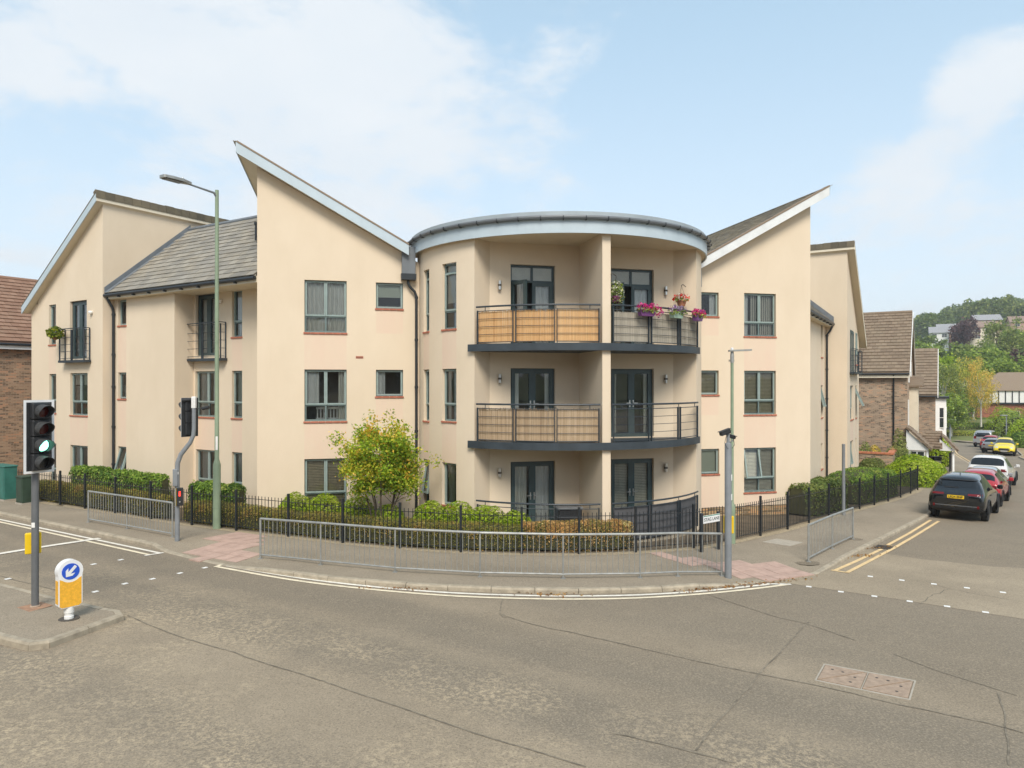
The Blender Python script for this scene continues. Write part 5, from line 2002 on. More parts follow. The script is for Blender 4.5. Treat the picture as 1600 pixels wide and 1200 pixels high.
for k, (x, y, rx, ry, h, pal, lab) in enumerate(((21.0, 36.9, 1.45, 1.5, 1.55, P_BRIGHT, 'big loose green shrub spilling over the pavement at the railing end'), (22.6, 38.6, 1.15, 1.2, 1.35, P_BRIGHT, 'bright shrub on the pavement edge beside the porch'),
                                               (22.4, 41.0, 1.3, 1.1, 1.75, P_OLIVE, 'feathery olive shrub in front of the white porch'), (20.3, 39.6, .9, .9, 1.2, P_OLIVE, 'olive shrub at the foot of the stepped garden wall'))):
    mound('shrub', lab, x, y, rx, ry, h, pal, 40 + k, 5200, 0.11, spiky=(k >= 2))
# creeper and weeds along the garden wall of the brown brick house
for k, (px_, Y_, h) in enumerate(((1352, 41.5, 1.5), (1366, 41.6, 1.3), (1405, 42.6, 2.3))):
    mound('garden_plant', ('wild plant with orange tips growing above the left end of the garden wall', 'yellowing bush growing above the middle of the garden wall', 'climbing bush against the brown brick house by its downpipe')[k],
          (px_ - 800) / 1100 * Y_, Y_, .55, .4, h + .5, [P_OLIVE, P_YELLOW, P_OLIVE][k], 60 + k, 1400, 0.11, cat='plant')
mound('shrub', 'bright green bush behind the porch by the lane', 30.3, 49.9, .8, .8, 2.3, P_BRIGHT, 66, 2600, 0.14)

# small multi-stemmed autumn tree in the corner bed
tx, ty = -3.72, 20.15
tz = gz(tx, ty) + 0.1
at = thing('autumn_tree', 'small multi stemmed tree with yellow green and orange leaves in the corner bed', 'tree', (tx, ty, tz))
rs = np.random.RandomState(5)
mb = MB(); tips = []
for k in range(9):
    a = k * 2.4; sp = 0.16 + 0.05 * (k % 3)
    base = Vector((tx + 0.16 * math.cos(a), ty + 0.13 * math.sin(a), tz - 0.05))
    top = Vector((tx + (0.35 + 0.5 * rs.rand()) * math.cos(a), ty + (.3 + .4 * rs.rand()) * math.sin(a), tz + 1.7 + 0.9 * rs.rand()))
    m1 = base.lerp(top, .35) + Vector((0, 0, .12)); m2 = base.lerp(top, .7) + Vector((.05 * rs.normal(), .05 * rs.normal(), .08))
    mb.tube([base, m1, m2, top], .02, 7, radii=[.03, .022, .014, .005])
    for j in range(4):
        s = m1.lerp(top, .15 + .22 * j)
        e = s + Vector((rs.normal() * .38, rs.normal() * .33, .25 + .3 * rs.rand()))
        mb.tube([s, s.lerp(e, .5) + Vector((0, 0, .04)), e], .006, 5, radii=[.009, .006, .002])
        tips.append(e)
part('trunk', mb, bark, at, smooth=True)
pts, C = crown_points(rs, 16500, (1.16, 1.0, 1.04), 72, 0.125, 0.26)
pts = pts + np.array([tx, ty, tz + 2.08])
tp = np.array([tuple(t) for t in tips]); k = rs.randint(0, len(tp), 2400)
pts = np.concatenate([pts, tp[k] + rs.normal(size=(2400, 3)) * .13])
sprig = []
for a in ((-.55, .1, 1.45), (.1, 0, 1.55), (.5, .1, 1.3), (1.15, 0, .5), (-1.05, 0, .35), (1.25, 0, -.5), (.75, .1, 1.2), (-.2, .1, 1.4), (-.35, 0, 1.6), (.3, .1, 1.62), (-.8, 0, 1.15), (.95, 0, .95), (-1.3, .1, -.3), (-1.2, 0, -.05), (1.3, 0, .1)):
    b = np.array([tx, ty, tz + 2.0]) + np.array(a) * 0.72; e = np.array([tx, ty, tz + 2.0]) + np.array(a)
    t = rs.rand(34, 1); sprig.append(b + (e - b) * t + rs.normal(size=(34, 3)) * .05)
pts = np.concatenate([pts] + sprig)
link('crown', leaves_mesh('crown', pts, 0.086, P_AUTUMN, 5, inv=wm(at).inverted()), at)

# ------------------------------------------------------------------ railings
def fence(label, path, name='railing_fence', h=1.2):
    a = path[0]
    root = thing(name, label, 'railings', (a[0], a[1], gz(*a) + 0.1))
    bar_me = MB(); bar_me.box(-.007, .007, -.007, .007, 0.10, h - 0.13); bar_me = bar_me.mesh('bar', black_paint)
    post = MB(); post.box(-.028, .028, -.028, .028, -.05, h - .015); post.cbox(-.033, .033, -.033, .033, h - .02, h + .012, .01)
    post_me = post.mesh('post', black_paint)
    for i, p in enumerate(path):
        b = path[min(i + 1, len(path) - 1)]; a0 = path[max(i - 1, 0)]
        ang = math.atan2(b[1] - a0[1], b[0] - a0[0])
        link('post', post_me, root, Matrix.Translation((p[0], p[1], gz(*p) + .1)) @ Matrix.Rotation(ang, 4, 'Z'))
        if i == len(path) - 1:
            break
        A = Vector((p[0], p[1], gz(*p) + .1)); Bv = Vector((b[0], b[1], gz(*b) + .1))
        for z in (0.14, h - 0.22):
            mb = MB(); mb.bar(A + ZV * z, Bv + ZV * z, .035, .012); part('rail', mb, black_paint, root)
        L = (Bv - A).length; n = max(1, int(L / 0.118))
        for k in range(1, n):
            q = A.lerp(Bv, k / n)
            link('bar', bar_me, root, Matrix.Translation(q) @ Matrix.Rotation(ang, 4, 'Z'))
    return root


fence('black metal railings with posts along the main road and round the corner', F_MAIN)
fence('black metal railings running up the pavement of the lane', F_LANE)


def guard_rail(label, pts, h=0.98):
    a = pts[0]
    root = thing('guard_rail', label, 'guard rail', (a[0], a[1], hp(*a)), group='galvanised pedestrian guard rails')
    P = [Vector((x, y, hp(x, y))) for x, y in pts]
    mb0 = MB(); mb0.tube([(0, 0, .10), (0, 0, h - .02)], .007, 6); bar_me = mb0.mesh('bar', galv)
    for i in range(len(P)):
        q = MB(); q.tube([P[i] - ZV * .05, P[i] + ZV * h], .026 if i in (0, len(P) - 1) else .019, 8); part('post', q, galv, root, smooth=True)
        q = MB(); q.box(-.05, .05, -.05, .05, -.004, .012, Matrix.Translation(P[i])); part('foot_plate', q, galv, root)
        if i == len(P) - 1:
            break
        for z, r in ((h, .028), (.10, .02)):
            q = MB(); q.tube([P[i] + ZV * z, P[i + 1] + ZV * z], r, 8); part('rail', q, galv, root, smooth=True)
        n = max(2, int((P[i + 1] - P[i]).length / .125))
        for k in range(1, n):
            link('bar', bar_me, root, Matrix.Translation(P[i].lerp(P[i + 1], k / n)))
    return root


guard_rail('short galvanised guard rail on the main road pavement beside the swan neck signal', [(-12.96, 21.54), (-11.24, 20.55), (-9.38, 19.45)], .95)
GC = [(-6.15, 17.21), (-4.48, 16.48), (-2.64, 15.90), (-0.71, 15.60), (1.13, 15.57), (2.87, 15.78), (3.76, 15.99), (4.86, 16.32)]
guard_rail('long curved galvanised guard rail round the pavement corner', GC)
guard_rail('galvanised guard rail beside the lane by the tall grey post', [(7.53, 17.88), (8.85, 19.45), (10.16, 20.98)], .93)

# ------------------------------------------------------------------ street furniture
def frame_M(x, y, z, front):
    """front: horizontal direction the object faces; local x right as seen from the front, -y the front"""
    f = Vector((front[0], front[1], 0)).normalized()
    yin = -f; ex = yin.cross(ZV)
    M = Matrix((ex, yin, ZV)).transposed().to_4x4(); M.translation = Vector((x, y, z))
    return M


def visor(mb, M, r, L, n=22, mi=0):
    """hood over a signal lens: a tube cut away at the bottom, with wall thickness"""
    ra = r - 0.006
    prev = None
    for k in range(n + 1):
        a = R(-62) + R(304) * k / n      # open at the bottom
        up = (math.sin(a) + 1) / 2
        l = L * (0.35 + 0.65 * min(1, up * 1.35))
        cur = [M @ Vector((r * math.cos(a), 0, r * math.sin(a))), M @ Vector((r * math.cos(a), -l, r * math.sin(a) - .02 * l / L)),
               M @ Vector((ra * math.cos(a), -l, ra * math.sin(a) - .02 * l / L)), M @ Vector((ra * math.cos(a), 0, ra * math.sin(a)))]
        if prev:
            for i in range(3):
                mb.face([prev[i], prev[i + 1], cur[i + 1], cur[i]], mi)
        prev = cur


def lens_mesh(mb, M, r, n=18, bulge=0.018, mi=0):
    for j in range(3):
        r0, r1 = r * j / 3, r * (j + 1) / 3
        y0, y1 = -bulge * (1 - (j / 3) ** 2), -bulge * (1 - ((j + 1) / 3) ** 2)
        for k in range(n):
            a, b = 2 * math.pi * k / n, 2 * math.pi * (k + 1) / n
            q = [(r0 * math.cos(a), y0, r0 * math.sin(a)), (r1 * math.cos(a), y1, r1 * math.sin(a)), (r1 * math.cos(b), y1, r1 * math.sin(b)), (r0 * math.cos(b), y0, r0 * math.sin(b))]
            if j == 0:
                q = [q[0], q[1], q[2]]
            mb.face([M @ Vector(p) for p in q], mi)


def signal_head(root, M, n, lit=None, board=True, w=0.30, pitch=0.30):
    """M: centre of the head; front is local -y"""
    H = n * pitch
    if board:
        mb = MB(); bw, bh = 0.25, H / 2 + .045
        mb.cbox(-bw, bw, 0.06, 0.075, -bh, bh, .006, M)
        part('backing_board', mb, black_pl, root)
        mb = MB(); e = .04
        mb.box(-bw - .002, -bw + e, .052, .059, -bh - .002, bh + .002, M); mb.box(bw - e, bw + .002, .052, .059, -bh - .002, bh + .002, M)
        mb.box(-bw + e, bw - e, .052, .059, bh - e, bh + .002, M); mb.box(-bw + e, bw - e, .052, .059, -bh - .002, -bh + e, M)
        part('board_border', mb, white_gl, root)
    for k in range(n):
        zc = H / 2 - pitch * (k + .5)
        Mk = M @ Matrix.Translation((0, 0, zc))
        mb = MB(); mb.cbox(-w / 2, w / 2, -.05, .12, -pitch / 2 + .003, pitch / 2 - .003, .02, Mk)
        asp = part('signal_aspect', mb, black_pl, root)
        mb = MB(); visor(mb, Mk @ Matrix.Translation((0, -.05, 0)), .124, .225); part('visor', mb, hood_grey, asp, smooth=True)
        mb = MB(); lens_mesh(mb, Mk @ Matrix.Translation((0, -.054, 0)), .108)
        part('lens', mb, green_on if lit == k else (lens_red if k < 2 else lens_dark), asp, smooth=True)


# signal on the island
sx, sy = -8.65, 12.77
z0 = itop(sx, sy)
sig = thing('traffic_signal', 'four lens traffic signal showing green on a dark pole on the traffic island', 'traffic light', (sx, sy, z0))
mb = MB(); mb.tube([(sx, sy, z0 - .03), (sx, sy, 4.1)], .06, 16)
pole_ = part('pole', mb, pole_dark, sig, smooth=True)
mb = MB(); mb.lathe([(.085, 0), (.085, .015), (.066, .03)], 16, Matrix.Translation((sx, sy, z0))); part('pole_base', mb, rust_iron, pole_)
mb = MB(); Mz = frame_M(sx, sy, 1.95, (0.1, -1)); mb.cbox(-.03, .03, -.066, -.058, -.045, .045, .003, Mz); part('id_label', mb, white_pvc, pole_)
Mh = frame_M(sx, sy, 3.555, -VD) @ Matrix.Translation((0, -.20, 0))
signal_head(sig, Mh, 4, 2, pitch=.305)
mb = MB()
for dz in (-.45, .45):
    mb.bar(Mh @ Vector((0, .12, dz)), Mh @ Vector((0, .2, dz)), .05, .05)
part('bracket', mb, black_pl, sig)
bb = MB(); Mb = frame_M(sx, sy, 1.60, (-.56, .83)) @ Matrix.Translation((0.03, -.10, 0)); bb.cbox(-.125, .125, -.05, .05, -.19, .19, .015, Mb)
bx = part('push_button_box', bb, yellow_pl, sig)
bb = MB(); bb.cbox(-.10, .10, -.058, -.051, -.16, .16, .003, Mb); part('box_face', bb, black_pl, bx)

# keep-left bollard
bx_, by_ = -7.62, 12.11
z0 = itop(bx_, by_)
bol = thing('keep_left_bollard', 'yellow bollard with white rim and blue arrow disc on the traffic island', 'bollard', (bx_, by_, z0))
mb = MB(); mb.lathe([(.075, 0), (.075, .05), (.066, .06), (.066, .10), (.078, .11), (.078, .20), (.06, .22)], 18, Matrix.Translation((bx_, by_, z0)))
part('neck', mb, white_pvc, bol, smooth=True)
mb = MB(); mb.lathe([(.16, -.002), (.16, .008)], 18, Matrix.Translation((bx_, by_, z0))); part('socket', mb, iron_dark, bol)
MB_ = frame_M(bx_, by_, z0, (.78, -.63))
Rr = 0.195


def capsule(w, zlo, zc, r, n=18, cut=.05):
    pts = [(-w + cut, zlo), (w - cut, zlo), (w, zlo + cut)]
    a0 = math.asin(min(1, 0.0))
    dz = -math.sqrt(max(0, r * r - w * w))
    pts.append((w, zc + dz))
    st = math.atan2(dz, w)
    for k in range(1, n):
        a = st + (math.pi - 2 * st) * k / n
        pts.append((r * math.cos(a), zc + r * math.sin(a)))
    pts += [(-w, zc + dz), (-w, zlo + cut)]
    return pts


zc = 1.02 - Rr
cap = capsule(.183, .21, zc, Rr)
mb = MB(); mb.prism([MB_ @ Vector((x, -.075, z)) for x, z in cap], MB_.to_3x3() @ Vector((0, .15, 0)))
shell = part('shell', mb, white_gl, bol, fix=True)
pan = [(-.168, .25), (-.13, .222), (.13, .222), (.168, .25), (.168, zc - .115)] + [(.185 * math.cos(R(a)), zc + .185 * math.sin(R(a))) for a in range(-44, -137, -8)] + [(-.168, zc - .115)]
mb = MB(); mb.prism([MB_ @ Vector((x, -.079, z)) for x, z in pan], MB_.to_3x3() @ Vector((0, .006, 0))); part('amber_panel', mb, orange_pl, shell, fix=True)
for s in (-1, 1):
    mb = MB(); mb.prism([MB_ @ Vector((s * .1845, y, z)) for y, z in ((-.055, .29), (.055, .29), (.055, zc - .14), (-.055, zc - .14))], MB_.to_3x3() @ Vector((s * .004, 0, 0)))
    part('side_panel', mb, orange_pl, shell, fix=True)
mb = MB(); mb.prism([MB_ @ Vector((.137 * math.cos(2 * math.pi * k / 32), -.081, zc + .137 * math.sin(2 * math.pi * k / 32))) for k in range(32)], MB_.to_3x3() @ Vector((0, .006, 0)))
disc = part('sign_disc', mb, blue_sign, shell, fix=True)
arrow = [(0.0, .105), (.026, .105), (.026, -.02), (.075, -.02), (.0, -.112), (-.075, -.02), (-.026, -.02), (-.026, .105)]
ca, sa = math.cos(R(-42)), math.sin(R(-42))
arr2 = [(x * ca - z * sa, x * sa + z * ca) for x, z in [(-.024, .115), (.024, .115), (.024, -.03), (.07, .02), (.07, -.04), (0.0, -.112), (-.07, -.04), (-.07, .02), (-.024, -.03)]]
mb = MB(); mb.prism([MB_ @ Vector((x, -.0845, zc + z)) for x, z in arr2], MB_.to_3x3() @ Vector((0, .004, 0))); part('arrow', mb, white_gl, disc, fix=True)

# swan-neck signal on the pavement
sx, sy = -9.02, 18.97
z0 = hp(sx, sy)
sg = thing('swan_neck_signal', 'grey swan neck pole with traffic signal seen from behind and red pedestrian light', 'traffic light', (sx, sy, z0))
dx = Vector((1, 0.1, 0)) * 0.43
Pn = Vector((sx, sy, 0))
pth = [Pn + ZV * (z0 - .03), Pn + ZV * 2.2, Pn + dx * .03 + ZV * 2.38, Pn + dx * .22 + ZV * 2.6, Pn + dx * .78 + ZV * 2.92, Pn + dx * .97 + ZV * 3.12, Pn + dx + ZV * 3.3, Pn + dx + ZV * 4.12]
mb = MB(); mb.tube(pth, .057, 14, radii=[.064, .064, .062, .06, .058, .056, .056, .056]); part('pole', mb, pole_grey, sg, smooth=True)
hx = Pn + dx
Mh = frame_M(hx.x, hx.y, 3.60, VD) @ Matrix.Translation((.02, -.22, 0))
signal_head(sg, Mh, 3, None, pitch=.32)
mb = MB(); mb.cbox(-.055, .055, -.055, .055, -.16, .16, .015, Matrix.Translation(hx + ZV * 4.0)); part('junction_box', mb, white_pvc, sg)
for off, d in ((Vector((.26, 0, 3.84)), Vector((.16, -.02, .03))), (Vector((-.12, -.05, 4.08)), Vector((-.14, -.1, -.02)))):
    mb = MB(); mb.tube([hx + off - ZV * 0 - d * .2, hx + off + d], .045, 10); mb.tube([hx + ZV * off.z, hx + off], .015, 6); part('vehicle_detector', mb, black_pl, sg)
Mp = frame_M(sx, sy, z0 + 1.20, (.42, -.9)) @ Matrix.Translation((.06, -.10, 0))
mb = MB(); mb.cbox(-.085, .085, -.05, .06, -.24, .24, .012, Mp); pb = part('pedestrian_box', mb, black_pl, sg)
mb = MB(); mb.cbox(-.092, -.0855, -.052, .06, -.235, .235, .002, Mp); part('yellow_side', mb, yellow_pl, pb)
mb = MB(); mb.lathe([(.014, .115), (.014, .145)], 10, Mp @ Matrix.Translation((0, -.052, 0)) @ Matrix.Rotation(0, 4, 'X')); mb.cbox(-.022, .022, -.056, -.051, .02, .11, .003, Mp); mb.cbox(-.02, .02, -.056, -.051, .115, .15, .004, Mp)
part('red_figure', mb, red_on, pb)
mb = MB(); mb.lathe([(.022, -.004), (.022, .004)], 12, Mp @ Matrix.Translation((0, -.054, -.13)) @ Matrix.Rotation(R(90), 4, 'X')); part('push_button', mb, chrome, pb)
Mc = frame_M(sx, sy, z0 + 1.72, (.42, -.9)) @ Matrix.Translation((-.05, -.05, 0)); mb = MB(); mb.cbox(-.06, .06, -.05, .05, -.24, .22, .012, Mc); part('cable_box', mb, pole_grey, sg)
mb = MB(); Mz = frame_M(sx, sy, 2.1, (.42, -.9)); mb.cbox(-.025, .03, -.072, -.062, -.03, .04, .003, Mz); part('id_label', mb, white_pvc, sg)

# tall lamp post on the main road
lx, ly = -8.74, 20.85
z0 = gz(lx, ly) + .1
lp = thing('lamp_post', 'tall sage green lamp post with flat grey head over the main road', 'street lamp', (lx, ly, z0))
mb = MB(); mb.lathe([(.115, -.05), (.11, .9), (.108, 2.02 - z0 + .1), (.085, 2.2 - z0), (.064, 2.28 - z0), (.058, 6.0), (.052, 10.24 - z0)], 16, Matrix.Translation((lx, ly, z0)))
part('pole', mb, lamp_green, lp, smooth=True)
mb = MB(); mb.lathe([(.118, .62), (.118, .65)], 16, Matrix.Translation((lx, ly, z0))); part('door_band', mb, lamp_green, lp)
mb = MB(); Mz = frame_M(lx, ly, 2.75, (.3, -1)); mb.cbox(-.03, .03, -.068, -.06, -.2, .2, .003, Mz); part('number_label', mb, white_pvc, lp)
ar = -UD
mb = MB(); mb.tube([Vector((lx, ly, 10.02)), Vector((lx, ly, 10.14)) + ar * .1, Vector((lx, ly, 10.2)) + ar * .9], .032, 8, radii=[.036, .034, .028]); part('arm', mb, pole_grey, lp, smooth=True)
Ml = Matrix((ar, ZV.cross(ar), ZV)).transposed().to_4x4(); Ml.translation = Vector((lx, ly, 10.2)) + ar * .85
mb = MB()
prof = [(0, .05), (.12, .09), (.3, .16), (.62, .17), (.84, .14), (.88, .10)]
top = [Ml @ Vector((x, y * s, .055 - .01 * abs(x - .4) + .012)) for s in (1,) for x, y in prof] + [Ml @ Vector((x, -y, .055 - .01 * abs(x - .4) + .012)) for x, y in prof[::-1]]
mb.prism(top, (0, 0, -.075)); head = part('lamp_head', mb, galv, lp, fix=True)
mb = MB(); mb.cbox(.28, .80, -.125, .125, -.030, -.022, .003, Ml); part('lens', mb, lens_dark, head)
mb = MB(); mb.lathe([(.035, .06), (.035, .12), (.02, .15)], 10, Ml @ Matrix.Translation((.25, 0, 0))); part('photocell', mb, chrome, head)

# lane lamp post behind the camera pole
lx, ly = 6.25, 19.99
z0 = gz(lx, ly) + .1
l2 = thing('lamp_post', 'slim green lamp post with small grey head behind the camera pole', 'street lamp', (lx, ly, z0))
mb = MB(); mb.lathe([(.092, -.05), (.09, .9), (.088, 1.03 - z0), (.06, 1.10 - z0), (.045, 1.16 - z0), (.042, 5.12 - z0)], 14, Matrix.Translation((lx, ly, z0))); part('pole', mb, lamp_green, l2, smooth=True)
mb = MB(); mb.lathe([(.048, 5.10 - z0), (.055, 5.3 - z0), (.04, 5.42 - z0)], 12, Matrix.Translation((lx, ly, z0))); part('spigot', mb, galv, l2, smooth=True)
Ml = Matrix.Translation((lx, ly, 5.43)) @ Matrix.Rotation(R(-6), 4, 'Z')
mb = MB(); mb.prism([Ml @ Vector(p) for p in ((-.09, -.09, .035), (.18, -.12, .045), (.52, -.09, .055), (.55, 0, .06), (.52, .09, .055), (.18, .12, .045), (-.09, .09, .035))], (0, 0, -.045)); hd = part('lamp_head', mb, galv, l2, fix=True)
mb = MB(); mb.lathe([(.04, .035), (.04, .09), (.02, .105)], 10, Ml); part('photocell', mb, white_gl, hd)

# pole with cameras and button box
px0, py0 = 4.98, 16.22
z0 = hp(px0, py0)
cp = thing('camera_pole', 'grey pole topped by two black cameras, yellow box on its side', 'camera pole', (px0, py0, z0))
mb = MB(); mb.lathe([(.078, -.05), (.078, 3.1 - z0), (.072, 3.13 - z0), (.04, 3.15 - z0), (.036, 3.46 - z0)], 16, Matrix.Translation((px0, py0, z0))); part('pole', mb, pole_grey, cp, smooth=True)
for off, ang, L, r in ((Vector((-.06, -.06, 3.40)), R(200), .22, .05), (Vector((.13, .02, 3.27)), R(-25), .09, .038)):
    M = Matrix.Translation(Vector((px0, py0, 0)) + off) @ Matrix.Rotation(ang, 4, 'Z') @ Matrix.Rotation(R(16), 4, 'Y')
    mb = MB(); mb.cbox(-.10, L - .05, -r, r, -r, r, .015, M); cm = part('camera_housing', mb, black_pl, cp)
    mb = MB(); mb.cbox(-.11, L - .02, -r - .006, r + .006, r, r + .010, .003, M); part('sun_shield', mb, hood_grey, cm)
    mb = MB(); mb.lathe([(.03, 0), (.03, .012)], 12, M @ Matrix.Translation((L - .052, 0, 0)) @ Matrix.Rotation(R(90), 4, 'Y')); part('lens', mb, lens_dark, cm)
    mb = MB(); mb.tube([Vector((px0, py0, off.z - .14)), Vector((px0, py0, 0)) + off - ZV * .06], .016, 6); part('bracket', mb, pole_dark, cp)
mb = MB()
mb.tube([Vector((px0 - .07, py0 - .08, 3.3)), Vector((px0 - .11, py0 - .1, 3.15)), Vector((px0 - .06, py0 - .09, 3.04)), Vector((px0 - .02, py0 - .08, 3.02))], .006, 5)
mb.tube([Vector((px0 + .12, py0, 3.25)), Vector((px0 + .13, py0 - .05, 3.1)), Vector((px0 + .07, py0 - .06, 3.02))], .006, 5)
part('cable', mb, black_pl, cp)
Mb = frame_M(px0, py0, 1.24, (.29, .957)) @ Matrix.Translation((-.01, -.12, 0))
mb = MB(); mb.cbox(-.115, .115, -.05, .05, -.2, .2, .015, Mb); bb = part('push_button_box', mb, yellow_pl, cp)
mb = MB(); mb.cbox(-.095, .095, -.057, -.051, -.17, .17, .003, Mb); part('box_face', mb, black_pl, bb)
for z in (1.9, 2.35):
    mb = MB(); Mz = frame_M(px0, py0, z, (.8, -.6)); mb.cbox(-.02, .03, -.085, -.076, -.07, .07, .003, Mz); part('id_label', mb, white_pvc, cp)

gx, gy = 12.12, 25.74
gp = MB(); gp.lathe([(.06, -.05), (.055, 2.55), (.058, 2.56), (.058, 2.6)], 12, Matrix.Translation((gx, gy, gz(gx, gy) + .1)))
solo('grey_post', gp, pole_grey, 'plain tall grey post standing at the lane railings', 'post', (gx, gy, gz(gx, gy) + .1), smooth=True)


# lettering
def text_part(txt, size, m, parent, M, name='lettering', depth=0.001, spacing=1.0):
    cu = bpy.data.curves.new('txt', 'FONT'); cu.body = txt; cu.size = size; cu.align_x = 'CENTER'; cu.align_y = 'CENTER'; cu.extrude = depth; cu.offset = size * .018
    cu.space_character = spacing
    ob = bpy.data.objects.new('txt_tmp', cu); COL.objects.link(ob)
    bpy.context.view_layer.update()
    me = bpy.data.meshes.new_from_object(ob.evaluated_get(bpy.context.evaluated_depsgraph_get()))
    bpy.data.objects.remove(ob); bpy.data.curves.remove(cu)
    me.materials.clear(); me.materials.append(m)
    return link(name, me, parent, M)


TXT = Matrix(((1, 0, 0, 0), (0, 0, -1, 0), (0, 1, 0, 0), (0, 0, 0, 1)))   # text plane -> local xz plane facing -y
a, b = Vector((5.04, 18.72, 0)), Vector((5.60, 19.12, 0))
zs = gz(a.x, a.y) + .1
st_ = thing('street_sign', 'low white STAG LANE street name plate between two black posts', 'street sign', (5.3, 18.92, zs))
for p in (a, b):
    mb = MB(); mb.lathe([(.05, -.05), (.05, 1.0), (.04, 1.03)], 12, Matrix.Translation((p.x, p.y, gz(p.x, p.y) + .1))); part('post', mb, black_paint, st_, smooth=True)
d = (b - a).normalized(); fr_n = Vector((d.y, -d.x, 0))
Ms = frame_M((a.x + b.x) / 2, (a.y + b.y) / 2, zs + .86, fr_n) @ Matrix.Translation((0, -.055, 0))
mb = MB(); mb.cbox(-.34, .34, -.008, .008, -.105, .105, .003, Ms); plt = part('name_plate', mb, white_gl, st_)
mb = MB(); mb.box(-.335, .335, -.0105, -.0085, .078, .100, Ms); part('green_band', mb, M_('sign_green', (.03, .22, .12), .5, var=0), plt)
text_part('STAG LANE', .122, M_('sign_lettering', (.07, .09, .085), .6, var=0), plt, Ms @ Matrix.Translation((0, -.0095, -.012)) @ TXT)

# cabinets at the far left
def cabinet(label, x, y, ang, w, dpt, h, m, doors):
    z0 = gz(x, y) + .1
    root = thing('utility_cabinet', label, 'cabinet', (x, y, z0), group='green street cabinets')
    M = Matrix.Translation((x, y, z0)) @ Matrix.Rotation(ang, 4, 'Z')
    mb = MB(); mb.cbox(-w / 2, w / 2, -dpt / 2, dpt / 2, 0.06, h - .06, .012, M); part('body', mb, m, root)
    mb = MB(); mb.cbox(-w / 2 - .025, w / 2 + .025, -dpt / 2 - .03, dpt / 2 + .03, h - .06, h, .02, M); part('lid', mb, m, root)
    mb = MB(); mb.box(-w / 2 - .02, w / 2 + .02, -dpt / 2 - .02, dpt / 2 + .02, -.04, .06, M); part('plinth', mb, pale_slab, root)
    for k in range(doors):
        x0 = -w / 2 + .03 + k * (w - .06) / doors
        mb = MB(); mb.cbox(x0 + .005, x0 + (w - .06) / doors - .005, -dpt / 2 - .012, -dpt / 2, .11, h - .10, .004, M); dr = part('door', mb, m, root)
        mb = MB(); mb.cbox(x0 + .04, x0 + .065, -dpt / 2 - .024, -dpt / 2 - .012, h * .5, h * .5 + .1, .003, M); part('handle', mb, iron_dark, dr)


cabinet('wide green street cabinet with double doors at the left edge of the pavement', -18.75, 25.95, R(-31), 1.15, .42, 1.28, cab_green, 2)
cabinet('small dark green street cabinet beside the wide one', -17.28, 25.0, R(-31), .46, .40, 1.0, cab_dark, 1)
mb = MB()
for k in range(3):
    pass

# ------------------------------------------------------------------ things on the balconies
def reed_screen(name, label, zf, a0, a1, z0, z1, cols, seed, r=RB - .075, w=.011, ragged=.02):
    """many upright reeds, each a thin strip with depth, wired side by side round the rail"""
    rs = random.Random(seed)
    ms = [M_('%s_%d' % (name, seed * 10 + k), c, .85, var=.14, scale=70, stretch=(1, 1, .06)) for k, c in enumerate(cols)]
    mb = MB(); a = a0; step = math.degrees(w / r)
    while a > a1:
        zt = zf + z1 + rs.uniform(-ragged, ragged * .6); rr = r + rs.uniform(-.006, .006)
        lean = rs.uniform(-.25, .25) * step * 2
        mi = rs.choices(range(len(cols)), weights=[5, 3, 2, 1][:len(cols)])[0]
        p0, p1 = CY(a, rr, 0), CY(a - step * .92, rr, 0); q0, q1 = CY(a + lean, rr, 0), CY(a - step * .92 + lean, rr, 0)
        n = (CY(a, rr - .008, 0) - CY(a, rr, 0))
        zb = zf + z0
        F = [Vector((p0.x, p0.y, zb)), Vector((p1.x, p1.y, zb)), Vector((q1.x, q1.y, zt)), Vector((q0.x, q0.y, zt))]
        mb.face(F, mi)
        B = [p + n for p in F]
        mb.face(B[::-1], mi); mb.face([F[3], F[2], B[2], B[3]], mi); mb.face([F[1], B[1], B[2], F[2]], mi)
        a -= step
    c = CY((a0 + a1) / 2, r, zf + z0)
    return solo(name, mb, ms, label, 'balcony screen', c, 'screens tied to the balcony railings')


reed_screen('reed_screen', 'orange reed screen along the top left balcony', 5.60, 134.2, 93.4, .07, .95, [(.64, .38, .17), (.68, .43, .20), (.58, .33, .14), (.50, .27, .11)], 1)
reed_screen('reed_screen', 'straw coloured reed screen with ragged top on the middle left balcony', 2.84, 134.2, 93.4, .07, .97, [(.44, .32, .20), (.38, .27, .165), (.50, .38, .25), (.30, .205, .125)], 2, ragged=.05)
reed_screen('reed_screen', 'weathered grey reed screen behind the flower troughs of the top right balcony', 5.60, 88.1, 45.0, .07, .92, [(.40, .36, .29), (.35, .315, .255), (.45, .405, .33), (.28, .25, .205)], 3)
mb = MB()
for k in range(12):
    a, b = 88.1 - (88.1 - 45) * k / 12, 88.1 - (88.1 - 45) * (k + 1) / 12
    mb.face([CY(a, RB - .075, .12), CY(b, RB - .075, .12), CY(b, RB - .075, 1.06), CY(a, RB - .075, 1.06)])
    mb.face([CY(b, RB - .079, .12), CY(a, RB - .079, .12), CY(a, RB - .079, 1.06), CY(b, RB - .079, 1.06)])
solo('fabric_screen', mb, M_('dark_grey_mesh_fabric', (.085, .085, .09), .9, var=.15, scale=5), 'dark grey fabric screen along the ground floor right balcony railing', 'balcony screen', CY(66, RB, .1), 'screens tied to the balcony railings', smooth=True)
mb = MB()
for k in range(8):
    a, b = 88.0 - 15.5 * k / 8, 88.0 - 15.5 * (k + 1) / 8
    mb.face([CY(a, RB - .09, 2.90), CY(b, RB - .09, 2.90), CY(b, RB - .09, 3.82), CY(a, RB - .09, 3.82)])
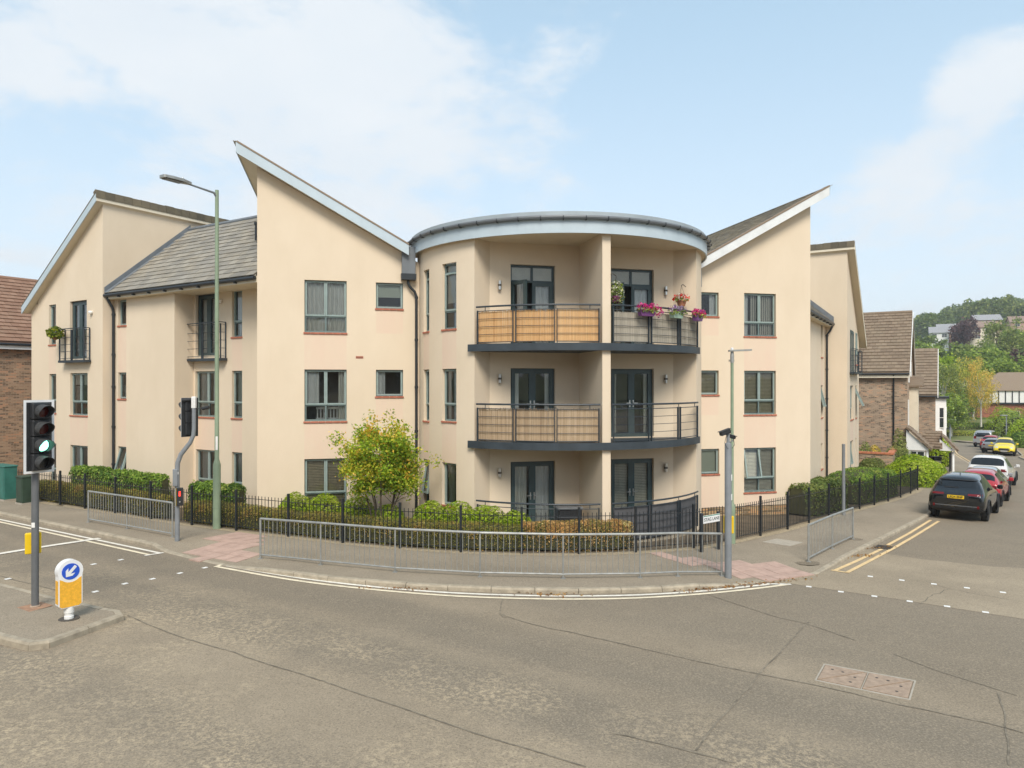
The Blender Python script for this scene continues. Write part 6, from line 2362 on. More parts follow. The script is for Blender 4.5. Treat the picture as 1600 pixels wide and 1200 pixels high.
solo('clear_screen', mb, clear_sheet, 'clear plastic sheet behind the first railing panel of the middle right balcony', 'balcony screen', CY(80, RB, 2.9), 'screens tied to the balcony railings', smooth=True)

P_PINK = [((.72, .03, .22), 5), ((.80, .10, .35), 3), ((.30, .03, .30), 2), ((.55, .02, .12), 2)]
P_LILAC = [((.42, .30, .45), 4), ((.62, .52, .62), 3), ((.30, .12, .28), 3), ((.10, .15, .03), 1)]
P_REDFL = [((.70, .025, .02), 6), ((.80, .10, .04), 2), ((.80, .78, .72), 1)]
P_WHITEFL = [((.75, .74, .60), 3), ((.60, .62, .22), 2), ((.30, .38, .05), 4), ((.16, .24, .03), 4)]


def blossom(root, c, r, n, pal, seed, size=.05, name='blossoms'):
    rs = np.random.RandomState(seed)
    p = rs.normal(size=(n, 3)); p /= np.linalg.norm(p, axis=1)[:, None]
    p = p * (0.6 + 0.45 * rs.rand(n))[:, None] * np.array(r) + np.array(c)
    link(name, leaves_mesh(name, p, size, pal, seed, aspect=.85, inv=wm(root).inverted()), root)


def trough(label, ang, col, pal, seed, w=.52):
    p = CY(ang, RB + .04, 5.60 + .80); t = (CY(ang - 1, RB, 0) - CY(ang, RB, 0)).normalized(); o = (CY(ang, RB + 1, 0) - CY(ang, RB, 0)).normalized()
    root = thing('flower_trough', label, 'flower trough', p, 'flower troughs hooked on the top right balcony rail')
    M = Matrix((t, -o, ZV)).transposed().to_4x4(); M.translation = p + o * .09
    mb = MB()
    prof = lambda s, dz: [M @ Vector((x * s, y * s, dz)) for x, y in ((-w / 2, -.09), (w / 2, -.09), (w / 2, .09), (-w / 2, .09))]
    A, B, Ci = prof(.84, 0), prof(1, .17), prof(.95, .17)
    for k in range(4):
        mb.face([A[k], A[(k + 1) % 4], B[(k + 1) % 4], B[k]]); mb.face([B[k], B[(k + 1) % 4], Ci[(k + 1) % 4], Ci[k]])
    mb.face(A[::-1]); D = [q - ZV * .03 for q in Ci]; mb.face(D)
    for k in range(4):
        mb.face([Ci[k], Ci[(k + 1) % 4], D[(k + 1) % 4], D[k]])
    part('planter', mb, M_('planter_%d' % seed, col, .5, var=.06), root, fix=True)
    c = M @ Vector((0, -.03, .23))
    for dx in (-.18, .0, .18):
        q = M @ Vector((dx, -.04, .25)); blossom(root, q, (.17, .14, .12), 100, pal, seed + int(dx * 100))
        q = M @ Vector((dx, -.06, .17)); blossom(root, q, (.17, .13, .09), 40, P_GREEN, seed + 50 + int(dx * 100), .06, 'leaves')
    if seed == 70:
        q = M @ Vector((.34, -.1, .12)); blossom(root, q, (.15, .12, .16), 90, pal, seed + 9)
    return root


trough('purple trough of pink and purple petunias, nearest the dividing wall', 77.3, (.16, .05, .18), P_PINK, 70)
trough('pale green trough of lilac flowers, between the two pink ones', 64.0, (.34, .46, .36), P_LILAC, 71, .46)
trough('purple trough of pink petunias at the right end of the balcony rail', 50.0, (.20, .08, .24), P_PINK, 72, .46)


def basket(label, p, pal, seed, r, col, chain_top, n=330):
    root = thing('hanging_basket', label, 'hanging basket', p)
    mb = MB(); mb.lathe([(.05, -.16), (.11, -.13), (.145, 0), (.155, .01), (.155, .03), (.13, .03)], 16, Matrix.Translation(p)); part('pot', mb, M_('basket_pot_%d' % seed, col, .7, var=.1), root, smooth=True)
    mb = MB()
    for a in (0, 2.1, 4.2):
        mb.tube([Vector(p) + Vector((.15 * math.cos(a), .15 * math.sin(a), .02)), Vector(p) + ZV * chain_top], .004, 4)
    part('chain', mb, iron_dark, root)
    blossom(root, Vector(p) + ZV * .12, r, n, pal, seed, .055)
    blossom(root, Vector(p) + ZV * .06, (r[0] * .9, r[1] * .9, r[2] * .7), n // 3, P_GREEN, seed + 1, .07, 'leaves')
    return root, p


hb, p = basket('hanging basket of trailing white and yellow green flowers by the dividing wall', WT(2.10, 3.9, 6.95), P_WHITEFL, 80, (.24, .2, .36), (.22, .04, .16), .62, 420)
mb = MB(); mb.tube([WT(1.82, 3.9, 7.58), WT(2.0, 3.9, 7.62), WT(2.1, 3.9, 7.57)], .012, 6); part('bracket', mb, iron_dark, hb)
hb, p = basket('terracotta pot of red and white geraniums hung on the right balcony wall', WT(4.66, 2.85, 7.02), P_REDFL, 84, (.27, .22, .13), (.45, .19, .10), .50, 200)
mb = MB(); mb.tube([WT(4.92, 2.62, 7.52), WT(4.76, 2.75, 7.57), WT(4.66, 2.85, 7.52)], .012, 6); part('bracket', mb, iron_dark, hb)
pj = UQ(13.98, 29.28, 6.42)
jp = thing('balcony_plant', 'yellow green plant hooked on the far left small balcony', 'plant', pj)
mb = MB(); mb.lathe([(.07, -.2), (.11, -.02), (.115, .0)], 12, Matrix.Translation(pj)); part('pot', mb, terracotta, jp, smooth=True)
blossom(jp, Vector(pj) + ZV * .05, (.30, .26, .24), 420, [((.30, .34, .03), 4), ((.42, .40, .05), 2), ((.16, .22, .03), 2)], 91, .10, 'foliage')
# chair and box on the ground floor terrace
p = WT(.95, 3.05, .09)
ch = thing('terrace_storage_box', 'dark rattan storage box on the ground floor terrace by the doors', 'storage box', p)
mb = MB(); mb.cbox(-.35, .35, -.25, .25, 0, .78, .02, Matrix.Translation(p) @ Matrix.Rotation(R(13.5), 4, 'Z')); part('body', mb, black_pl, ch)
mb = MB(); mb.cbox(-.38, .38, -.28, .28, .785, .85, .02, Matrix.Translation(p) @ Matrix.Rotation(R(13.5), 4, 'Z')); part('lid', mb, pole_dark, ch)

# ------------------------------------------------------------------ cars
def wheel_meshes(rad):
    key = ('wheel', rad)
    if key not in CACHE:
        Mx = Matrix.Rotation(R(90), 4, 'X')
        t = MB(); t.lathe([(rad * .70, -.10), (rad * .93, -.105), (rad, -.075), (rad, .075), (rad * .93, .105), (rad * .70, .10)], 28, Mx)
        r = MB(); r.lathe([(rad * .70, -.06), (rad * .70, .085), (rad * .64, .092), (rad * .60, .03), (.02, .02)], 28, Mx)
        for s in (1,):
            for k in range(7):
                Mk = Mx @ Matrix.Rotation(k * 2 * math.pi / 7, 4, 'Z')
                r.box(.03, rad * .66, -.022, .022, .03, .085, Mk)
            r.lathe([(.06, .02), (.055, .09)], 12, Mx)
        CACHE[key] = (t.mesh('tyre', tyre_m, smooth=True), r.mesh('rim', rim_m, smooth=True))
    return CACHE[key]


def car(name, label, x, y, heading, L, W, H, stations, wb, ra, rad, paint, kind='hatch', reverse=False, group=None, plate=None, rear_lamps='strip', z_off=0.0, dark_roof=False, glass_rows=(), detail=True):
    """car in its own frame: x from rear bumper (0) to nose (L), y left, z up; (x, y) = centre of the rear bumper on the ground"""
    h = Vector((heading[0], heading[1], 0)).normalized()
    n_up = Vector((0.034 * 0.5225, 0.034 * 0.8526, 1)).normalized()
    xa = (h - n_up * h.dot(n_up)).normalized(); ya = n_up.cross(xa)
    M = Matrix((xa, ya, n_up)).transposed().to_4x4(); M.translation = Vector((x, y, gz(x, y) + z_off))
    root = thing(name, label, 'car', mat=M, group=group)
    # cage
    mb = MB(); ringn = 7; mats = [paint, car_glass, trim_black, screen_glass]
    rings = []
    for s in stations:
        xx, zb, zs, zr, hw, ht = s[:6]
        zm = zb + (zs - zb) * .55
        rings.append([(xx, 0, zb), (xx, hw * .86, zb), (xx, hw * .97, zb + .12), (xx, hw, zm), (xx, hw * .955, zs), (xx, ht, zr - (zr - zs) * .10 - .01), (xx, ht * .72, zr), (xx, 0, zr + .012)])
    nr = 8
    full = []
    for r in rings:
        left = [Vector(p) for p in r]; right = [Vector((p[0], -p[1], p[2])) for p in r[1:-1]][::-1]
        full.append(left + right)
    m = len(full[0])
    for r in full:
        mb.v.extend(r)
    flags = [s[6] if len(s) > 6 else '' for s in stations]
    for i in range(len(full) - 1):
        f = flags[i]
        for k in range(m):
            k2 = (k + 1) % m
            kk = k if k < nr - 1 else m - 1 - k     # mirrored strip index
            mi = 0
            if kk == 4 and 's' in f:
                mi = 1
            if kk in (5, 6) and 'r' in f:
                mi = 1
            if kk in (5, 6) and 'w' in f:
                mi = 3
            if kk in (5, 6) and 'd' in f:
                mi = 1
            if kk in (0, 1):
                mi = 2
            mb.f.append((i * m + k, i * m + k2, (i + 1) * m + k2, (i + 1) * m + k)); mb.m.append(mi)
    mb.f.append(tuple(range(m))[::-1]); mb.m.append(0)
    mb.f.append(tuple((len(full) - 1) * m + k for k in range(m))); mb.m.append(0)
    me = mb.mesh('body', mats, fix=True)
    ob = bpy.data.objects.new('tmp_body', me); COL.objects.link(ob)
    md = ob.modifiers.new('s', 'SUBSURF'); md.levels = 2; md.render_levels = 2
    bpy.context.view_layer.update()
    dg = bpy.context.evaluated_depsgraph_get()
    sm = bpy.data.meshes.new_from_object(ob.evaluated_get(dg))
    bpy.data.objects.remove(ob)
    V = [v.co.copy() for v in sm.vertices]
    Fs = [(tuple(p.vertices), p.material_index) for p in sm.polygons]
    bvh = BVHTree.FromPolygons(V, [f for f, _ in Fs])
    names = ['body', 'side_windows', 'underbody', 'windscreen']
    body = None
    for mi in range(4):
        sel = [f for f, k in Fs if k == mi]
        if not sel:
            continue
        used = sorted({i for f in sel for i in f}); mp = {o: i for i, o in enumerate(used)}
        m2 = bpy.data.meshes.new(names[mi]); m2.from_pydata([tuple(V[i]) for i in used], [], [tuple(mp[i] for i in f) for f in sel])
        m2.materials.append(mats[mi]); m2.polygons.foreach_set('use_smooth', [True] * len(m2.polygons)); m2.update()
        o = link(names[mi], m2, root, M)
        if mi == 0:
            body = o

    def patch_x(name_, y0, y1, z0, z1, m_, front=False, off=.008, n=6, parent=None, nz=2):
        """a panel draped over the rear (or nose)"""
        mbp = MB(); grid = []
        for j in range(nz + 1):
            row = []
            for i in range(n + 1):
                yy = y0 + (y1 - y0) * i / n; zz = z0 + (z1 - z0) * j / nz
                o = Vector((L + 1 if front else -1, yy, zz)); d = Vector((-1 if front else 1, 0, 0))
                hit = bvh.ray_cast(o, d)
                if hit[0] is None:
                    return None
                row.append(hit[0] - d * off)
            grid.append(row)
        for j in range(nz):
            for i in range(n):
                mbp.face([grid[j][i], grid[j][i + 1], grid[j + 1][i + 1], grid[j + 1][i]])
        # edge depth
        d = Vector((-1 if front else 1, 0, 0)) * (off + .01)
        loop = grid[0] + [r[-1] for r in grid[1:]] + grid[-1][-2::-1] + [r[0] for r in grid[-2:0:-1]]
        for i in range(len(loop)):
            a, b = loop[i], loop[(i + 1) % len(loop)]
            mbp.face([a, b, b + d, a + d])
        m3 = mbp.mesh(name_, m_, fix=True)
        return link(name_, m3, parent or body, M)

    def patch_y(name_, x0, x1, z0, z1, m_, left, off=.006, n=10, nz=2):
        mbp = MB(); grid = []; sg = 1 if left else -1
        for j in range(nz + 1):
            row = []
            for i in range(n + 1):
                o = Vector((x0 + (x1 - x0) * i / n, sg * 2, z0 + (z1 - z0) * j / nz)); d = Vector((0, -sg, 0))
                hit = bvh.ray_cast(o, d)
                if hit[0] is None:
                    return None
                row.append(hit[0] - d * off)
            grid.append(row)
        for j in range(nz):
            for i in range(n):
                mbp.face([grid[j][i], grid[j][i + 1], grid[j + 1][i + 1], grid[j + 1][i]])
        return link(name_, mbp.mesh(name_, m_, fix=True), body, M)

    # wheels with dark arches
    tme, rme = wheel_meshes(rad)
    for ax in (ra, ra + wb):
        for sg in (1, -1):
            Mw = M @ Matrix.Translation((ax, sg * (W / 2 - .145), rad - .01))
            if sg < 0:
                Mw = Mw @ Matrix.Rotation(math.pi, 4, 'Z')
            Mw = Mw
            wt = link('wheel', tme, root, Mw)
            link('rim', rme, wt, Mw @ Matrix.Rotation(math.pi, 4, 'Z'))
            am = MB()
            ay = sg * (W / 2 + .002)
            pts = [Vector((ax + (rad + .055) * math.cos(R(a)), ay - sg * .012, rad - .01 + (rad + .055) * math.sin(R(a)))) for a in range(-12, 193, 12)]
            am.tube(pts, .028, 6)
            dk = [Vector((ax + (rad + .045) * math.cos(R(a)), sg * (W / 2 - .022), rad - .01 + (rad + .045) * math.sin(R(a)))) for a in range(-20, 201, 20)]
            am.prism(dk, (0, -sg * .02, 0))
            link('wheel_arch', am.mesh('wheel_arch', trim_black, fix=True), body, M)
    if detail:
        for left in (True, False):
            patch_y('sill_trim', ra + rad + .1, ra + wb - rad - .1, .30, .40, trim_black, left)
            sg = 1 if left else -1
            xm = stations[0][0] + L * .62 if kind != 'van' else L * .72
            zb_ = [s for s in stations if s[0] <= xm][-1][2]
            mm = MB(); mm.cbox(xm - .05, xm + .08, sg * (W / 2 - .02) - .02, sg * (W / 2 - .02) + .02, zb_ + .02, zb_ + .08, .01); mm.cbox(xm - .06, xm + .09, sg * (W / 2 + .10) - .10, sg * (W / 2 + .10) + .08, zb_ + .03, zb_ + .19, .03)
            link('wing_mirror', mm.mesh('wing_mirror', paint), root, M)
            for xh in (ra + .55, ra + wb - .75):
                patch_y('door_handle', xh, xh + .2, zb_ - .13, zb_ - .09, chrome if kind != 'black' else trim_black, left, .018, 3, 1)
            for xh in (ra + .28, ra + .28 + (wb - .5) * .5, ra + wb - .42):
                patch_y('door_seam', xh, xh + .012, .48, zb_ + .0, trim_black, left, .003, 1, 6)
    return root, body, patch_x, patch_y, M


def tail(body_tuple, W, zl, zh, plate_z, plate_txt, plate_m, lamp='block', inset=.0, bumper=(.30, .48), win=None):
    root, body, px, py, M = body_tuple
    hw = W / 2
    for sg in (1, -1):
        y0, y1 = sg * (hw * .40), sg * (hw * .86)
        if lamp == 'strip':
            px('tail_lamp', y0, y1, zl, zh, lamp_red)
        else:
            px('tail_lamp', sg * hw * .62, sg * hw * .88, zl, zh, lamp_red)
        px('fog_lamp', sg * hw * .70, sg * hw * .77, bumper[1] + .02, bumper[1] + .12, lamp_red, off=.012, n=2)
    px('bumper_trim', -hw * .80, hw * .80, bumper[0], bumper[1], trim_black, off=.012, n=10)
    pl = px('number_plate', -.26, .26, plate_z, plate_z + .115, plate_m, off=.02, n=2)
    if pl is not None and plate_txt:
        b = None
        o = Vector((-1, 0, plate_z + .057))
        Mt = M @ Matrix(((0, 0, -1, 0), (-1, 0, 0, 0), (0, 1, 0, 0), (0, 0, 0, 1)))
        xs = min(v.co.x for v in pl.data.vertices)
        Mt.translation = M @ Vector((xs - .006, 0, plate_z + .055))
        Mt2 = M.to_3x3() @ Matrix(((0, 0, -1), (-1, 0, 0), (0, 1, 0)))
        Mt = Mt2.to_4x4(); Mt.translation = M @ Vector((xs - .006, 0, plate_z + .055))
        t = text_part(plate_txt, .108, trim_black, body, Mt)
    if win:
        z0, z1, fr = win
        px('wiper', -.05, hw * .42, z0 + .02, z0 + .045, trim_black, off=.02, n=4, nz=1)


# station: x, z bottom, z shoulder, z roof/deck, half width, half width at the top, flags (s side glass, r rear glass, w windscreen)
SUV = [(0.0, .46, .90, .98, .80, .60), (.06, .34, .96, 1.03, .90, .70), (.27, .30, 1.00, 1.155, .945, .76), (.47, .30, 1.01, 1.47, .955, .67), (.66, .30, 1.02, 1.585, .962, .65, 's'),
       (1.35, .30, 1.02, 1.65, .968, .65, 's'), (2.10, .30, 1.01, 1.66, .968, .64, 's'), (2.72, .30, 1.00, 1.59, .966, .59, 'sw'), (3.42, .30, .97, 1.10, .96, .66), (3.60, .30, .95, 1.05, .955, .70),
       (4.25, .30, .86, .95, .93, .70), (4.60, .32, .74, .82, .86, .62), (4.73, .42, .62, .68, .74, .5)]


def scaled(st, L, W, H):
    return [(s[0] * L / 4.73, s[1], s[2] * H / 1.66, s[3] * H / 1.66, s[4] * W / 1.94, s[5] * W / 1.94) + tuple(s[6:]) for s in st]


HEAD = (.65, .76)
hd = Vector((*HEAD, 0)).normalized(); rt = Vector((hd.y, -hd.x, 0))
paint_black = car_paint('black_car_paint', (.004, .006, .008), 0.0, .25)
paint_black.node_tree.nodes['Principled BSDF'].inputs['Coat IOR'].default_value = 1.65
paint_redc = car_paint('red_car_paint', (.42, .03, .04), 0.1)
paint_pale = car_paint('pearl_white_car_paint', (.66, .65, .64), 0.0)
paint_silv = car_paint('silver_car_paint', (.42, .43, .44), .5)
paint_grey = car_paint('grey_car_paint', (.26, .27, .275), .4)
paint_yel = car_paint('bright_yellow_car_paint', (.80, .62, .03), 0.0)
paint_dred = car_paint('dark_red_car_paint', (.40, .03, .035), 0.1)


def at_car(dist, lat):
    """dist along the row from the black car's rear axle, lat to the right of it"""
    p = Vector((16.55, 26.2, 0)) + hd * dist + rt * lat
    return p.x, p.y


x, y = at_car(-.92, .10)
b = car('parked_suv', 'glossy black SUV parked nearest on the lane, yellow plate LR24 ENP', x, y, HEAD, 4.6, 1.86, 1.62, scaled(SUV, 4.6, 1.86, 1.66), 2.78, .90, .36, paint_black, 'black')
tail(b, 1.86, .945, 1.015, .82, 'LR24 ENP', plate_yel, 'strip', win=(1.17, 1.4, 0))
root, body, px, py, M = b
px('plate_recess', -.40, .40, .79, .96, trim_black, off=.004, n=4)
px('rear_window', -.58, .58, 1.22, 1.42, car_glass, off=.008, n=12, nz=4)
px('bumper_line', -.72, .72, .55, .575, pole_dark, off=.01, n=10, nz=1)
px('roof_spoiler', -.60, .60, 1.455, 1.485, trim_black, off=.05, n=12, nz=1)
mb = MB(); mb.prism([(.95, -.012, 1.61), (1.16, -.012, 1.63), (.98, -.012, 1.70)], (0, .024, 0)); link('roof_fin', mb.mesh('roof_fin', paint_black, fix=True), root, M)
HAT = [(0.0, .44, .84, .92, .76, .58), (.06, .32, .90, 1.00, .85, .66), (.20, .28, .93, 1.06, .885, .66, 'd'), (.52, .28, .94, 1.36, .89, .60), (.72, .28, .94, 1.43, .892, .55, 's'),
       (1.3, .28, .94, 1.48, .895, .55, 's'), (1.9, .28, .93, 1.48, .895, .55, 's'), (2.35, .28, .92, 1.43, .893, .54, 'sw'), (3.02, .28, .90, 1.0, .885, .62), (3.2, .28, .88, .96, .88, .64), (3.75, .28, .78, .86, .85, .64), (4.05, .30, .66, .74, .78, .55), (4.15, .40, .56, .62, .66, .45)]


def scaled_h(L, W, H):
    return [(s[0] * L / 4.15, s[1], s[2] * H / 1.49, s[3] * H / 1.49, s[4] * W / 1.79, s[5] * W / 1.79) + tuple(s[6:]) for s in HAT]


x, y = at_car(4.6, .02)
b = car('parked_hatchback', 'red hatchback parked directly in front of the black SUV', x, y, HEAD, 3.95, 1.78, 1.50, scaled_h(3.95, 1.78, 1.50), 2.48, .70, .32, paint_redc)
tail(b, 1.78, .78, 1.0, .70, None, plate_yel)
x, y = at_car(8.75, -.30)
b = car('parked_hatchback', 'pale silver hatchback squeezed between the red hatchback and the white SUV', x, y, HEAD, 3.6, 1.66, 1.36, scaled_h(3.6, 1.66, 1.36), 2.3, .62, .31, paint_silv)
tail(b, 1.66, .78, 1.0, .70, None, plate_yel)
BOXY = [(0.0, .46, .96, 1.04, .82, .66), (.05, .34, 1.02, 1.12, .90, .74), (.14, .30, 1.06, 1.20, .93, .75, 'd'), (.42, .30, 1.08, 1.60, .935, .70), (.62, .30, 1.08, 1.67, .94, .69, 's')] + [s for s in SUV[5:]]
x, y = at_car(12.9, -.55)
st = [(s[0] * 4.5 / 4.73, s[1], s[2], s[3] * (1.0 if s[3] < 1.3 else 1.03), s[4], s[5]) + tuple(s[6:]) for s in BOXY]
b = car('parked_suv', 'tall white SUV parked ahead of the silver hatchback', x, y, HEAD, 4.5, 1.93, 1.72, st, 2.68, .86, .36, paint_pale)
tail(b, 1.93, .92, 1.06, .72, None, plate_yel)
b[2]('rear_window', -.66, .66, 1.22, 1.56, car_glass, off=.006, n=8, nz=3)
x, y = 41.9, 60.2

# the far cars, parked nose towards the camera or away on the other side of the lane
def far_heading(ax, ay, bx2, by2):
    v = Vector((bx2 - ax, by2 - ay, 0)).normalized(); return (v.x, v.y)


# yellow: faces the camera
hy = Vector((-.60, -.80, 0)).normalized()
p = Vector((45.0, 64.4, 0)) - hy * 4.1
b = car('parked_suv', 'bright yellow small SUV parked facing the camera by the dry verge', p.x, p.y, (hy.x, hy.y), 4.1, 1.77, 1.65, scaled(SUV, 4.1, 1.77, 1.65), 2.52, .72, .34, paint_yel)
root, body, px, py, M = b
for sg in (1, -1):
    px('headlight', sg * .45, sg * .74, .74, .86, lamp_clear, True, n=4)
px('grille', -.42, .42, .50, .72, trim_black, True, n=6)
px('number_plate', -.26, .26, .42, .50, plate_wht, True, off=.02, n=2)
p = Vector((46.6, 68.4, 0))
b = car('parked_hatchback', 'silver grey hatchback parked behind the yellow SUV', p.x, p.y, (.63, .77), 3.9, 1.75, 1.48, scaled_h(3.9, 1.75, 1.48), 2.45, .68, .31, paint_grey)
tail(b, 1.75, .78, 1.0, .70, None, plate_yel)
p = Vector((49.9, 73.6, 0))
b = car('parked_hatchback', 'dark red hatchback parked between the grey hatchback and the silver van', p.x, p.y, (.66, .75), 4.1, 1.78, 1.60, scaled_h(4.1, 1.78, 1.60), 2.5, .7, .32, paint_dred)
tail(b, 1.78, .78, 1.05, .70, None, plate_yel)
VAN = [(0.0, .44, 1.0, 1.2, .82, .72), (.04, .32, 1.05, 1.5, .93, .80), (.10, .30, 1.1, 1.80, .955, .80), (.3, .30, 1.1, 1.93, .96, .80, 's'), (1.3, .30, 1.1, 1.97, .965, .80, 's'), (2.6, .30, 1.1, 1.97, .965, .80, 's'), (3.4, .30, 1.08, 1.92, .96, .78, 'sw'), (4.05, .30, 1.05, 1.22, .95, .76), (4.25, .30, 1.0, 1.12, .94, .74), (4.75, .32, .84, .94, .88, .66), (4.9, .42, .66, .72, .76, .5)]
p = Vector((53.2, 79.6, 0))
b = car('parked_van', 'silver people carrier van parked last in the far row', p.x, p.y, (.68, .73), 4.9, 1.93, 1.97, VAN, 3.0, .95, .34, paint_silv, 'van')
b[2]('rear_window', -.70, .70, 1.22, 1.66, car_glass, off=.01, n=6)
tail(b, 1.93, .98, 1.3, .80, None, plate_yel)

# ------------------------------------------------------------------ neighbouring houses
def slope_tiles(parent, a0, a1, up, run, w, expo, m, th=0.03, limit=0, seed=3):
    """rows of lapped tiles on a slope: a0->a1 along the eaves, up = slope direction"""
    slate_rows(None, a0, a1 - a0, up, (a1 - a0).length, run, w, expo, th, random.Random(seed), parent=parent, m=m, limit=limit, name='roof_tile', stuff_name='tile_field')


def simple_window(parent, P, s0, s1, z0, z1, fm=None, bars=1, out=.03, glass=None):
    """P(s, out, z): frame proud of the wall with panes"""
    mb = MB(); e = .06; fm = fm or white_pvc
    X = P(1, 0, 0) - P(0, 0, 0); Y = P(0, 1, 0) - P(0, 0, 0)

    def bx_(a, b, c, d, o):
        mb.prism([P(a, -.04, c), P(b, -.04, c), P(b, -.04, d), P(a, -.04, d)], Y * (.04 + o))
    bx_(s0, s0 + e, z0, z1, out); bx_(s1 - e, s1, z0, z1, out); bx_(s0 + e, s1 - e, z0, z0 + e, out - .001); bx_(s0 + e, s1 - e, z1 - e, z1, out - .001)
    for k in range(1, bars + 1):
        c = s0 + (s1 - s0) * k / (bars + 1); bx_(c - .025, c + .025, z0 + e, z1 - e, out - .002)
    bx_(s0 + e, s1 - e, (z0 + z1) / 2 - .02, (z0 + z1) / 2 + .02, out - .003)
    w = part('window', mb, fm, parent, fix=True)
    mb = MB(); mb.face([P(s0, .006, z0), P(s1, .006, z0), P(s1, .006, z1), P(s0, .006, z1)])
    part('pane', mb, glass or dark_pane, w)
    return w


dark_pane = M_('dark_reflective_pane', (.035, .04, .045), .08, var=.3, scale=1.5, spec=.8)

# brown brick house on the lane (its roof faces us, its gable faces the lane)
u0, q0, q1, u1 = 50.0, 1.9, 14.0, 59.0
ze, zrg = 5.36, 9.15
H1 = thing('brick_house', 'brown brick house with tiled roof on the lane beside the flats', 'house', UQ(u0, q0, -1.2), 'brown brick houses along the lane')
zb = -2.4
mb = MB()
mb.face([UQ(u0, q1, zb), UQ(u0, q0, zb), UQ(u0, q0, ze), UQ(u0, q1, ze)])
mb.face([UQ(u0, q0, zb), UQ(u1, q0, zb), UQ(u1, q0, ze), UQ((u0 + u1) / 2, q0, zrg), UQ(u0, q0, ze)])
mb.face([UQ(u1, q0, zb), UQ(u1, q1, zb), UQ(u1, q1, ze), UQ(u1, q0, ze)]); mb.face([UQ(u1, q1, zb), UQ(u0, q1, zb), UQ(u0, q1, ze), UQ((u0 + u1) / 2, q1, zrg), UQ(u1, q1, ze)])
part('wall', mb, brick_buff, H1)
um = (u0 + u1) / 2; sl = (zrg - ze) / (um - u0)
mb = MB()
e0 = UQ(u0 - .3, q1, ze - .3 * sl); e1 = UQ(u0 - .3, q0 - .12, ze - .3 * sl); r0 = UQ(um, q1, zrg + .06); r1 = UQ(um, q0 - .12, zrg + .06)
mb.prism([e0, e1, r1, r0], (0, 0, .12)); b0 = UQ(u1 + .3, q1, ze - .3 * sl); b1 = UQ(u1 + .3, q0 - .12, ze - .3 * sl); mb.prism([r0, r1, b1, b0], (0, 0, .12))
rf = part('roof', mb, tile_brown, H1, fix=True)
up = (r1 - e1).normalized()
slope_tiles(rf, e0 + ZV * .12, e1 + ZV * .12, up, (r1 - e1).length, .34, .33, tile_brown, .035)
mb = MB(); mb.tube([r0 + ZV * .14, r1 + ZV * .14], .12, 8); part('ridge', mb, tile_brown, rf)
mb = MB(); mb.prism([e1 - VD * .02 - ZV * .10, r1 - VD * .02 - ZV * .10, r1 - VD * .02 + ZV * .13, e1 - VD * .02 + ZV * .13], -VD * .04); mb.prism([r1 - VD * .02 - ZV * .10, b1 - VD * .02 - ZV * .10, b1 - VD * .02 + ZV * .13, r1 - VD * .02 + ZV * .13], -VD * .04); part('bargeboard', mb, white_pvc, rf, fix=True)
mb = MB(); mb.prism([e0 - ZV * .02, e1 - ZV * .02, e1 - ZV * .22, e0 - ZV * .22], UD * .03); part('fascia', mb, cream_board, rf, fix=True)
mb = MB(); mb.tube([e0 - UD * .06 + ZV * .02, e1 - UD * .06 + ZV * .02], .06, 8); gt = part('gutter', mb, gutter_black, rf)
downpipe([UQ(u0 - .30, q0 + .75, ze - .3), UQ(u0 - .08, q0 + .75, ze - .6), UQ(u0 - .08, q0 + .75, -1.2)], .045, [UQ(u0 - .08, q0 + .75, z) for z in (4.4, 2.8, 1.2)], H1)
PL1 = lambda s, o, z: UQ(s, q0 - o, z)
for s0, s1, z0, z1 in ((50.7, 51.9, 1.9, 3.5), (54.5, 55.9, 1.9, 3.5), (54.5, 55.9, 4.7, 6.0), (51.2, 52.6, 4.6, 5.8)):
    simple_window(H1, PL1, s0, s1, z0, z1)
mb = MB(); mb.prism([UQ(52.6, q0, 1.0), UQ(54.2, q0, 1.0), UQ(54.2, q0 - .5, 1.0), UQ(52.6, q0 - .5, 1.0)], (0, 0, 3.3)); bay = part('bay', mb, cream_board, H1, fix=True)
mb = MB(); mb.prism([UQ(52.4, q0, 4.3), UQ(54.4, q0, 4.3), UQ(54.4, q0 - .85, 4.3), UQ(52.4, q0 - .85, 4.3)], (0, 0, .10)); mb.prism([UQ(52.4, q0, 4.4), UQ(54.4, q0, 4.4), UQ(54.4, q0, 5.0)], -VD * .8); part('bay_roof', mb, tile_brown, bay, fix=True)
# porch
PO = thing('porch', 'white timber porch with tiled roof on the side of the brown brick house', 'porch', UQ(50.2, .7, -1.1))
zp = .45
mb = MB(); mb.prism([UQ(49.6, q0 + .05, zp), UQ(49.6, .78, zp), UQ(49.6, .78, zp + .12), UQ(49.6, q0 + .05, zp + 1.22)], UD * .06); part('gable_board', mb, white_pvc, PO, fix=True)
o0, o1 = UQ(49.45, .60, zp + .0), UQ(52.2, .60, zp + .0); tp = UQ(49.45, q0 + .05, zp + 1.34)
upp = (tp - o0)
mb = MB(); mb.prism([o0, o1, o1 + upp, o0 + upp], (0, 0, .08)); prf = part('roof', mb, tile_brown, PO, fix=True)
slope_tiles(prf, o1 + ZV * .08, o0 + ZV * .08, upp.normalized(), upp.length, .34, .30, tile_brown, .04)
mb = MB(); mb.prism([UQ(51.4, .2, zp - .1), UQ(51.4, -.55, zp - .1), UQ(51.4, .2, zp + .62)], UD * .06); part('gable_board', mb, white_pvc, PO, fix=True)
a_, b_ = UQ(51.0, .05, zp + .02), UQ(52.6, .05, zp + .92)
mb = MB(); mb.prism([a_, b_, b_ + VD * 1.1, a_ + VD * 1.1], (0, 0, .08)); g2 = part('front_roof', mb, tile_brown, PO, fix=True)
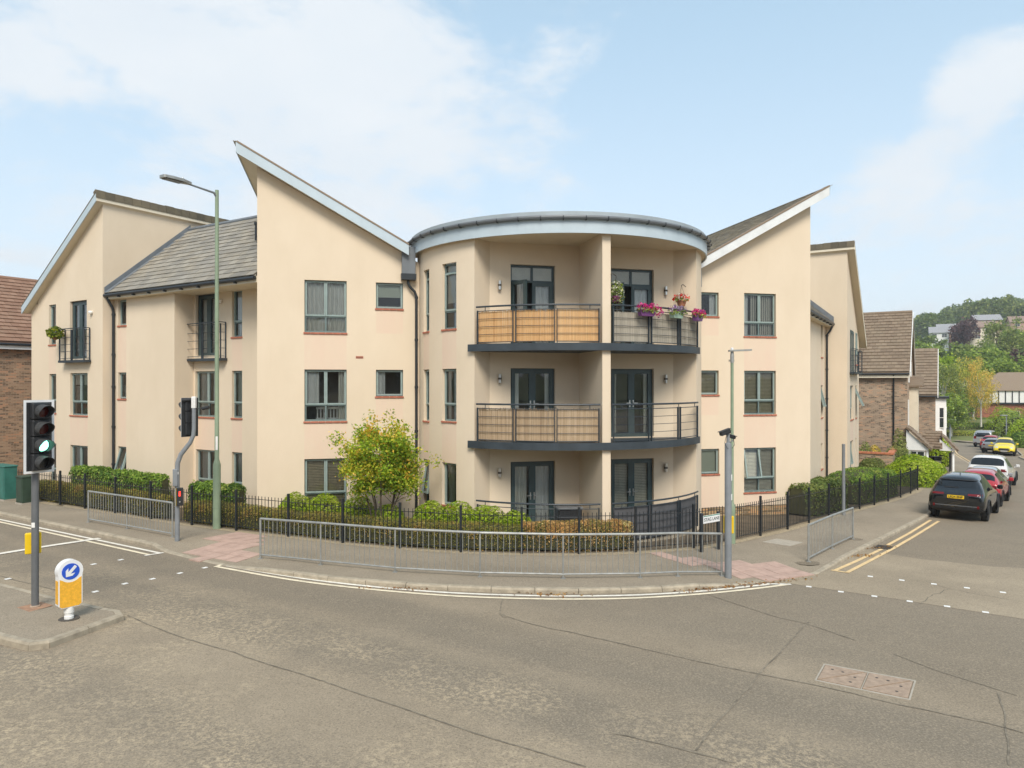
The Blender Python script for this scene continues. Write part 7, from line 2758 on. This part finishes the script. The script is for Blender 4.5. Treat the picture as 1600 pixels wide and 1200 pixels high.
slope_tiles(g2, a_ + VD * 1.1 + ZV * .08, a_ + ZV * .08, (b_ - a_).normalized(), (b_ - a_).length, .34, .3, tile_brown, .04)
o0, o1 = UQ(51.25, -.78, zp - .2), UQ(53.6, -.78, zp - .2); upp = UQ(51.25, .1, zp + .80) - o0
mb = MB(); mb.prism([o0, o1, o1 + upp, o0 + upp], (0, 0, .08)); g3 = part('side_roof', mb, tile_brown, PO, fix=True)
slope_tiles(g3, o1 + ZV * .08, o0 + ZV * .08, upp.normalized(), upp.length, .34, .3, tile_brown, .04)
for u_, q_ in ((49.7, q0 - .1), (49.7, .85), (51.5, -.5), (53.3, -.5)):
    mb = MB(); p = UQ(u_, q_, -1.4); mb.box(-.06, .06, -.06, .06, 0, zp + 1.4 - (.3 if q_ < 0 else 0), Matrix.Translation(p)); part('post', mb, white_pvc, PO)
mb = MB(); mb.prism([UQ(49.7, q0, -1.2), UQ(49.7, .9, -1.2), UQ(49.7, .9, -.3), UQ(49.7, q0, -.3)], UD * .05); part('side_panel', mb, white_pvc, PO, fix=True)
PPs = lambda s, o, z: UQ(49.7 - o, -s, z)
simple_window(PO, PPs, -q0 + .1, -.95, -.25, .42, bars=1)

# second house beyond it
u2, q2, u3, q3 = 66.0, .55, 74.0, 12.0
ze2, zr2 = 3.75, 7.3
H2 = thing('brick_house', 'smaller brown brick house with white bay window, beyond the first on the lane', 'house', UQ(u2, q2, -1.8), 'brown brick houses along the lane')
mb = MB(); um2 = (u2 + u3) / 2
mb.face([UQ(u2, q3, -3), UQ(u2, q2, -3), UQ(u2, q2, ze2), UQ(u2, q3, ze2)]); mb.face([UQ(u2, q2, -3), UQ(u3, q2, -3), UQ(u3, q2, ze2), UQ(um2, q2, zr2), UQ(u2, q2, ze2)])
mb.face([UQ(u3, q2, -3), UQ(u3, q3, -3), UQ(u3, q3, ze2), UQ(u3, q2, ze2)])
part('wall', mb, brick_buff, H2)
sl2 = (zr2 - ze2) / (um2 - u2)
e0, e1, r0, r1 = UQ(u2 - .3, q3, ze2 - .3 * sl2), UQ(u2 - .3, q2 - .15, ze2 - .3 * sl2), UQ(um2, q3, zr2 + .06), UQ(um2, q2 - .15, zr2 + .06)
b0, b1 = UQ(u3 + .3, q3, ze2 - .3 * sl2), UQ(u3 + .3, q2 - .15, ze2 - .3 * sl2)
mb = MB(); mb.prism([e0, e1, r1, r0], (0, 0, .12)); mb.prism([r0, r1, b1, b0], (0, 0, .12)); rf = part('roof', mb, tile_brown, H2, fix=True)
slope_tiles(rf, e0 + ZV * .12, e1 + ZV * .12, (r1 - e1).normalized(), (r1 - e1).length, .4, .36, tile_brown, .04)
mb = MB(); mb.prism([e1 - ZV * .1, r1 - ZV * .1, r1 + ZV * .13, e1 + ZV * .13], -VD * .05); mb.prism([r1 - ZV * .1, b1 - ZV * .1, b1 + ZV * .13, r1 + ZV * .13], -VD * .05); part('bargeboard', mb, white_pvc, rf, fix=True)
mb = MB(); mb.tube([e0 - UD * .06 + ZV * .02, e1 - UD * .06 + ZV * .02], .065, 8); part('gutter', mb, gutter_black, rf)
mb = MB(); mb.prism([UQ(67.2, q2, -1.9), UQ(69.6, q2, -1.9), UQ(69.3, q2 - .75, -1.9), UQ(67.5, q2 - .75, -1.9)], (0, 0, 5.2)); bay = part('bay', mb, white_pvc, H2, fix=True)
mb = MB(); mb.prism([UQ(67.0, q2, 3.3), UQ(69.8, q2, 3.3), UQ(69.5, q2 - .95, 3.3), UQ(67.3, q2 - .95, 3.3)], (0, 0, .18)); part('bay_roof', mb, gutter_black, bay, fix=True)
PB = lambda s, o, z: UQ(67.5 - o, -s, z)
simple_window(H2, lambda s, o, z: UQ(s, q2 - .75 - o, z), 67.6, 69.2, .9, 2.6, bars=1); simple_window(H2, lambda s, o, z: UQ(s, q2 - .75 - o, z), 67.6, 69.2, -1.5, .2, bars=1)
simple_window(H2, lambda s, o, z: UQ(67.32 - o, -s, z), -q2 + .05, -q2 + .62, .9, 2.6, bars=0); simple_window(H2, lambda s, o, z: UQ(67.32 - o, -s, z), -q2 + .05, -q2 + .62, -1.5, .2, bars=0)

# garden wall with red coping, stepping back up to the house
GW = thing('garden_wall', 'brown brick garden wall with stepped red brick coping next to the flats', 'garden wall', UQ(44.5, 3, -.9))
mb = MB(); mb.prism([UQ(44.5, 2.4, -1.6), UQ(44.5, 6.5, -1.6), UQ(44.5, 6.5, .56), UQ(44.5, 2.4, .56)], UD * .22); part('wall', mb, brick_buff, GW, fix=True)
for k in range(4):
    ua, ub = 44.72 + k * 1.3, 44.72 + (k + 1) * 1.3
    zt = .56 - .02 * k
    mb = MB(); mb.prism([UQ(ua, 2.40, -1.8), UQ(ub, 2.40 - .02, -1.8), UQ(ub, 2.38, zt), UQ(ua, 2.40, zt)], VD * .22); part('wall', mb, brick_buff, GW, fix=True)
    mb = MB(); mb.prism([UQ(ua, 2.36, zt - .01), UQ(ub - .03, 2.36, zt + .01), UQ(ub - .03, 2.36, zt + .13), UQ(ua, 2.36, zt + .11)], VD * .30); part('coping', mb, coping_red, GW, fix=True)
for k in range(18):
    qa = 2.34 + k * .23
    mb = MB(); mb.cbox(0, .218, -.04, .26, 0, .085, .008, Matrix(((*VD, 0), (*UD, 0), (0, 0, 1, 0), (0, 0, 0, 1))).transposed() if False else None)
    mb = MB(); mb.prism([UQ(44.45, qa, .56), UQ(44.45, qa + .22, .56), UQ(44.45, qa + .22, .66), UQ(44.45, qa, .66)], UD * .32); part('coping_brick', mb, coping_red, GW, fix=True)

# iron gate and railings further down the lane
fence('dark railings and gate posts beside the porch further down the lane', [(27.6, 44.4), (28.6, 45.9), (29.6, 47.4), (30.6, 49.0), (31.6, 50.6), (33.2, 53.4)], 'railing_fence', 1.25)
gp = thing('litter_bin', 'dark bin with pale panel standing by the far lane railings', 'bin', (27.0, 44.9, gz(27, 44.9) + .1))
mb = MB(); mb.cbox(-.26, .26, -.26, .26, 0, .85, .04, Matrix.Translation((27, 44.9, gz(27, 44.9) + .1))); part('body', mb, black_paint, gp)
mb = MB(); mb.cbox(-.30, .30, -.30, .30, .86, 1.0, .05, Matrix.Translation((27, 44.9, gz(27, 44.9) + .1))); part('lid', mb, black_paint, gp)
mb = MB(); mb.cbox(-.2, .2, -.275, -.262, .3, .75, .004, Matrix.Translation((27, 44.9, gz(27, 44.9) + .1))); part('panel', mb, M_('pale_olive_panel', (.36, .36, .2), .6), gp)

# brick house at the far left
qh, ua, ub = 37.0, 10.0, 27.0
zel, zrl = 6.55, 9.75
HL = thing('brick_house', 'brown brick house with red tiled roof and satellite dish at the left edge', 'house', UQ(16, qh, 0))
mb = MB(); mb.face([UQ(ua, qh, -.8), UQ(ub, qh, -.8), UQ(ub, qh, zel), UQ(ua, qh, zel)]); mb.face([UQ(ua, qh + 8, -.8), UQ(ua, qh, -.8), UQ(ua, qh, zel), UQ(ua, qh + 4, zrl), UQ(ua, qh + 8, zel)])
mb.face([UQ(ub, qh, -.8), UQ(ub, qh + 8, -.8), UQ(ub, qh + 8, zel), UQ(ub, qh + 4, zrl), UQ(ub, qh, zel)])
part('wall', mb, brick_mat('brown_mottled_brick', (.37, .235, .145), (.28, .17, .10), (.42, .34, .25)), HL)
mb = MB(); s_ = (zrl - zel) / 4
e0, e1, r0, r1 = UQ(ua - .2, qh - .3, zel - .3 * s_), UQ(ub + .2, qh - .3, zel - .3 * s_), UQ(ua - .2, qh + 4, zrl + .05), UQ(ub + .2, qh + 4, zrl + .05)
b0, b1 = UQ(ua - .2, qh + 8.3, zel - .3 * s_), UQ(ub + .2, qh + 8.3, zel - .3 * s_)
mb.prism([e0, e1, r1, r0], (0, 0, .12)); mb.prism([r0, r1, b1, b0], (0, 0, .12)); rf = part('roof', mb, tile_red, HL, fix=True)
slope_tiles(rf, e0 + ZV * .12, e1 + ZV * .12, (r1 - e1).normalized(), (r1 - e1).length, .33, .30, tile_red, .035)
mb = MB(); mb.tube([r0 + ZV * .12, r1 + ZV * .12], .12, 8); part('ridge', mb, tile_red, rf)
mb = MB(); mb.prism([e0 - ZV * .02, e1 - ZV * .02, e1 - ZV * .2, e0 - ZV * .2], VD * .03); part('fascia', mb, white_pvc, rf, fix=True)
mb = MB(); mb.tube([e0 - VD * .06 + ZV * .03, e1 - VD * .06 + ZV * .03], .06, 8); part('gutter', mb, gutter_black, rf)
mb = MB(); p = UQ(18.1, qh + 1.3, zel + 1.2); mb.tube([p, p + ZV * 1.1], .13, 8); part('flue', mb, gutter_black, rf)
sd = UQ(17.6, qh - .28, 5.0)
ds = thing('satellite_dish', 'grey satellite dish on the brick wall of the left house', 'satellite dish', sd)
Md = Matrix.Translation(sd) @ Vector((.75, -.62, .25)).to_track_quat('Z', 'Y').to_matrix().to_4x4()
mb = MB(); mb.lathe([(.02, -.075), (.2, -.055), (.34, 0), (.345, .008), (.2, -.04), (.01, -.06)], 22, Md @ Matrix.Diagonal((1, .86, 1, 1))); part('dish', mb, pole_grey, ds, smooth=True)
mb = MB(); mb.tube([Md @ Vector((0, -.25, -.03)), Md @ Vector((0, -.12, .36))], .012, 6); mb.lathe([(.03, .32), (.03, .42)], 8, Md @ Matrix.Translation((0, -.1, 0))); part('arm', mb, black_pl, ds)
mb = MB(); mb.tube([sd - Vector((0, 0, .05)), UQ(17.6, qh, 4.9)], .02, 6); part('bracket', mb, iron_dark, ds)
mb = MB(); q = UQ(15.8, 33.2, 0); zl_ = gz(q.x, q.y) + .1
LW_ = thing('brick_pier', 'short brick pier with orange coping behind the left railings', 'brick wall', (q.x, q.y, zl_))
mb.prism([UQ(15.8, 32.6, zl_ - .1), UQ(15.8, 34.6, zl_ - .1), UQ(15.8, 34.6, zl_ + 1.5), UQ(15.8, 32.6, zl_ + 1.5)], UD * .25); part('wall', mb, brick_dark, LW_, fix=True)
for k in range(8):
    mb = MB(); mb.prism([UQ(15.74, 32.58 + k * .255, zl_ + 1.5), UQ(15.74, 32.58 + k * .255 + .245, zl_ + 1.5), UQ(15.74, 32.58 + k * .255 + .245, zl_ + 1.66), UQ(15.74, 32.58 + k * .255, zl_ + 1.66)], UD * .37); part('coping_brick', mb, coping_red, LW_, fix=True)

# ------------------------------------------------------------------ the far side of the lane, the hill
def house(name, label, x, y, w, d, wh, rh, ang, wallm, roofm, wins=(), group=None, hip=False, z=None):
    z = hill_z(x, y) if z is None else z
    root = thing(name, label, 'house', (x, y, z), group)
    M = Matrix.Translation((x, y, z)) @ Matrix.Rotation(ang, 4, 'Z')
    mb = MB(); mb.box(-w / 2, w / 2, -d / 2, d / 2, -4, wh, M)
    for s in (-1, 1):
        if not hip:
            mb.face([M @ Vector(p) for p in ((s * w / 2, -d / 2, wh), (s * w / 2, d / 2, wh), (s * w / 2, 0, wh + rh))])
    part('wall', mb, wallm, root)
    mb = MB(); o = .35; k = d * .5 if hip else 0
    zo = wh - o * rh / (d / 2)
    for s in (-1, 1):
        mb.prism([M @ Vector(p) for p in ((-w / 2 - o, s * (d / 2 + o), zo), (w / 2 + o, s * (d / 2 + o), zo), (w / 2 + o - k, 0, wh + rh), (-w / 2 - o + k, 0, wh + rh))], (0, 0, .12))
        if hip:
            mb.prism([M @ Vector(p) for p in ((s * (w / 2 + o), -d / 2 - o, zo), (s * (w / 2 + o), d / 2 + o, zo), (s * (w / 2 + o - k), 0, wh + rh))], (0, 0, .12))
    part('roof', mb, roofm, root, fix=True)
    P = lambda s, o_, z_: M @ Vector((s, -d / 2 - o_, z_))
    for s0, s1, z0, z1 in wins:
        simple_window(root, P, s0, s1, z0, z1, bars=1 if s1 - s0 > 1 else 0)
    return root, M, P


# half-timbered red brick house at the right edge
hx_, hy_ = (1600 - 800) / 1100 * 112, 112
hz_ = 4.5 - (655 - 600) / 1100 * 112
r_, M_h, P_h = house('red_brick_house', 'red brick house with white panelled upper storey and hipped brown roof at the right edge', hx_ + 2, hy_ + 3, 15.0, 9.0, 5.3, 2.7, R(-20), brick_red, tile_brown, [(-4.4, -1.7, .3, 1.9), (1, 4, .3, 1.9)], None, True, hz_ - .6)
mb = MB(); mb.box(-7.6, 7.6, -4.85, -4.5, 3.0, 3.25, M_h); part('jetty_beam', mb, black_paint, r_)
mb = MB(); mb.box(-7.5, 7.5, -4.62, -4.5, 3.25, 5.15, M_h); bd = part('panelling', mb, white_pvc, r_)
for k in range(17):
    mb = MB(); x0 = -7.4 + k * .92; mb.box(x0, x0 + .13, -4.70, -4.615, 3.25, 5.15, M_h); part('timber', mb, black_paint, r_)
simple_window(r_, P_h, -1.2, .6, 3.6, 4.8, fm=black_paint)

hw_ = [(-2.2, -.7, .6, 1.8), (.7, 2.2, .6, 1.8), (-2.2, -.7, 2.7, 3.9), (.7, 2.2, 2.7, 3.9)]


def hill_pt(px_, Y_):
    return (px_ - 800) / 1100 * Y_, Y_


pale_brick = M_('pale_pink_brick', (.44, .29, .22), .9, var=.15)
slate_far = M_('pale_far_roof', (.30, .30, .31), .8, var=.1)
tile_far = M_('brown_far_roof', (.27, .19, .15), .8, var=.1)
for px_, Y_, w, wm_, rm, ang, lab, dz in ((1467, 240, 5.5, white_pvc, slate_far, -.5, 'white gabled house, leftmost on the hill', 2.5), (1481, 243, 6.5, pale_brick, slate_far, -.45, 'brick house with pale grey roof on the hill, right of the white gabled one', 2.5),
                                          (1540, 262, 8.5, pale_brick, slate_far, -.3, 'wide red brick house with skylit grey roof on the hill above the cream one', 3), (1531, 235, 7.5, cream_board, tile_far, -.3, 'cream brick house with brown roof on the hill below the wide one', 1.5),
                                          (1594, 250, 7, pale_brick, tile_far, -.4, 'red brick gabled house on the hill at the right edge', 2)):
    X_, Yy = hill_pt(px_, Y_)
    house('hill_house', lab, X_, Yy, w, 6, 4.4, 2.0, ang, wm_, rm, hw_, 'houses on the wooded hillside', z=hill_z(X_, Yy) + dz)

# woods over the hilltop, one mass
rs = np.random.RandomState(21)
tr = []
for k in range(620):
    Y_ = 285 + 260 * rs.rand(); px_ = 1415 + 560 * rs.rand()
    if k >= 330:
        Y_ = 190 + 300 * rs.rand(); px_ = 1660 + 900 * rs.rand()
    tr.append(((px_ - 800) / 1100 * Y_, Y_))
pos = []
for x_, y_ in tr:
    hgt = 10 + 6 * rs.rand(); wd = 7 + 4 * rs.rand(); n = 300
    z_ = hill_z(x_, y_)
    bl = rs.normal(size=(9, 3)); bl /= np.linalg.norm(bl, axis=1)[:, None]
    kk = rs.randint(0, 9, n); d = rs.normal(size=(n, 3)) * .35 + bl[kk]; d /= np.linalg.norm(d, axis=1)[:, None]
    d[:, 2] = np.where(d[:, 2] < -.5, -d[:, 2], d[:, 2])
    pos.append(d * np.array([wd / 2, wd / 2, hgt / 2]) * (.8 + .25 * rs.rand(n))[:, None] + np.array([x_, y_, z_ + hgt * .52]))
pos = np.concatenate(pos)
wood = link('woodland', leaves_mesh('woodland', pos, 1.5, P_DARK + [((.20, .26, .08), 3), ((.17, .20, .09), 2)], 31), None)
wood['kind'] = 'stuff'

TREES = [  # px, Y, height, width, palette, kind, leaf, label
    (1455, 205, 8.5, 8, P_DARK, 'round', .5, 'dark green tree beside the brown tiled roof, below the hill houses'),
    (1437, 190, 9, 9, P_GREEN, 'round', .5, 'mid green tree half hidden by the brick house roof edge'),
    (1506, 232, 10.5, 8.5, P_PURPLE, 'round', .55, 'purple copper beech on the hill between the houses'),
    (1563, 165, 12, 9, P_OLIVE, 'oak', .45, 'tall olive green oak crown in front of the hill houses'),
    (1588, 172, 9.5, 8, P_GREEN, 'oak', .45, 'green tree right of the tall olive oak'),
    (1485, 172, 7.5, 11, P_GREEN, 'round', .45, 'broad green tree below the leftmost hill houses'),
    (1514, 150, 8.5, 9, P_OLIVE, 'oak', .42, 'olive tree below the copper beech'),
    (1541, 140, 9, 10, P_GREEN, 'round', .40, 'green tree left of the tall olive oak, lower on the slope'),
    (1596, 138, 8, 6, P_PURPLE, 'round', .4, 'small purple leaved tree at the right edge'),
    (1456, 126, 9.5, 8, P_BRIGHT, 'round', .36, 'bright green tree beside the second brick house roof'),
    (1572, 124, 8.5, 9, P_GREEN, 'oak', .36, 'green tree above the half timbered house roof'),
    (1545, 128, 7, 8, P_BRIGHT, 'round', .36, 'fresh green bushy tree left of the half timbered house'),
    (1474, 106, 10, 6.4, P_OLIVE, 'birch', .28, 'drooping olive green tree close behind the second brick house'),
    (1492, 112, 9.5, 5.5, P_BIRCH, 'birch', .26, 'yellow green birch, leftmost of the birches by the bend'),
    (1506, 108, 10.5, 5.0, P_BIRCH, 'birch', .26, 'tall pale birch with green yellow crown at the bend'),
    (1521, 110, 9.8, 4.8, P_YELLOW, 'birch', .26, 'golden yellow birch in the middle of the birches'),
    (1533, 104, 10.0, 4.2, P_YELLOW, 'birch', .24, 'slender golden birch with white trunk nearest the half timbered house'),
    (1486, 99, 6.6, 5.6, P_GREEN, 'birch', .26, 'dense green tree low at the lane bend behind the first far lamp'),
]
for k, (px_, Y_, h_, w_, pal, kd, lf, lab) in enumerate(TREES):
    X_, Yy = hill_pt(px_, Y_)
    bt = kd == 'birch'
    tree('birch_tree' if bt else 'broadleaf_tree', lab, X_, Yy, h_, w_, pal, k, kd, lf * 1.5, 4200 if not bt else 4600, birch if bt else None, 'trees on the slope beyond the lane', .12 if not bt else .22, clusters=44 if not bt else 70, cl=.13 if not bt else .09)

# hedges and verge round the bend
def far_hedge(name, label, path, w, h, pal, n, seed, cat='hedge', zo=.05, size=.16):
    return hedge(name, label, path, w, h, pal, n, size, seed, .10, None, cat, zo)


far_hedge('far_hedge', 'low clipped green hedge at the bend behind the far lamp', [(60.6, 100.5), (63.5, 101.4), (66.2, 101.0), (69.0, 99.6)], 1.6, 1.25, P_BIRCH, 3200, 51)
far_hedge('far_hedge', 'tall dark clipped hedge curving behind the yellow car', [(66.0, 106.0), (69.8, 105.6), (73.2, 104.0), (76.0, 101.0)], 1.8, 2.3, P_LAUREL, 5200, 52)
far_hedge('far_hedge', 'square clipped hedge block beside the pale path at the bend', [(61.0, 106.5), (63.0, 107.0), (65.6, 107.0)], 2.0, 2.7, P_LAUREL, 3400, 53)
far_hedge('far_hedge', 'upper clipped hedge across the lawn under the birches', [(68.0, 113.0), (72.0, 113.5), (76.0, 112.0), (80.0, 109.0)], 2.0, 3.1, P_LAUREL, 4600, 54)
for k, (px_, Y_, rx, h, pal, lab) in enumerate(((1569, 103, 2.6, 4.9, P_BRIGHT, 'bright yellow green bush in front of the half timbered house'), (1592, 96, 3.0, 4.6, P_GREEN, 'dark green bush at the right edge above the verge'),
                                               (1604, 88, 2.6, 3.2, P_BRIGHT, 'fresh green bush on the verge at the right edge'), (1600, 79, 1.6, 1.9, P_LAUREL, 'small low bush at the right edge by the dry grass'))):
    X_, Yy = hill_pt(px_, Y_)
    mound('bush', lab, X_, Yy, rx, rx * .9, h, pal, 100 + k, 3600, .22, zoff=.05)
# dry verge on the right of the lane behind the far cars, and the far edge of the bend
vr = [(26.6, 20.0), (33.0, 34.5), (38.8, 50.0), (44.2, 61.2), (47.2, 65.2), (52.0, 72.5), (56.0, 78.5), (59.0, 84.0), (60.5, 90.0), (61.2, 96.2), (60.2, 97.2), (46.0, 103.4), (40.0, 106.0), (60.0, 124.0), (84.0, 112.0), (86.0, 80.0), (70.0, 50.0), (60.0, 20.0)]
mb = MB(); mb.face([(x_, y_, gz(x_, y_) + .09) for x_, y_ in vr])
structure('verge', mb, dry_grass)
KV = resample(smooth_pts(vr[:12], 4), .9)
mb = MB()
for a_, b_ in zip(KV[:-1], KV[1:]):
    d_ = (b_ - a_).normalized(); n_ = Vector((d_.y, -d_.x, 0))
    z1, z2 = gz(a_.x, a_.y), gz(b_.x, b_.y)
    mb.prism([(a_.x, a_.y, z1 - .03), (a_.x, a_.y, z1 + .105), (a_.x + n_.x * .13, a_.y + n_.y * .13, z1 + .105), (a_.x + n_.x * .13, a_.y + n_.y * .13, z1 - .03)], (b_ - a_) * .985 + Vector((0, 0, z2 - z1)))
part('far_kerb_run', mb, kerb_stone_m, kerb, fix=True, kind='stuff')
mb = MB(); PTH = [(64.6, 99.3), (66.0, 103.0), (67.6, 107.6), (66.8, 112.0), (64.0, 116.0)]
pb_ = ribbon(PTH, 1.5, .12)
structure('footpath', pb_, pale_slab)
structure('footway', ribbon([(46.6, 66.0), (53.0, 75.5), (57.5, 82.5), (59.9, 90.0), (60.7, 96.0)], 1.5, .098), asphalt_path)
# lamp columns at the bend
for px_, Y_, top_, lab, dx_ in ((1484.5, 97, 656, 'short grey lamp post at the bend, left of the far cars', .6), (1572.5, 91, 649, 'short grey lamp post on the dry verge behind the yellow car', -.55)):
    X_, Yy = hill_pt(px_, Y_); z_ = gz(X_, Yy) + .08; zt = 4.5 - (top_ - 600) / 1100 * Y_
    root = thing('far_lamp_post', lab, 'street lamp', (X_, Yy, z_), 'grey lamp posts at the lane bend')
    mb = MB(); mb.lathe([(.10, -.1), (.10, .8), (.07, .9), (.06, zt - z_)], 10, Matrix.Translation((X_, Yy, z_))); part('pole', mb, pole_grey, root, smooth=True)
    mb = MB(); mb.cbox(-.1, .75, -.16, .16, -.06, .06, .02, Matrix.Translation((X_, Yy, zt)) @ Matrix.Rotation(0 if dx_ > 0 else math.pi, 4, 'Z')); part('lamp_head', mb, galv, root)

# terrace across the main road, behind the camera: what the windows mirror
TB_ = thing('brick_terrace', 'dark brick terrace across the main road mirrored in the windows', 'terrace', UQ(-16, 0, .8))
mb = MB(); mb.face([UQ(-16, -34, -.2), UQ(-16, 34, -.2), UQ(-16, 34, 7.6), UQ(-16, -34, 7.6)]); mb.face([UQ(-16, 34, -.2), UQ(-24, 34, -.2), UQ(-24, 34, 7.6), UQ(-16, 34, 7.6)]); mb.face([UQ(-24, -34, -.2), UQ(-16, -34, -.2), UQ(-16, -34, 7.6), UQ(-24, -34, 7.6)])
part('wall', mb, brick_dark, TB_)
mb = MB(); mb.prism([UQ(-15.6, -34.3, 7.4), UQ(-15.6, 34.3, 7.4), UQ(-20, 34.3, 10.6), UQ(-20, -34.3, 10.6)], (0, 0, .15)); mb.prism([UQ(-24.4, -34.3, 7.4), UQ(-24.4, 34.3, 7.4), UQ(-20, 34.3, 10.6), UQ(-20, -34.3, 10.6)], (0, 0, .15)); part('roof', mb, tile_brown, TB_, fix=True)
PT = lambda s, o, z: UQ(-16 + o, s, z)
for k in range(11):
    for z in (1.2, 4.5):
        simple_window(TB_, PT, -30 + k * 5.6, -28.4 + k * 5.6, z, z + 1.7, bars=1, out=.06)

# fallen leaves in the gutter
rs = np.random.RandomState(77)
P0 = [Vector((4.2, 15.22)), Vector((5.0, 15.58)), Vector((6.1, 16.02)), Vector((10.3, 20.1)), Vector((-2.2, 14.82)), Vector((.8, 14.58)), Vector((9.3, 18.9))]
pos = []
for c_ in P0:
    n = 60
    q = np.array([c_.x, c_.y])[None, :] + rs.normal(size=(n, 2)) * np.array([.42, .10]); q[:, 1] += (q[:, 0] - c_.x) * .40 * (1 if c_.x > 2 else 0.0)
    for a_ in q:
        pos.append((a_[0], a_[1], gz(a_[0], a_[1]) + .022 + .01 * rs.rand()))
lit = link('leaf_litter', leaves_mesh('leaf_litter', np.array(pos), .06, [((.40, .20, .06), 4), ((.28, .14, .06), 3), ((.5, .30, .10), 2)], 78, np.tile([0, 0, 1.0], (len(pos), 1))), None)
lit['kind'] = 'stuff'
